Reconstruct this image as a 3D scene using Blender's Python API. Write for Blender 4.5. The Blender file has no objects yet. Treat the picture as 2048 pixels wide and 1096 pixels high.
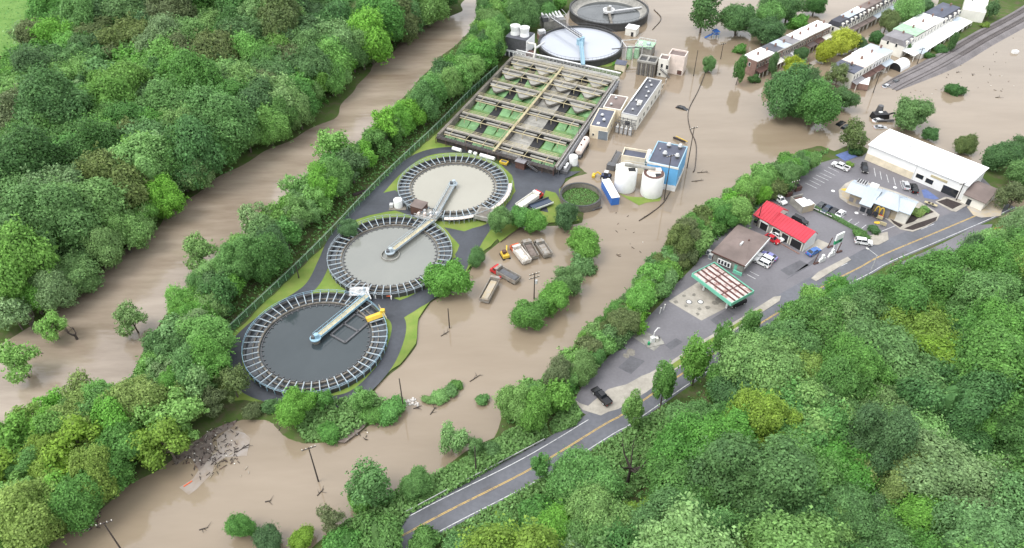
import bpy, math, random
import numpy as np
from mathutils import Vector
random.seed(7)
PI = math.pi
S = bpy.context.scene
C = S.collection
# ------------------------------------------------------------------ camera model (drone, 130 m above the flood)
TH = math.radians(41.0); F = 1500.0; CH = 130.0
CT, ST = math.cos(TH), math.sin(TH)

def g(px, py, z=0.0):
    u, v = px - 1024.0, py - 548.0
    dy = F*CT - v*ST; dz = -F*ST - v*CT
    t = (z - CH)/dz
    return (u*t, dy*t)

def proj(x, y, z):
    h = CH - z
    d = y*CT + h*ST
    return (1024 + F*x/d, 548 + F*(h*CT - y*ST)/d, d)

def G(px, py, z=0.0):
    a = g(px, py, z); return Vector((a[0], a[1], z))

# ------------------------------------------------------------------ materials
def lin(c): return tuple(c) + (1.0,)

def M(name, col, rough=0.7, amt=0.18, scale=0.6, big=0.0, bigscale=0.05, bump=0.0, metal=0.0, spec=0.4, col2=None, thr=0.5, stretch=None, soft=0.12, bumpscale=None, ribs=None):
    m = bpy.data.materials.new(name); m.use_nodes = True
    nt = m.node_tree; N = nt.nodes; L = nt.links
    b = N['Principled BSDF']
    b.inputs['Roughness'].default_value = rough
    b.inputs['Metallic'].default_value = metal
    b.inputs['Specular IOR Level'].default_value = spec
    tc = N.new('ShaderNodeTexCoord'); vec = tc.outputs['Object']
    if stretch:
        mp = N.new('ShaderNodeMapping'); mp.inputs['Rotation'].default_value = (0, 0, stretch[2]); mp.inputs['Scale'].default_value = (stretch[0], stretch[1], 1)
        L.new(vec, mp.inputs['Vector']); vec = mp.outputs['Vector']
    no = N.new('ShaderNodeTexNoise'); no.inputs['Scale'].default_value = scale; no.inputs['Detail'].default_value = 5; no.inputs['Roughness'].default_value = 0.65
    L.new(vec, no.inputs['Vector'])
    r = N.new('ShaderNodeValToRGB')
    if col2 is None:
        c1 = [c*(1-amt) for c in col]; c2 = [min(1, c*(1+amt)) for c in col]
        r.color_ramp.elements[0].position = 0.3; r.color_ramp.elements[1].position = 0.7
    else:
        c1, c2 = col, col2
        r.color_ramp.elements[0].position = max(0, thr-soft); r.color_ramp.elements[1].position = min(1, thr+soft)
    r.color_ramp.elements[0].color = lin(c1); r.color_ramp.elements[1].color = lin(c2)
    L.new(no.outputs['Fac'], r.inputs['Fac'])
    out = r.outputs['Color']
    if big > 0:
        n2 = N.new('ShaderNodeTexNoise'); n2.inputs['Scale'].default_value = bigscale; n2.inputs['Detail'].default_value = 4
        L.new(tc.outputs['Object'], n2.inputs['Vector'])
        mr = N.new('ShaderNodeMapRange'); mr.inputs['From Min'].default_value = 0.3; mr.inputs['From Max'].default_value = 0.7
        mr.inputs['To Min'].default_value = 1-big; mr.inputs['To Max'].default_value = 1+big
        L.new(n2.outputs['Fac'], mr.inputs['Value'])
        mx = N.new('ShaderNodeVectorMath'); mx.operation = 'SCALE'
        L.new(out, mx.inputs[0]); L.new(mr.outputs['Result'], mx.inputs['Scale']); out = mx.outputs['Vector']
    L.new(out, b.inputs['Base Color'])
    if bump > 0:
        bp = N.new('ShaderNodeBump'); bp.inputs['Strength'].default_value = 1.0; bp.inputs['Distance'].default_value = bump
        src = no
        if bumpscale:
            src = N.new('ShaderNodeTexNoise'); src.inputs['Scale'].default_value = bumpscale; src.inputs['Detail'].default_value = 4; L.new(vec, src.inputs['Vector'])
        L.new(src.outputs['Fac'], bp.inputs['Height']); L.new(bp.outputs['Normal'], b.inputs['Normal'])
    if ribs:
        wv = N.new('ShaderNodeTexWave'); wv.wave_type = 'BANDS'; wv.bands_direction = ribs[0]; wv.wave_profile = 'SIN'; wv.inputs['Scale'].default_value = ribs[1]
        L.new(tc.outputs['Object'], wv.inputs['Vector']); pw = N.new('ShaderNodeMath'); pw.operation = 'POWER'; pw.inputs[1].default_value = 10; L.new(wv.outputs['Fac'], pw.inputs[0])
        bp = N.new('ShaderNodeBump'); bp.inputs['Strength'].default_value = 1.0; bp.inputs['Distance'].default_value = ribs[2]; L.new(pw.outputs[0], bp.inputs['Height']); L.new(bp.outputs['Normal'], b.inputs['Normal'])
    return m

def leafmat(name, c1, c2, hue=0.008, val=0.14):
    m = bpy.data.materials.new(name); m.use_nodes = True
    nt = m.node_tree; N = nt.nodes; L = nt.links
    b = N['Principled BSDF']; out = N['Material Output']
    b.inputs['Roughness'].default_value = 0.6; b.inputs['Specular IOR Level'].default_value = 0.25
    tc = N.new('ShaderNodeTexCoord')
    no = N.new('ShaderNodeTexNoise'); no.inputs['Scale'].default_value = 2.6; no.inputs['Detail'].default_value = 6; no.inputs['Roughness'].default_value = 0.75
    L.new(tc.outputs['Object'], no.inputs['Vector'])
    r = N.new('ShaderNodeValToRGB'); r.color_ramp.elements[0].position = 0.32; r.color_ramp.elements[1].position = 0.68
    r.color_ramp.elements[0].color = lin(c1); r.color_ramp.elements[1].color = lin(c2)
    L.new(no.outputs['Fac'], r.inputs['Fac'])
    oi = N.new('ShaderNodeObjectInfo')
    hs = N.new('ShaderNodeHueSaturation')
    a = N.new('ShaderNodeMapRange'); a.inputs['To Min'].default_value = 0.5-hue; a.inputs['To Max'].default_value = 0.5+hue
    L.new(oi.outputs['Random'], a.inputs['Value']); L.new(a.outputs['Result'], hs.inputs['Hue'])
    w = N.new('ShaderNodeMath'); w.operation = 'MULTIPLY_ADD'; w.inputs[1].default_value = 7.31; w.inputs[2].default_value = 0.0
    fr = N.new('ShaderNodeMath'); fr.operation = 'FRACT'
    L.new(oi.outputs['Random'], w.inputs[0]); L.new(w.outputs[0], fr.inputs[0])
    v = N.new('ShaderNodeMapRange'); v.inputs['To Min'].default_value = 1-val; v.inputs['To Max'].default_value = 1+val
    L.new(fr.outputs[0], v.inputs['Value']); L.new(v.outputs['Result'], hs.inputs['Value'])
    w2 = N.new('ShaderNodeMath'); w2.operation = 'MULTIPLY'; w2.inputs[1].default_value = 3.77
    f2 = N.new('ShaderNodeMath'); f2.operation = 'FRACT'; L.new(oi.outputs['Random'], w2.inputs[0]); L.new(w2.outputs[0], f2.inputs[0])
    v2 = N.new('ShaderNodeMapRange'); v2.inputs['To Min'].default_value = 0.82; v2.inputs['To Max'].default_value = 1.08
    L.new(f2.outputs[0], v2.inputs['Value']); L.new(v2.outputs['Result'], hs.inputs['Saturation'])
    geo = N.new('ShaderNodeNewGeometry'); iv = N.new('ShaderNodeMapRange'); iv.inputs['To Min'].default_value = 0.62; iv.inputs['To Max'].default_value = 1.38
    L.new(geo.outputs['Random Per Island'], iv.inputs['Value']); sv = N.new('ShaderNodeVectorMath'); sv.operation = 'SCALE'; L.new(r.outputs['Color'], sv.inputs[0]); L.new(iv.outputs['Result'], sv.inputs['Scale'])
    L.new(sv.outputs['Vector'], hs.inputs['Color']); L.new(hs.outputs['Color'], b.inputs['Base Color'])
    tr = N.new('ShaderNodeBsdfTranslucent'); L.new(hs.outputs['Color'], tr.inputs['Color'])
    mx = N.new('ShaderNodeMixShader'); mx.inputs['Fac'].default_value = 0.36
    L.new(b.outputs[0], mx.inputs[1]); L.new(tr.outputs[0], mx.inputs[2]); L.new(mx.outputs[0], out.inputs['Surface'])
    return m

LEAF = {
 'mid':    leafmat('leaf_mid',    (0.089, 0.219, 0.052), (0.180, 0.385, 0.095)),
 'dark':   leafmat('leaf_dark',   (0.062, 0.150, 0.047), (0.126, 0.262, 0.079)),
 'bright': leafmat('leaf_bright', (0.134, 0.305, 0.056), (0.240, 0.482, 0.101)),
 'pale':   leafmat('leaf_pale',   (0.154, 0.284, 0.095), (0.270, 0.444, 0.153)),
 'olive':  leafmat('leaf_olive',  (0.108, 0.161, 0.056), (0.204, 0.262, 0.095)),
 'lime':   leafmat('leaf_lime',   (0.320, 0.390, 0.030), (0.480, 0.550, 0.050)),
 'yellow': leafmat('leaf_yellowgreen', (0.170, 0.289, 0.045), (0.288, 0.439, 0.079)),
}
def watermat(name, c1, c2, scale, stretch=None, bump=0.05, bscale=0.5, rough=0.06, spec=0.5, big=0.0):
    m = M(name, c1, rough, scale=scale, col2=c2, soft=0.22, bump=bump, bumpscale=bscale, stretch=stretch, spec=spec, big=big, bigscale=0.012)
    m.node_tree.nodes['Principled BSDF'].inputs['IOR'].default_value = 1.60
    return m

MT = {
 'ground': M('ground_soil_grass', (0.060, 0.095, 0.025), 0.95, scale=0.35, col2=(0.095, 0.090, 0.050), thr=0.56, soft=0.1, big=0.25, bigscale=0.03, bump=0.1, spec=0.1),
 'lawn': M('lawn', (0.125, 0.205, 0.040), 0.95, scale=0.25, col2=(0.200, 0.240, 0.065), thr=0.5, soft=0.2, big=0.18, bigscale=0.06, bump=0.05, spec=0.1),
 'asph': M('wet_asphalt', (0.105, 0.107, 0.122), 0.36, 0.14, 1.2, big=0.24, bigscale=0.09, spec=0.5),
 'asphd': M('dark_asphalt', (0.046, 0.050, 0.060), 0.42, 0.14, 1.2, big=0.25, bigscale=0.12, spec=0.5),
 'asphd2': M('asphalt_patch_mat', (0.100, 0.098, 0.108), 0.5, 0.16, 1.6, big=0.2, bigscale=0.3, spec=0.45),
 'meadow': M('meadow_grass', (0.100, 0.200, 0.045), 0.95, scale=0.2, col2=(0.160, 0.270, 0.075), thr=0.5, soft=0.2, spec=0.1),
 'asphw': M('worn_asphalt', (0.150, 0.143, 0.155), 0.5, 0.10, 1.6, big=0.2, bigscale=0.08, spec=0.45),
 'conc': M('concrete', (0.36, 0.33, 0.285), 0.8, 0.16, 0.9, big=0.14, bigscale=0.2),
 'concd': M('weathered_concrete', (0.165, 0.148, 0.125), 0.85, 0.3, 0.8, big=0.25, bigscale=0.2),
 'concg': M('gray_concrete', (0.27, 0.26, 0.235), 0.85, 0.25, 0.7, big=0.2, bigscale=0.25),
 'concw': M('wet_dark_concrete', (0.055, 0.055, 0.055), 0.6, 0.3, 1.0, big=0.2, bigscale=0.3),
 'paintw': M('white_road_paint', (0.24, 0.24, 0.245), 0.7, scale=1.3, col2=(0.60, 0.60, 0.60), thr=0.42, soft=0.10),
 'painty': M('yellow_road_paint', (0.24, 0.18, 0.10), 0.7, scale=1.3, col2=(0.56, 0.37, 0.10), thr=0.42, soft=0.10),
 'paintp': M('pale_road_paint', (0.62, 0.55, 0.38), 0.7, 0.2, 1.5),
 'paintb': M('blue_paint_marking', (0.10, 0.14, 0.30), 0.7, 0.2, 0.8),
 'white': M('white_paint', (0.80, 0.80, 0.79), 0.5, 0.05, 0.5, big=0.05, bigscale=0.3),
 'offw': M('off_white_paint', (0.70, 0.68, 0.62), 0.6, 0.07, 0.5, big=0.08, bigscale=0.3),
 'cream': M('cream_wall', (0.66, 0.58, 0.44), 0.75, 0.08, 0.6, big=0.1, bigscale=0.3),
 'pinkw': M('pale_pink_wall', (0.68, 0.58, 0.52), 0.75, 0.08, 0.6, big=0.1, bigscale=0.3),
 'roofd': M('dark_flat_roof', (0.085, 0.088, 0.105), 0.6, 0.15, 0.5, big=0.35, bigscale=0.15),
 'roofb': M('slate_blue_roof', (0.085, 0.092, 0.125), 0.6, 0.12, 0.5, big=0.15, bigscale=0.2),
 'roofbr': M('brown_roof_felt', (0.165, 0.128, 0.115), 0.75, 0.12, 0.4, big=0.22, bigscale=0.12),
 'roofg': M('mid_gray_roof', (0.22, 0.21, 0.22), 0.7, 0.12, 0.6, big=0.12, bigscale=0.2),
 'roofw': M('white_roof', (0.86, 0.86, 0.86), 0.5, 0.03, 0.5, big=0.06, bigscale=0.1, ribs=('X', 0.12, 0.10)),
 'metalr': M('blue_gray_metal_roof', (0.40, 0.45, 0.50), 0.4, 0.08, 3.0, stretch=(3, 0.2, 0), big=0.08, bigscale=0.2, ribs=('X', 0.3, 0.04)),
 'red': M('red_metal_roof', (0.50, 0.030, 0.050), 0.36, 0.14, 0.5, big=0.14, bigscale=0.2, spec=0.5, ribs=('X', 0.35, 0.12)),
 'redp': M('red_paint', (0.50, 0.03, 0.03), 0.45, 0.1, 1),
 'blue': M('sky_blue_wall', (0.13, 0.38, 0.66), 0.55, 0.06, 0.5, big=0.08, bigscale=0.3),
 'blued': M('strong_blue_paint', (0.04, 0.15, 0.48), 0.45, 0.08, 0.5),
 'bluel': M('light_blue_paint', (0.27, 0.42, 0.51), 0.5, 0.12, 1.0),
 'bluegal': M('blue_gray_galvanised', (0.36, 0.415, 0.45), 0.5, 0.15, 1.5, metal=0.0),
 'gal': M('galvanised_steel', (0.50, 0.50, 0.50), 0.5, 0.15, 1.2),
 'steel': M('dark_steel', (0.10, 0.10, 0.105), 0.5, 0.2, 1.0),
 'black': M('black_parts', (0.018, 0.018, 0.020), 0.5, 0.2, 1.0),
 'rubber': M('tyre_rubber', (0.020, 0.020, 0.020), 0.85, 0.2, 1.0),
 'glass': M('dark_window_glass', (0.020, 0.024, 0.030), 0.08, 0.2, 0.5, spec=0.7),
 'glassl': M('pale_window_glass', (0.16, 0.19, 0.22), 0.15, 0.2, 0.5, spec=0.7),
 'brown': M('brown_rust_metal', (0.105, 0.055, 0.045), 0.75, 0.25, 1.0, big=0.2, bigscale=0.4),
 'rust': M('rusty_white_sheet', (0.52, 0.45, 0.42), 0.6, scale=0.9, col2=(0.22, 0.09, 0.07), thr=0.57, soft=0.08, big=0.12, bigscale=0.3),
 'rustd': M('rust_seam', (0.085, 0.034, 0.028), 0.8, scale=1.4, col2=(0.34, 0.24, 0.21), thr=0.68, soft=0.06),
 'mint': M('mint_green_fascia', (0.17, 0.50, 0.36), 0.5, 0.08, 0.5),
 'green': M('sign_green', (0.02, 0.30, 0.12), 0.45, 0.05, 0.5),
 'greenp': M('pale_green_panel', (0.33, 0.52, 0.34), 0.6, 0.22, 0.7),
 'algae': M('algae_water', (0.075, 0.150, 0.045), 0.35, scale=0.35, col2=(0.155, 0.265, 0.085), thr=0.5, soft=0.2, bump=0.02),
 'yellow': M('yellow_paint', (0.62, 0.42, 0.05), 0.5, 0.12, 0.8),
 'ypale': M('faded_yellow_paint', (0.44, 0.38, 0.235), 0.7, 0.2, 0.8, big=0.15, bigscale=0.3),
 'tan': M('tan_concrete', (0.42, 0.34, 0.22), 0.85, scale=0.5, col2=(0.36, 0.33, 0.29), thr=0.5, soft=0.15, big=0.15, bigscale=0.2),
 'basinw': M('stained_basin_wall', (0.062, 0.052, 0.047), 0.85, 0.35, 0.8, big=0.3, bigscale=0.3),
 'dirtyw': M('mud_splashed_white', (0.62, 0.59, 0.55), 0.6, scale=1.2, col2=(0.34, 0.27, 0.20), thr=0.58, soft=0.12),
 'dirtyg': M('mud_splashed_gray', (0.30, 0.29, 0.27), 0.65, scale=1.0, col2=(0.22, 0.17, 0.125), thr=0.52, soft=0.15),
 'oil': M('oil_stain', (0.20, 0.185, 0.16), 0.6, 0.3, 1.5),
 'greenrefl': M('green_sky_reflection', (0.150, 0.285, 0.125), 0.6, 0.30, 0.7, big=0.2, bigscale=0.3),  # sky reflection on the basin water, put into a pale green colour
 'orange': M('orange_red_paint', (0.60, 0.12, 0.05), 0.5, 0.12, 0.8),
 'brick': M('red_brown_brick', (0.23, 0.145, 0.12), 0.85, 0.2, 1.2, big=0.15, bigscale=0.2),
 'brickg': M('gray_brown_brick', (0.28, 0.225, 0.20), 0.85, 0.2, 1.2, big=0.15, bigscale=0.2),
 'mansard': M('dark_slate_mansard', (0.055, 0.055, 0.070), 0.65, 0.2, 1.0),
 'mansardb': M('brown_shingle_mansard', (0.120, 0.095, 0.090), 0.75, 0.2, 1.0),
 'bark': M('bark', (0.12, 0.10, 0.08), 0.9, 0.3, 1.5, bump=0.03),
 'wood': M('pole_wood', (0.060, 0.048, 0.042), 0.9, 0.3, 1.5),
 'mulch': M('mulch', (0.042, 0.032, 0.030), 0.95, 0.35, 2.0, bump=0.06),
 'mud': M('dark_mud', (0.130, 0.100, 0.085), 0.7, scale=0.7, col2=(0.21, 0.175, 0.150), thr=0.52, soft=0.12, bump=0.15),
 'scum': M('pale_scum', (0.31, 0.275, 0.25), 0.7, scale=0.35, col2=(0.26, 0.21, 0.165), thr=0.5, soft=0.15),
 'gravel': M('gray_gravel', (0.165, 0.15, 0.15), 0.9, 0.25, 2.0, big=0.2, bigscale=0.15, bump=0.05),
 'rail': M('rail_steel', (0.11, 0.095, 0.09), 0.5, 0.2, 1.0),
 'rock': M('pale_rock', (0.48, 0.45, 0.42), 0.85, 0.25, 0.8, bump=0.05),
 'flood': watermat('flood_water_mat', (0.208, 0.160, 0.110), (0.270, 0.216, 0.158), 0.6, stretch=(0.025, 0.11, -0.72), bump=0.016, bscale=8.0, rough=0.045, big=0.07),
 'river': watermat('river_water_mat', (0.185, 0.140, 0.102), (0.345, 0.285, 0.226), 1.0, stretch=(0.03, 0.13, -0.72), bump=0.12, bscale=2.6, rough=0.12, big=0.08),
 'wA': watermat('dark_tank_water', (0.030, 0.040, 0.044), (0.044, 0.055, 0.060), 0.05, bump=0.004, bscale=0.8, rough=0.05),
 'wB': watermat('gray_tank_water', (0.190, 0.195, 0.178), (0.225, 0.228, 0.205), 0.05, bump=0.004, bscale=0.8, rough=0.06),
 'wC': watermat('beige_tank_water', (0.300, 0.285, 0.235), (0.335, 0.320, 0.268), 0.05, bump=0.004, bscale=0.8, rough=0.08),
 'wD': watermat('lavender_tank_water', (0.36, 0.38, 0.43), (0.40, 0.42, 0.46), 0.05, bump=0.004, bscale=0.8, rough=0.10),
 'wE': watermat('dark_shallow_water', (0.035, 0.040, 0.042), (0.12, 0.125, 0.125), 0.06, bump=0.004, bscale=0.8, rough=0.08),
 'chan': watermat('channel_water', (0.022, 0.027, 0.032), (0.075, 0.085, 0.095), 0.2, bump=0.01, bscale=1.0, rough=0.08),
}
def paint(name, c): 
    k = 'car_paint_' + name
    if k not in MT: MT[k] = M(k, c, 0.25, 0.03, 0.5, spec=0.6)
    return MT[k]
def fencemesh():
    m = bpy.data.materials.new('chain_link'); m.use_nodes = True; N = m.node_tree.nodes; L = m.node_tree.links
    b = N['Principled BSDF']; b.inputs['Base Color'].default_value = (0.05, 0.13, 0.08, 1); b.inputs['Roughness'].default_value = 0.5
    t = N.new('ShaderNodeBsdfTransparent'); mx = N.new('ShaderNodeMixShader'); mx.inputs['Fac'].default_value = 0.42
    L.new(t.outputs[0], mx.inputs[1]); L.new(b.outputs[0], mx.inputs[2]); L.new(mx.outputs[0], N['Material Output'].inputs['Surface'])
    return m
MT['chain'] = fencemesh()

# ------------------------------------------------------------------ mesh builder
class MB:
    def __init__(s): s.v = []; s.f = []; s.m = []; s.mats = []
    def mi(s, mat):
        if isinstance(mat, str): mat = MT[mat]
        if mat not in s.mats: s.mats.append(mat)
        return s.mats.index(mat)
    def poly(s, pts, mat):
        o = len(s.v); s.v += [tuple(p) for p in pts]; s.f.append(tuple(range(o, o+len(pts)))); s.m.append(s.mi(mat))
    def hexa(s, b, t, mat, mtop=None):
        n = len(b); o = len(s.v); s.v += [tuple(p) for p in b] + [tuple(p) for p in t]; k = s.mi(mat); kt = s.mi(mtop) if mtop else k
        s.f.append(tuple(range(o+n-1, o-1, -1))); s.m.append(k)
        s.f.append(tuple(range(o+n, o+2*n))); s.m.append(kt)
        for i in range(n):
            j = (i+1) % n
            s.f.append((o+i, o+j, o+n+j, o+n+i)); s.m.append(k)
    def box(s, x0, x1, y0, y1, z0, z1, mat, mtop=None, tx=0, ty=0):
        s.hexa([(x0,y0,z0),(x1,y0,z0),(x1,y1,z0),(x0,y1,z0)], [(x0+tx,y0+ty,z1),(x1-tx,y0+ty,z1),(x1-tx,y1-ty,z1),(x0+tx,y1-ty,z1)], mat, mtop)
    def prism(s, p2, z0, z1, mat, mtop=None):
        a = sum(p2[i][0]*p2[(i+1) % len(p2)][1]-p2[(i+1) % len(p2)][0]*p2[i][1] for i in range(len(p2)))
        if a < 0: p2 = list(p2)[::-1]
        s.hexa([(p[0],p[1],z0) for p in p2], [(p[0],p[1],z1) for p in p2], mat, mtop)
    def side(s, prof, w, mat):        # profile in x,z ; w(z) half width
        s.hexa([(x,-w(z),z) for x, z in prof], [(x,w(z),z) for x, z in prof], mat)
    def beam(s, p0, p1, w, h, mat):   # rectangular bar, h along z
        p0 = Vector(p0); p1 = Vector(p1); d = (p1-p0)
        q = Vector((-d.y, d.x, 0)); q = q.normalized()*w/2 if q.length > 1e-6 else Vector((w/2,0,0))
        u = d.cross(q).normalized()*h/2 if d.length > 0 else Vector((0,0,h/2))
        if u.z < 0: u = -u
        s.hexa([p0-q-u, p1-q-u, p1+q-u, p0+q-u], [p0-q+u, p1-q+u, p1+q+u, p0+q+u], mat)
    def tube(s, p0, p1, r0, r1, mat, n=8):
        p0 = Vector(p0); p1 = Vector(p1); d = (p1-p0).normalized()
        a = d.orthogonal().normalized(); b = d.cross(a)
        s.hexa([p0+(a*math.cos(2*PI*i/n)+b*math.sin(2*PI*i/n))*r0 for i in range(n)], [p1+(a*math.cos(2*PI*i/n)+b*math.sin(2*PI*i/n))*r1 for i in range(n)], mat)
    def path(s, pts, r, mat, n=6):
        for i in range(len(pts)-1): s.tube(pts[i], pts[i+1], r, r, mat, n)
    def lathe(s, prof, mat, n=48, c=(0,0), close=False):
        o = len(s.v); k = len(prof); mi = s.mi(mat)
        for i in range(n):
            a = 2*PI*i/n
            for r, z in prof: s.v.append((c[0]+r*math.cos(a), c[1]+r*math.sin(a), z))
        for i in range(n):
            j = (i+1) % n
            for q in range(k if close else k-1):
                q2 = (q+1) % k
                s.f.append((o+i*k+q, o+j*k+q, o+j*k+q2, o+i*k+q2)); s.m.append(mi)
    def disc(s, r, z, mat, n=48, c=(0,0)):
        s.poly([(c[0]+r*math.cos(2*PI*i/n), c[1]+r*math.sin(2*PI*i/n), z) for i in range(n)], mat)
    def ring(s, r0, r1, z0, z1, mat, n=64): s.lathe([(r0,z0),(r1,z0),(r1,z1),(r0,z1)], mat, n, close=True)
    def cyl(s, c, r, z0, z1, mat, n=24, mtop=None, r1=None):
        r1 = r if r1 is None else r1
        s.hexa([(c[0]+r*math.cos(2*PI*i/n), c[1]+r*math.sin(2*PI*i/n), z0) for i in range(n)], [(c[0]+r1*math.cos(2*PI*i/n), c[1]+r1*math.sin(2*PI*i/n), z1) for i in range(n)], mat, mtop)
    def mesh(s, name):
        me = bpy.data.meshes.new(name); me.from_pydata(s.v, [], s.f)
        for m in s.mats: me.materials.append(m)
        me.polygons.foreach_set('material_index', s.m); me.update(); return me
    def build(s, name, parent=None, smooth=False, loc=None):
        me = s.mesh(name)
        if smooth: me.polygons.foreach_set('use_smooth', [True]*len(me.polygons))
        return link(name, me, parent, loc)
def link(name, me, parent=None, loc=None):
    o = bpy.data.objects.new(name, me); C.objects.link(o)
    if parent: o.parent = parent
    if loc: o.location = loc
    return o
def thing(name, label, cat, loc=(0,0,0), rz=0, group=None):
    o = bpy.data.objects.new(name, None); C.objects.link(o); o.empty_display_size = 0.5
    o.location = loc; o.rotation_euler = (0,0,rz); o['label'] = label; o['category'] = cat
    if group: o['group'] = group
    return o
def tag(o, label, cat, group=None):
    o['label'] = label; o['category'] = cat
    if group: o['group'] = group
    return o
def struct(o, kind='structure'): o['kind'] = kind; return o
def frame(a, b, z):                    # origin at pixel a, x axis to pixel b
    A = g(*a, z); B = g(*b, z); ang = math.atan2(B[1]-A[1], B[0]-A[0]); W = math.hypot(B[0]-A[0], B[1]-A[1])
    ca, sa = math.cos(ang), math.sin(ang)
    def loc(p, zz=z):
        P = g(*p, zz); dx, dy = P[0]-A[0], P[1]-A[1]
        return (dx*ca+dy*sa, -dx*sa+dy*ca)
    return A, ang, W, loc
def smooth_line(pts, n=8):
    out = []
    P = [Vector(p) for p in pts]; P = [P[0]*2-P[1]] + P + [P[-1]*2-P[-2]]
    for i in range(1, len(P)-2):
        for k in range(n):
            t = k/n
            out.append(0.5*((2*P[i])+(P[i+1]-P[i-1])*t+(2*P[i-1]-5*P[i]+4*P[i+1]-P[i+2])*t*t+(-P[i-1]+3*P[i]-3*P[i+1]+P[i+2])*t**3))
    out.append(P[-2]); return out
def resample(pts, step):
    out = [pts[0]]; acc = 0
    for a, b in zip(pts[:-1], pts[1:]):
        L = (b-a).length; 
        while acc + L >= step:
            t = (step-acc)/L; a = a+(b-a)*t; out.append(a); L = (b-a).length; acc = 0
            if L < 1e-6: break
        acc += L
    return out
def wl(pxs, z): return [Vector(g(p[0], p[1], z)) for p in pxs]
def sheet(name, pxs, z, mat, kind='structure', jit=0.0, curb=0.0):
    P = wl(pxs, z)
    if jit > 0:
        q = []
        for a, b in zip(P, P[1:]+P[:1]):
            n = max(1, int((b-a).length/2.0))
            for k in range(n): 
                p = a+(b-a)*k/n
                q.append(p + (Vector((random.uniform(-jit,jit), random.uniform(-jit,jit))) if True else 0))
        P = q
    m = MB()
    if curb > 0: m.prism([(p.x,p.y) for p in P], z-0.05, z+curb, mat)
    else:
        a = sum(P[i].x*P[(i+1) % len(P)].y-P[(i+1) % len(P)].x*P[i].y for i in range(len(P)))
        if a < 0: P = P[::-1]
        m.poly([(p.x,p.y,z) for p in P], mat)
    o = m.build(name)
    if kind: o['kind'] = kind
    return o
def stripmesh(line, w0, w1, z, mat, m=None):
    m = m or MB()
    n = len(line); L = []; R = []
    for i in range(n):
        d = (line[min(n-1,i+1)]-line[max(0,i-1)]).normalized(); q = Vector((-d.y, d.x))
        L.append(line[i]+q*w0); R.append(line[i]-q*w1)
    for i in range(n-1):
        m.poly([(R[i].x,R[i].y,z),(R[i+1].x,R[i+1].y,z),(L[i+1].x,L[i+1].y,z),(L[i].x,L[i].y,z)], mat)
    return m
# ------------------------------------------------------------------ terrain
ZI, ZP = 0.5, 0.6                     # plant island and plaza levels above the flood
ISL = [(960,-60),(950,55),(875,118),(805,195),(735,260),(690,330),(615,385),(550,430),(480,480),(410,540),(345,610),(290,690),(262,750),(190,785),(100,820),(40,870),(-90,940),
       (-120,1130),(60,1110),(165,1045),(255,970),(320,940),(370,895),(425,858),(480,838),(535,838),(570,870),(610,885),(690,885),(740,846),(800,832),(812,806),(760,800),
       (748,776),(800,733),(830,690),(835,640),(862,602),(930,565),(950,525),(990,487),(1037,452),(1165,446),(1168,420),(1140,416),(1120,400),(1118,374),(1145,352),(1178,346),(1150,326),(1118,345),
       (1240,150),(1262,128),(1225,122),(1180,132),(1120,128),(1085,95),(1120,45),(1150,0),(1180,-60)]
PLZ = [(560,1190),(620,1100),(680,1048),(760,1000),(860,950),(930,900),(990,872),(1005,825),(1060,770),(1120,735),(1180,665),(1240,605),(1300,530),(1360,460),(1420,415),(1500,366),(1565,332),(1600,300),(1640,288),(1670,300),
       (1705,285),(1725,290),(1740,300),(1850,330),(1960,330),(1985,318),(2060,335),(2140,360),(2140,378),(2020,385),(1978,398),(1968,436),(2010,448),(2140,440),(2500,700),(2500,1500),(400,1500)]
HILL = [(700,1180),(890,1068),(985,1012),(1135,932),(1258,858),(1300,818),(1395,750),(1485,685),(1565,622),(1685,560),(1785,510),(1885,460),(1975,436),(2080,420),(2500,560),(2500,1500),(600,1500)]
LEFT = [(930,-60),(925,22),(850,48),(770,112),(730,150),(665,235),(600,270),(520,305),(440,355),(370,395),(320,450),(230,510),(150,575),(80,640),(-60,720),(-300,800),(-700,500),(-900,-60)]
GRN = [(1840,72),(1870,20),(1900,-60),(2200,-60),(2060,20),(1965,62),(1890,108),(1850,118)]
def wpoly(px, z=0.0): return np.array([g(p[0], p[1], z) for p in px])
def sdist(X, Y, P):
    d2 = np.full(X.shape, 1e18); ins = np.zeros(X.shape, bool)
    for i in range(len(P)):
        ax, ay = P[i]; bx, by = P[(i+1) % len(P)]
        ex, ey = bx-ax, by-ay; L = ex*ex+ey*ey+1e-12
        t = np.clip(((X-ax)*ex+(Y-ay)*ey)/L, 0, 1)
        d2 = np.minimum(d2, (X-ax-t*ex)**2+(Y-ay-t*ey)**2)
        c = ((ay > Y) != (by > Y)); 
        ins ^= c & (X < (bx-ax)*(Y-ay)/((by-ay) if abs(by-ay) > 1e-9 else 1e-9)+ax)
    d = np.sqrt(d2); return np.where(ins, d, -d)
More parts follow.
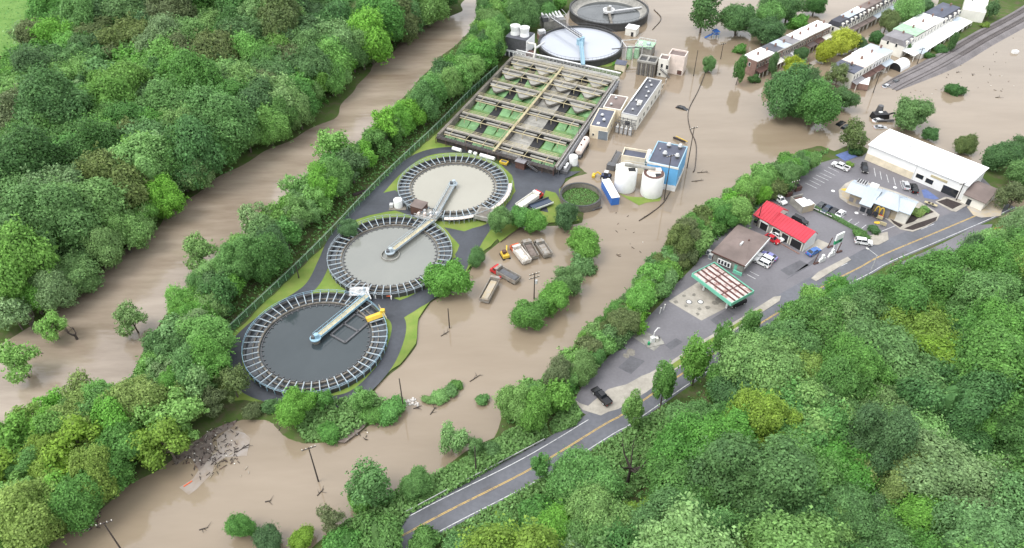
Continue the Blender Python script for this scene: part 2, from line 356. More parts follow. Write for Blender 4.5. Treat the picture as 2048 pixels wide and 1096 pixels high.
# every polygon unprojected on the flood plane; ones reaching below the frame use clamped pixels so rays still hit ground
DRIVE = [(1768,562),(1800,525),(1850,503),(1890,484),(1925,466),(1955,450),(1985,448),(1975,475),(1920,508),(1880,530),(1850,556),(1800,566)]
WDRV = wpoly(DRIVE, .6); WBAS = wpoly([(875,270),(1110,335),(1235,150),(1020,120)], 2.8)
WISL, WPLZ, WLEFT, WGRN, WHILL = wpoly(ISL, .3), wpoly(PLZ, .3), wpoly(LEFT, .3), wpoly(GRN, .3), wpoly(HILL, .6)
def height(X, Y):
    X = np.asarray(X, float); Y = np.asarray(Y, float)
    h = np.full(X.shape, -2.0)
    w = 0.5*np.sin(X*0.31+Y*0.17)+0.5*np.sin(Y*0.43-X*0.23)
    def land(P, top, sl, jitter=0.35):
        s = sdist(X, Y, P)+jitter*w
        return s, np.clip(s*sl, -2.0, top)
    s, a = land(WISL, ZI, 0.45); h = np.maximum(h, a)
    s, a = land(WGRN, 0.6, 0.4); h = np.maximum(h, a)
    s, a = land(WLEFT, 1.6, 0.22, 1.2); h = np.maximum(h, a+np.clip(s-18, 0, 400)*0.05)
    s, a = land(WPLZ, ZP, 0.45); h = np.maximum(h, a)
    sh = sdist(X, Y, WHILL)
    h = np.where(sh > 0, np.maximum(h, ZP+np.clip(sh-3.5, 0, 200)*0.13), h)
    h = np.where(sdist(X, Y, WBAS) > 1.0, -1.5, h)
    sd = sdist(X, Y, WDRV); k = np.clip(-sd/9, 0, 1)
    h = np.where(sh > 0, ZP+(h-ZP)*k*k, h)
    return h
def axis(lo, hi, st, far):
    a = list(np.arange(lo, hi+st/2, st)); d = st; x = a[-1]
    while x < far: d *= 1.5; x += d; a.append(x)
    d = st; x = a[0]
    while x > -far: d *= 1.5; x -= d; a.insert(0, x)
    return np.array(a)
xs = axis(-255, 265, 1.6, 4000); ys = axis(60, 400, 1.6, 4000)
XX, YY = np.meshgrid(xs, ys); ZZ = height(XX, YY)
nx, ny = len(xs), len(ys)
from bisect import bisect_right
_xl, _yl = xs.tolist(), ys.tolist()
def zg(x, y):
    i = min(max(bisect_right(_xl, x)-1, 0), nx-2); j = min(max(bisect_right(_yl, y)-1, 0), ny-2)
    a = (x-_xl[i])/(_xl[i+1]-_xl[i]); b = (y-_yl[j])/(_yl[j+1]-_yl[j])
    return float((ZZ[j,i]*(1-a)+ZZ[j,i+1]*a)*(1-b)+(ZZ[j+1,i]*(1-a)+ZZ[j+1,i+1]*a)*b)
me = bpy.data.meshes.new('ground')
vv = np.stack([XX.ravel(), YY.ravel(), ZZ.ravel()], 1)
ii = (np.arange(ny-1)[:,None]*nx+np.arange(nx-1)[None,:]).ravel()
ff = np.stack([ii, ii+1, ii+1+nx, ii+nx], 1)
me.from_pydata(vv.tolist(), [], ff.tolist()); me.materials.append(MT['ground'])
me.polygons.foreach_set('use_smooth', [True]*len(me.polygons))
struct(link('ground', me))
m = MB(); m.poly([(-4200,-4200,0),(4200,-4200,0),(4200,4200,0),(-4200,4200,0)], 'flood'); struct(m.build('flood_water'))
RIV = [(985,-40),(955,70),(880,125),(812,205),(745,268),(700,338),(625,392),(560,440),(490,492),(420,552),(355,620),(300,700),(272,760),(190,800),(100,838),(40,890),(-90,960),(-500,1010),(-600,560),(-60,640),(60,560),(150,520),(300,400),(420,300),(560,230),(650,180),(720,90),(850,0),(930,-60)]
sheet('river_water', RIV, 0.012, 'river')

# ------------------------------------------------------------------ plant island surfaces
LAWN = [(425,770),(432,700),(500,634),(590,548),(655,484),(742,390),(800,332),(878,262),(900,275),(1000,330),(1110,345),(1120,350),(1122,410),(1160,442),(1040,448),(990,483),(948,520),(925,560),(864,596),(838,636),(832,688),(800,728),(745,772),(700,800),(560,806),(470,800)]
sheet('lawn', LAWN, ZI+0.02, 'lawn', jit=0.25)
path = smooth_line(wl([(1105,352),(1060,340),(1015,318),(960,303),(890,300),(838,312),(792,345),(748,392),(705,432),(668,480),(650,520),(622,572),(565,612),(505,655),(474,692),(470,735),(498,775),(560,797),(630,806),(705,793),(762,742),(790,690),(797,645),(772,617)], ZI+.03))
struct(stripmesh(path, 1.75, 1.75, ZI+0.034, 'asphd').build('service_road'))
for i, (nm, px) in enumerate([('asphalt_yard', [(1000,326),(1050,335),(1100,342),(1162,342),(1132,357),(1119,380),(1119,412),(1098,424),(1060,418),(1010,430),(985,452),(962,490),(932,527),(905,522),(918,490),(888,455),(930,462),(980,446),(1010,415),(1032,382),(1025,350)]),
                           ('asphalt_yard', [(735,600),(755,590),(800,600),(870,570),(925,520),(945,510),(930,545),(880,590),(800,640),(775,630)]),
                           ('asphalt_yard', [(742,392),(790,380),(830,412),(870,440),(840,440),(790,420),(740,430),(690,448),(665,480),(660,478),(700,434)]),
                           ('asphalt_yard', [(690,575),(735,585),(760,600),(770,628),(730,600),(690,592)])]):
    sheet(nm, px, ZI+0.04+0.006*i, 'asphd', jit=0.2)
struct(stripmesh(smooth_line(wl([(772,617),(800,620),(850,592),(900,560)], ZI+.03)), 1.9, 1.9, ZI+0.066, 'asphd').build('service_road'))
for px in ([(1095,418),(1085,400),(1092,380),(1112,385),(1125,412),(1150,418),(1158,440),(1100,445)], [(860,450),(885,452),(905,480),(912,515),(898,520),(880,480)], [(990,470),(1000,450),(1050,446),(1000,483)]):
    sheet('grass_patch', px, ZI+0.075, 'lawn', jit=0.2)
sheet('grass_patch', [(1185,132),(1200,118),(1235,118),(1240,126),(1215,133)], ZI+0.03, 'lawn', jit=0.2)
sheet('grass_patch', [(1240,388),(1280,396),(1325,392),(1322,402),(1275,410)], 0.06, 'lawn', jit=0.5)
# mud and scum at the flooded end of the strip
sheet('mud_bank', [(335,905),(365,880),(398,858),(440,832),(468,822),(478,838),(462,852),(430,875),(428,905),(412,930),(395,936),(380,915),(350,925)], 0.10, 'mud', jit=0.7)
sheet('mud_bank', [(150,1060),(165,1030),(195,1018),(200,1030),(175,1062)], 0.10, 'mud', jit=0.6)
sheet('mud_bank', [(655,882),(690,855),(735,838),(730,855),(690,884)], 0.58, 'mud', jit=0.4)
sheet('floating_scum', [(360,975),(400,930),(430,905),(432,876),(462,855),(486,860),(505,880),(500,905),(460,915),(430,935),(385,990)], 0.03, 'scum', jit=0.9)
# ------------------------------------------------------------------ plaza side surfaces
CL = smooth_line(wl([(640,1165),(864,1039),(1063,937),(1207,850),(1248,827),(1350,757),(1469,680),(1563,621),(1664,563),(1719,535),(1763,511),(1860,470),(1959,428),(2010,404)], ZP))
LOT = [(1150,798),(1165,770),(1215,715),(1270,660),(1325,605),(1345,575),(1395,525),(1415,480),(1470,448),(1500,440),(1512,412),(1557,392),(1578,368),(1640,326),(1668,318),(1725,312),(1740,300),(1850,335),(1960,350),(1990,380),(1960,405),(1938,412),(1925,432),(1877,450),(1833,470),(1700,533),(1640,566),(1563,612),(1480,664),(1380,730),(1300,785),(1230,828),(1190,840),(1165,825)]
sheet('parking_lot', LOT, ZP+0.02, 'asphw')
struct(stripmesh(CL, 4.3, 3.5, ZP+0.026, 'asph').build('road'))
def offs(line, d):
    n = len(line); out = []
    for i in range(n):
        t = (line[min(n-1,i+1)]-line[max(0,i-1)]).normalized(); out.append(line[i]+Vector((-t.y,t.x))*d)
    return out
def sub(line, x0, x1, z=ZP):
    return [p for p in line if x0 <= proj(p.x, p.y, z)[0] <= x1]
LW = 2.95
def mark(name, pts, w, mat, z=ZP+0.032): struct(stripmesh(pts, w/2, w/2, z, mat).build(name))
mark('yellow_centre_line', offs(CL, 0.12), 0.13, 'painty'); mark('yellow_centre_line', offs(CL, -0.12), 0.13, 'painty')
mark('white_edge_line', sub(offs(CL, -LW), 500, 2100), 0.16, 'paintw')
for x0, x1 in ((500,1180),(1466,1565),(1655,1700),(1830,1880)): mark('white_edge_line', sub(offs(CL, LW), x0, x1), 0.16, 'paintw')
sheet('concrete_apron', [(1143,793),(1160,806),(1176,812),(1215,778),(1252,768),(1300,745),(1335,728),(1347,742),(1295,783),(1235,818),(1200,830),(1165,820)], ZP+0.034, 'conc', jit=0.15)
sheet('concrete_pad', [(1337,602),(1403,641),(1478,602),(1402,560)], ZP+0.034, 'conc')
sheet('concrete_pad', [(1262,672),(1280,656),(1328,683),(1308,702)], ZP+0.034, 'concg')
sheet('concrete_pad', [(1609,500),(1636,478),(1660,488),(1624,512)], ZP+0.034, 'conc')
for px in ([(1236,735),(1262,712),(1290,722),(1262,748)], [(1420,640),(1455,618),(1472,628),(1436,652)], [(1330,690),(1352,676),(1366,684),(1342,700)], [(1560,540),(1600,520),(1618,530),(1578,552)], [(1690,392),(1730,402),(1700,380)], [(1570,560),(1585,552),(1640,520),(1632,514)]):
    sheet('asphalt_patch', px, ZP+0.023, 'asphd2')
for px in ([(950,985),(985,966),(1000,974),(965,994)], [(1120,905),(1160,880),(1172,888),(1132,912)], [(1560,640),(1590,622),(1598,630),(1568,648)], [(1770,520),(1810,500),(1818,506),(1778,527)]):
    sheet('asphalt_patch', px, ZP+0.029, 'asphd2')
# kerbed verges
def verge(px, kerb='conc', fill='lawn', h=0.12, inset=None):
    sheet('kerb', px, ZP, kerb, curb=h)
    c = Vector((sum(p[0] for p in px)/len(px), sum(p[1] for p in px)/len(px)))
    if fill: sheet('planted_bed', inset, ZP+h+0.008, fill)
verge([(1333,729),(1400,684),(1480,637),(1548,594),(1562,592),(1559,602),(1500,641),(1420,696),(1346,743)], inset=[(1340,731),(1402,689),(1482,641),(1520,617),(1526,620),(1498,638),(1418,692),(1348,738)])
verge([(1622,557),(1637,544),(1695,514),(1702,520),(1690,527),(1632,563)], fill=None)
verge([(1706,360),(1690,368),(1677,381),(1679,396),(1698,409),(1725,418),(1765,433),(1790,451),(1800,459),(1825,464),(1850,455),(1874,441),(1879,430),(1868,421),(1850,410),(1828,398),(1790,383),(1740,367)], fill='mulch', inset=[(1796,424),(1820,418),(1845,430),(1828,443),(1813,448),(1783,438)])
sheet('planted_bed', [(1808,457),(1832,447),(1875,433),(1871,442),(1850,452),(1826,460)], ZP+0.13, 'mulch')
sheet('planted_bed', [(1779,437),(1806,450),(1800,455),(1788,447)], ZP+0.13, 'mulch')
sheet('planted_bed', [(1822,420),(1852,413),(1868,424),(1848,432)], ZP+0.13, 'mulch')
sheet('mown_lane', [(1697,378),(1683,385),(1685,394),(1705,404),(1718,404),(1700,394)], ZP+0.13, 'tan')
verge([(1870,404),(1890,394),(1932,402),(1935,410),(1912,424),(1902,422)], fill='mulch', inset=[(1874,403),(1894,397),(1925,408),(1905,418)])
verge([(1722,478),(1745,470),(1775,464),(1777,480),(1757,490),(1735,490)], fill=None)
sheet('blue_bay_marking', [(1843,380),(1848,395),(1868,399),(1878,397),(1852,378)], ZP+0.036, 'paintb')
def pline(a, b, w=0.16, mat='paintw', name='parking_line'): mark(name, wl([a, b], ZP), w, mat, ZP+0.038)
for a, b in [((1656,334),(1678,345)),((1648,340),(1670,351)),((1640,346),(1663,356)),((1632,350),(1657,361)),((1625,355),(1649,366)),((1618,360),(1641,371)),((1611,366),(1634,377)),
             ((1734,330),(1737,347)),((1748,336),(1751,353)),((1760,343),(1763,359)),((1773,349),(1777,365)),((1787,355),(1791,371)),((1800,362),(1805,377)),((1814,369),(1820,384)),((1829,377),(1836,391)),
             ((1636,409),(1625,416)),((1651,412),(1638,421)),((1664,419),(1651,428)),((1677,425),(1664,434)),((1690,431),(1678,441)),((1704,438),(1692,447)),((1718,444),(1708,451)),((1732,450),(1722,458)),
             ((1500,543),(1518,552)),((1494,549),(1511,558)),((1762,463),(1792,451))]:
    pline(a, b)
for c in ((1666,382),(1713,426),(1728,428),(1790,375),(1859,407)):
    A = g(*c, ZP); m = MB(); m.cyl((0,0), .55, ZP+.02, ZP+.05, 'white'); o = m.build('manhole_cover', loc=(A[0],A[1],0)); tag(o, 'pale round cover in the asphalt of the fast food parking lot', 'manhole cover', 'pale round covers in the parking lot')
for c, dx in (((1378,604),'left'),((1401,604),'right')):
    A = g(*c, ZP); m = MB(); m.cyl((0,0), .55, ZP+.03, ZP+.08, 'white'); m.ring(.6,.8,ZP+.03,ZP+.06,'steel'); o = m.build('filler_cover', loc=(A[0],A[1],0)); tag(o, f'{dx} of two white round fuel filler covers on the concrete pad', 'filler cover', 'filler covers on the pad')
m = MB()
for k, (c, w) in enumerate([((1740,419),1.6),((1745,421),1.2),((1690,380),1.3),((1752,432),1.1),((1755,446),1.2)]):
    A = g(*c, ZP); r = w
    m.poly([(A[0]+r*math.cos(a), A[1]+.55*r*math.sin(a), ZP+0.142+k*.004) for a in (0.2,1.2,2.4,3.6,4.6,5.6)], 'yellow')
struct(m.build('yellow_kerb_marking'))
m = MB()
for k, (c, w) in enumerate([((1352,604),.7),((1372,612),.5),((1388,590),.6),((1399,618),.55),((1415,615),.7),((1430,606),.9),((1440,600),1.3),((1368,592),.45),((1395,628),.5),((1262,705),1.2),((1252,712),.8)]):
    A = g(*c, ZP)
    m.poly([(A[0]+w*math.cos(a)*random.uniform(.7,1.2), A[1]+w*math.sin(a)*random.uniform(.7,1.2), ZP+0.040+k*.001) for a in [2*PI*i/9 for i in range(9)]], 'oil')
struct(m.build('oil_stains'))
# railway
rl = smooth_line(wl([(2120,-18),(2048,30),(1960,78),(1880,125),(1800,163),(1770,178)], .6))
m = MB(); n = len(rl); rl_n = n
def rlz(i): return 0.95 if i < n*0.55 else 0.95-1.25*(i-n*0.55)/(n*0.45)
for i in range(n-1):
    rows = []
    for s, dz in ((-6.6,-1.4),(-4.0,0),(4.0,0),(6.6,-1.4)):
        pr_ = []
        for k in (i, i+1):
            d = (rl[min(n-1,k+1)]-rl[max(0,k-1)]).normalized(); f = 1.0 if k < n*.55 else 1-.35*(k-n*.55)/(n*.45)
            v = rl[k]+Vector((-d.y,d.x))*s*f; pr_.append((v.x, v.y, rlz(k)+dz))
        rows.append(pr_)
    for r0, r1 in zip(rows[:-1], rows[1:]): m.poly([r1[0], r1[1], r0[1], r0[0]], 'gravel')
struct(m.build('railway_ballast'))
rt = tag(thing('railway_track', 'double railway track on gray ballast running along the far shore', 'railway', (0,0,0)), 'double railway track on gray ballast running along the far shore', 'railway')
for s in (-2.9,-1.4,1.4,2.9):
    m = MB()
    L = offs(rl, s)[:int(n*.93)]
    for k, (a, b) in enumerate(zip(L[:-1], L[1:])): m.beam((a.x,a.y,rlz(k)+.16),(b.x,b.y,rlz(k+1)+.16), .14, .16, 'rail')
    m.build('rail', rt)
m = MB()
for tr in (-2.15, 2.15):
    for p, d in zip(resample(offs(rl[:int(n*.56)], tr), 0.9), [None]*9999):
        dd = (rl[0]-rl[int(n*.5)]).normalized(); qv = Vector((-dd.y,dd.x))*1.2
        m.beam((p.x-qv.x,p.y-qv.y,.97),(p.x+qv.x,p.y+qv.y,.97), .25, .1, 'wood')
struct(m.build('sleepers', rt), 'stuff')

# bright meadow in the upper left corner, lying on the terrain
WM = wpoly([(-160,130),(-160,-90),(118,-90),(82,40),(60,108)], 6.0); sdm = sdist(XX, YY, WM); mv = []; mf = []
for j in range(ny-1):
    for i in range(nx-1):
        if sdm[j,i] > 0:
            o_ = len(mv); mv += [(xs[a_], ys[b_], ZZ[b_,a_]+.12) for a_, b_ in ((i,j),(i+1,j),(i+1,j+1),(i,j+1))]; mf.append((o_,o_+1,o_+2,o_+3))
me = bpy.data.meshes.new('meadow'); me.from_pydata([tuple(map(float,v)) for v in mv], [], mf); me.materials.append(MT['meadow']); struct(link('meadow', me))
# ------------------------------------------------------------------ vegetation
rng = np.random.default_rng(11)
def unit(n):
    v = rng.normal(size=(n,3)); return v/np.linalg.norm(v, axis=1, keepdims=True)
def quads(P, Nn, size):
    n = len(P)
    N = Nn/np.linalg.norm(Nn, axis=1, keepdims=True)
    A = np.cross(N, unit(n)); A /= np.linalg.norm(A, axis=1, keepdims=True)+1e-9
    B = np.cross(N, A); s = size[:,None]
    a, b = A*s, B*s*rng.uniform(.55, .9, (n,1))
    V = np.stack([P-a, P-b*0.9+a*rng.uniform(-.25,.25,(n,1)), P+a, P+b*0.9+a*rng.uniform(-.25,.25,(n,1))], 1).reshape(-1,3)
    return V
def quadmesh(name, V, mat, extra=None):
    n = len(V)//4
    me = bpy.data.meshes.new(name)
    ev, ef = extra if extra else ([], [])
    nv = len(V)+len(ev)
    me.from_pydata(V.tolist()+[tuple(p) for p in ev], [], (np.arange(n*4).reshape(n,4)).tolist()+[tuple(i+len(V) for i in f) for f in ef])
    me.materials.append(mat); me.update(); return me
def crown(seed, cz, rz, nl, lr, n, leaf, rx=1.0, low=-0.55, core=0.70, spread=0.62, jag=0.10, topbias=0.25, nrand=.75):
    global rng
    rng = np.random.default_rng(seed)
    Cn, R = [], []
    for i in range(nl):
        for _ in range(60):
            d = unit(1)[0]; d[2] += topbias*rng.random()
            d /= np.linalg.norm(d)
            if d[2] < low: continue
            c = d*spread*rng.uniform(.50, 1.28)
            if all(np.linalg.norm(c-o) > lr*0.62 for o in Cn) or _ > 50: break
        Cn.append(c); R.append(lr*rng.uniform(.55, 1.35))
    Cn, R = np.array(Cn), np.array(R)
    pick = rng.choice(nl, n*3, p=R**2/np.sum(R**2))
    u = unit(n*3); u[:,2] += 0.15; u /= np.linalg.norm(u, axis=1, keepdims=True)
    P = Cn[pick]+u*(R[pick]*(1+rng.normal(0, jag, n*3)))[:,None]
    keep = np.ones(n*3, bool)
    for c, r in zip(Cn, R): keep &= np.linalg.norm(P-c, axis=1) > r*0.80
    keep &= P[:,2] > low*1.05
    P, u = P[keep][:n], u[keep][:n]
    Nn = u*0.9+P*0.35+unit(len(P))*nrand; Nn[:,2] += 0.35
    # loose sprays that break the outline
    nt_ = max(40, n//75); ti = rng.choice(len(P), nt_); tp = P[ti]+u[ti]*rng.uniform(.04, .20, (nt_,1)); k = 9
    sp = np.repeat(tp, k, 0)+rng.normal(0, .045, (nt_*k,3)); P = np.concatenate([P, sp]); u = np.concatenate([u, np.repeat(u[ti], k, 0)]); Nn = np.concatenate([Nn, np.repeat(u[ti], k, 0)*.6+unit(nt_*k)*.9+np.array([0,0,.4])])
    V = quads(P*np.array([rx,rx,rz])+np.array([0,0,cz]), Nn, leaf*rng.uniform(.55, 1.25, len(P)))
    extra = None
    if core > 0:
        ev, ef = [], []
        nu, nv_ = 14, 8
        for j in range(nv_+1):
            t = PI*j/nv_
            for i in range(nu):
                a = 2*PI*i/nu
                d = np.array([math.sin(t)*math.cos(a), math.sin(t)*math.sin(a), math.cos(t)])
                r = core*(0.9+0.12*math.sin(3*a+seed)+0.08*math.sin(5*t+2*a))
                if d[2] < 0: r *= 0.85
                ev.append((d[0]*r*rx, d[1]*r*rx, max(d[2]*r, low)*rz+cz))
        for j in range(nv_):
            for i in range(nu): ef.append((j*nu+i, j*nu+(i+1) % nu, (j+1)*nu+(i+1) % nu, (j+1)*nu+i))
        extra = (ev, ef)
    return quadmesh('crown', V, LEAF['mid'], extra), Cn*np.array([rx,rx,rz])+np.array([0,0,cz])
def trunkmesh(Cn, cz, r=0.075, nb=7, lean=0.05):
    m = MB(); top = Vector((random.uniform(-lean,lean), random.uniform(-lean,lean), cz*0.8))
    pts = [Vector((0,0,-0.05)), top*0.5+Vector((random.uniform(-lean,lean),0,0)), top]
    m.tube(pts[0], pts[1], r, r*.75, 'bark', 7); m.tube(pts[1], pts[2], r*.75, r*.55, 'bark', 7)
    for c in Cn[:nb]:
        c = Vector(c); s = pts[1].lerp(top, random.uniform(.2, 1)); mid = s.lerp(c, .5)+Vector((0,0,.06))
        m.tube(s, mid, r*.5, r*.32, 'bark', 5); m.tube(mid, c, r*.32, r*.1, 'bark', 5)
    return m.mesh('trunk')
PROTO = {'fine': [], 'finetall': [], 'round': [], 'airy': [], 'col': [], 'bush': [], 'tall': []}
for k in range(7):
    me, Cn = crown(100+k, 1.02, 0.92, 19+k % 4, 0.37-0.02*(k % 3), 18000, 0.042, jag=0.12, low=-0.8, core=0.54); PROTO['round'].append((me, trunkmesh(Cn, 1.05)))
for k in range(4):
    me, Cn = crown(200+k, 1.2, 1.0, 15+k, 0.27, 4200, 0.060, core=0, spread=0.75, jag=0.25, low=-0.7); PROTO['airy'].append((me, trunkmesh(Cn, 1.25, 0.06, 14)))
for k in range(3):
    me, Cn = crown(300+k, 1.75, 1.45, 20, 0.34, 7000, 0.062, core=0.66, low=-0.85); PROTO['col'].append((me, trunkmesh(Cn, 1.6, 0.08)))
for k in range(4):
    me, Cn = crown(400+k, 0.58, 0.72, 16, 0.38, 7000, 0.068, core=0.62, low=-0.85, jag=0.17); PROTO['bush'].append((me, trunkmesh(Cn, 0.6, 0.05)))
for k in range(4):
    me, Cn = crown(500+k, 1.28, 1.2, 24, 0.33, 18000, 0.042, jag=.13, core=0.66, low=-0.75); PROTO['tall'].append((me, trunkmesh(Cn, 1.4)))
for k in range(5):
    me, Cn = crown(600+k, 1.02, 0.92, 19+k % 4, 0.35-0.02*(k % 3), 28000, 0.032, jag=0.12, low=-0.8, core=0.46, spread=.65, nrand=.62); PROTO['fine'].append((me, trunkmesh(Cn, 1.05)))
for k in range(3):
    me, Cn = crown(700+k, 1.28, 1.2, 23, 0.33, 28000, 0.032, jag=.12, low=-0.8, core=0.46, spread=.66, nrand=.62); PROTO['finetall'].append((me, trunkmesh(Cn, 1.3)))
HF = {'round': 2.05, 'airy': 2.2, 'col': 3.0, 'bush': 1.3, 'tall': 2.6}      # height in crown radii
CM = {'fine': 1.02, 'finetall': 1.28, 'round': 1.02, 'airy': 1.2, 'col': 1.75, 'bush': .58, 'tall': 1.28}
cnt = 0
def plant(x, y, z, R, kind, col, label, cat='tree', group=None, name='tree', zs=1.0, var=None):
    global cnt
    cnt += 1
    pr = PROTO[kind][(var if var is not None else random.randrange(99)) % len(PROTO[kind])]
    t = thing(name, label, cat, (x,y,z), random.uniform(0, 2*PI), group)
    w = R*random.uniform(.86,1.16)
    t.scale = (w, R*R/w, R*zs); t.rotation_euler[0] = random.uniform(-.07,.07); t.rotation_euler[1] = random.uniform(-.07,.07)
    o = link('crown', pr[0], t); o.material_slots[0].link = 'OBJECT'; o.material_slots[0].material = LEAF[col]
    link('trunk', pr[1], t)
    return t
def at_crown(px, py, wpx, kind, zs=1.0):
    """ground position of a tree whose crown centre shows at this pixel"""
    zc = 5.0
    for _ in range(5):
        x, y = g(px, py, zc); d = proj(x, y, zc)[2]; R = wpx/2*d/F
        zb = max(zg(x, y), -0.3); zc = zb+CM[kind]*R*zs
    return x, y, zb, R
def tree(px, py, wpx, kind, col, label, cat='tree', zs=1.0, name='tree', group=None):
    x, y, zb, R = at_crown(px, py, wpx, kind, zs)
    return plant(x, y, zb, R, kind, col, label, cat, group, name, zs)
def inpoly(px, py, P):
    c = False; j = len(P)-1
    for i in range(len(P)):
        if (P[i][1] > py) != (P[j][1] > py) and px < (P[j][0]-P[i][0])*(py-P[i][1])/(P[j][1]-P[i][1])+P[i][0]: c = not c
        j = i
    return c
LANDMARKS = []
def scatter(poly, rmin, rmax, space, kinds, cols, fmt, group, name, cat, seed, zs=(0.9,1.15), tries=9000, holes=()):
    """crowns packed so that their centres fall inside a canopy outline"""
    rd = random.Random(seed); done = []
    xs_ = [p[0] for p in poly]; ys_ = [p[1] for p in poly]
    W = [g(p[0], p[1], 8) for p in poly]; x0, x1 = min(w[0] for w in W), max(w[0] for w in W); y0, y1 = min(w[1] for w in W), max(w[1] for w in W)
    for _ in range(tries):
        x, y = rd.uniform(x0, x1), rd.uniform(y0, y1)
        R = rd.uniform(rmin, rmax)
        if any((x-a)**2+(y-b)**2 < (space*(R+r)*0.5)**2 for a, b, r in done): continue
        kind = rd.choice(kinds); s = rd.uniform(*zs)
        zb = max(zg(x, y), -0.3); p = proj(x, y, zb+CM[kind]*R*s)
        if not inpoly(p[0], p[1], poly): continue
        rp = R*F/p[2]
        if p[0] < -rp*.8 or p[0] > 2048+rp*.8 or p[1] < -rp*.8 or p[1] > 1096+rp*1.1: continue
        if any(inpoly(p[0], p[1], h) for h in holes): continue
        done.append((x, y, R)); col = rd.choice(cols)
        plant(x, y, zb, R, kind, col, fmt(col, p, R), cat, group, name, s)
    return len(done)
CW = {'mid': 'mid green', 'dark': 'dark green', 'bright': 'fresh bright green', 'pale': 'pale grayish green', 'olive': 'dull olive brown', 'lime': 'lime', 'yellow': 'yellowish green'}
def near(p, marks):
    return min(marks, key=lambda m: (m[0]-p[0])**2+(m[1]-p[1])**2)[2]
FP = [(-140,-90),(0,40)]
forest_left = [(-130,640),(-60,560),(40,560),(110,500),(190,455),(270,390),(360,340),(420,300),(520,240),(610,175),(655,120),(720,80),(840,25),(900,-20),(900,-90),(250,-110),(120,-60),(95,60),(30,120),(30,200),(-130,330)]
bank_left = [(70,600),(160,520),(250,440),(330,400),(360,330),(420,330),(520,250),(600,190),(650,210),(560,270),(480,300),(420,350),(340,415),(250,470),(140,560)]
lm = [(80,150,'of the far forest near the meadow corner'),(60,350,'of the far forest left of its clearing'),(300,120,'in the upper part of the far forest'),(450,220,'in the middle of the forest across the river'),(650,60,'towards the far end of the river forest'),(120,480,'in the lower part of the forest across the river'),(330,330,'of the forest at the river bend')]
nf = scatter([(-150,620),(-60,545),(30,535),(100,470),(180,420),(260,370),(345,345),(385,310),(470,275),(520,228),(600,190),(640,130),(720,85),(760,60),(840,30),(905,-20),(905,-90),(300,-110),(130,-60),(100,40),(35,110),(25,190),(-150,300)],
        6.0, 10.0, 0.74, ['round','round','round','tall','bush'], ['mid','mid','dark','dark','olive','pale','bright','mid'], lambda c, p, R: f"{'large' if R > 8 else 'smaller'} {CW[c]} tree {near(p, lm)}",
        'broadleaf trees of the forest across the river', 'forest_tree', 'tree', 1, holes=[[(380,235),(420,225),(440,160),(410,150)]])
# the brighter line of trees along the left bank
ne = scatter([(50, 588), (130, 528), (200, 468), (250, 443), (290, 393), (350, 358), (380, 318), (440, 288), (510, 268), (555, 223), (610, 193), (630, 138), (690, 98), (735, 58), (750, 78), (690, 128), (645, 178), (615, 213), (550, 250), (490, 278), (440, 308), (375, 363), (320, 418), (270, 458), (190, 508), (130, 563), (60, 613)],
        4.0, 6.2, 0.8, ['round','round','tall'], ['bright','mid','bright','pale'], lambda c, p, R: f"{CW[c]} tree leaning over the left river bank {near(p, [(120,560,'near the flooded dead trunks'),(330,420,'at the middle bend'),(560,250,'along the straight reach'),(700,110,'at the far reach')])}",
        'trees along the left river bank', 'riverbank_tree', 'tree', 2, tries=4000)
lmr = [(60,1000,'at the flooded lower end of the strip'),(300,820,'by the debris bank'),(330,650,'beside the lowest round tank'),(560,480,'beside the middle round tank'),(720,330,'beside the beige round tank'),(850,180,'beside the concrete basin'),(1000,60,'beside the cooling tower')]
nr = scatter([(312,700),(335,635),(392,570),(442,528),(525,465),(585,412),(636,362),(688,316),(750,274),(822,204),(900,138),(950,80),(965,30),(975,-40),(1040,-40),(1025,20),(1000,70),(985,110),(930,150),(885,180),(822,230),(757,287),(690,350),(610,432),(528,512),(420,625),(385,665),(330,700)],
        2.9, 5.4, 0.76, ['round','tall','airy','tall','round','airy'], ['mid','bright','bright','dark','bright','pale','mid'], lambda c, p, R: f"{'tall' if R > 4.2 else 'low'} {CW[c]} tree between the river and the fence {near(p, lmr)}",
        'trees between the river and the fence', 'riverbank_tree', 'tree', 3, zs=(0.85,1.2))
scatter([(335,690),(395,640),(420,672),(418,730),(395,775),(340,770),(290,730)], 3.4, 5.4, 0.74, ['round','tall','airy'], ['mid','bright','dark','pale'], lambda c, p, R: f"{'tall' if R > 4.4 else 'low'} {CW[c]} tree crowding the bank beside the dark tank", 'trees on the bank beside the dark tank', 'riverbank_tree', 'tree', 9, tries=2500)
nr2 = scatter([(-60,900),(0,880),(60,840),(110,800),(200,780),(300,790),(370,800),(360,850),(330,890),(280,920),(200,960),(140,1010),(60,1060),(20,1120),(-90,1120)],
        3.4, 6.0, 0.84, ['round','airy','airy','tall'], ['bright','yellow','bright','yellow','mid'], lambda c, p, R: f"{'tall' if R > 4.7 else 'slender'} {CW[c]} tree on the flooded strip {near(p, [(30,980,'at the lower left corner'),(250,880,'beside the debris raft'),(130,830,'at the edge of the river'),(320,800,'close to the road round the tank')])}",
        'trees on the flooded strip at lower left', 'riverbank_tree', 'tree', 4, tries=3000)
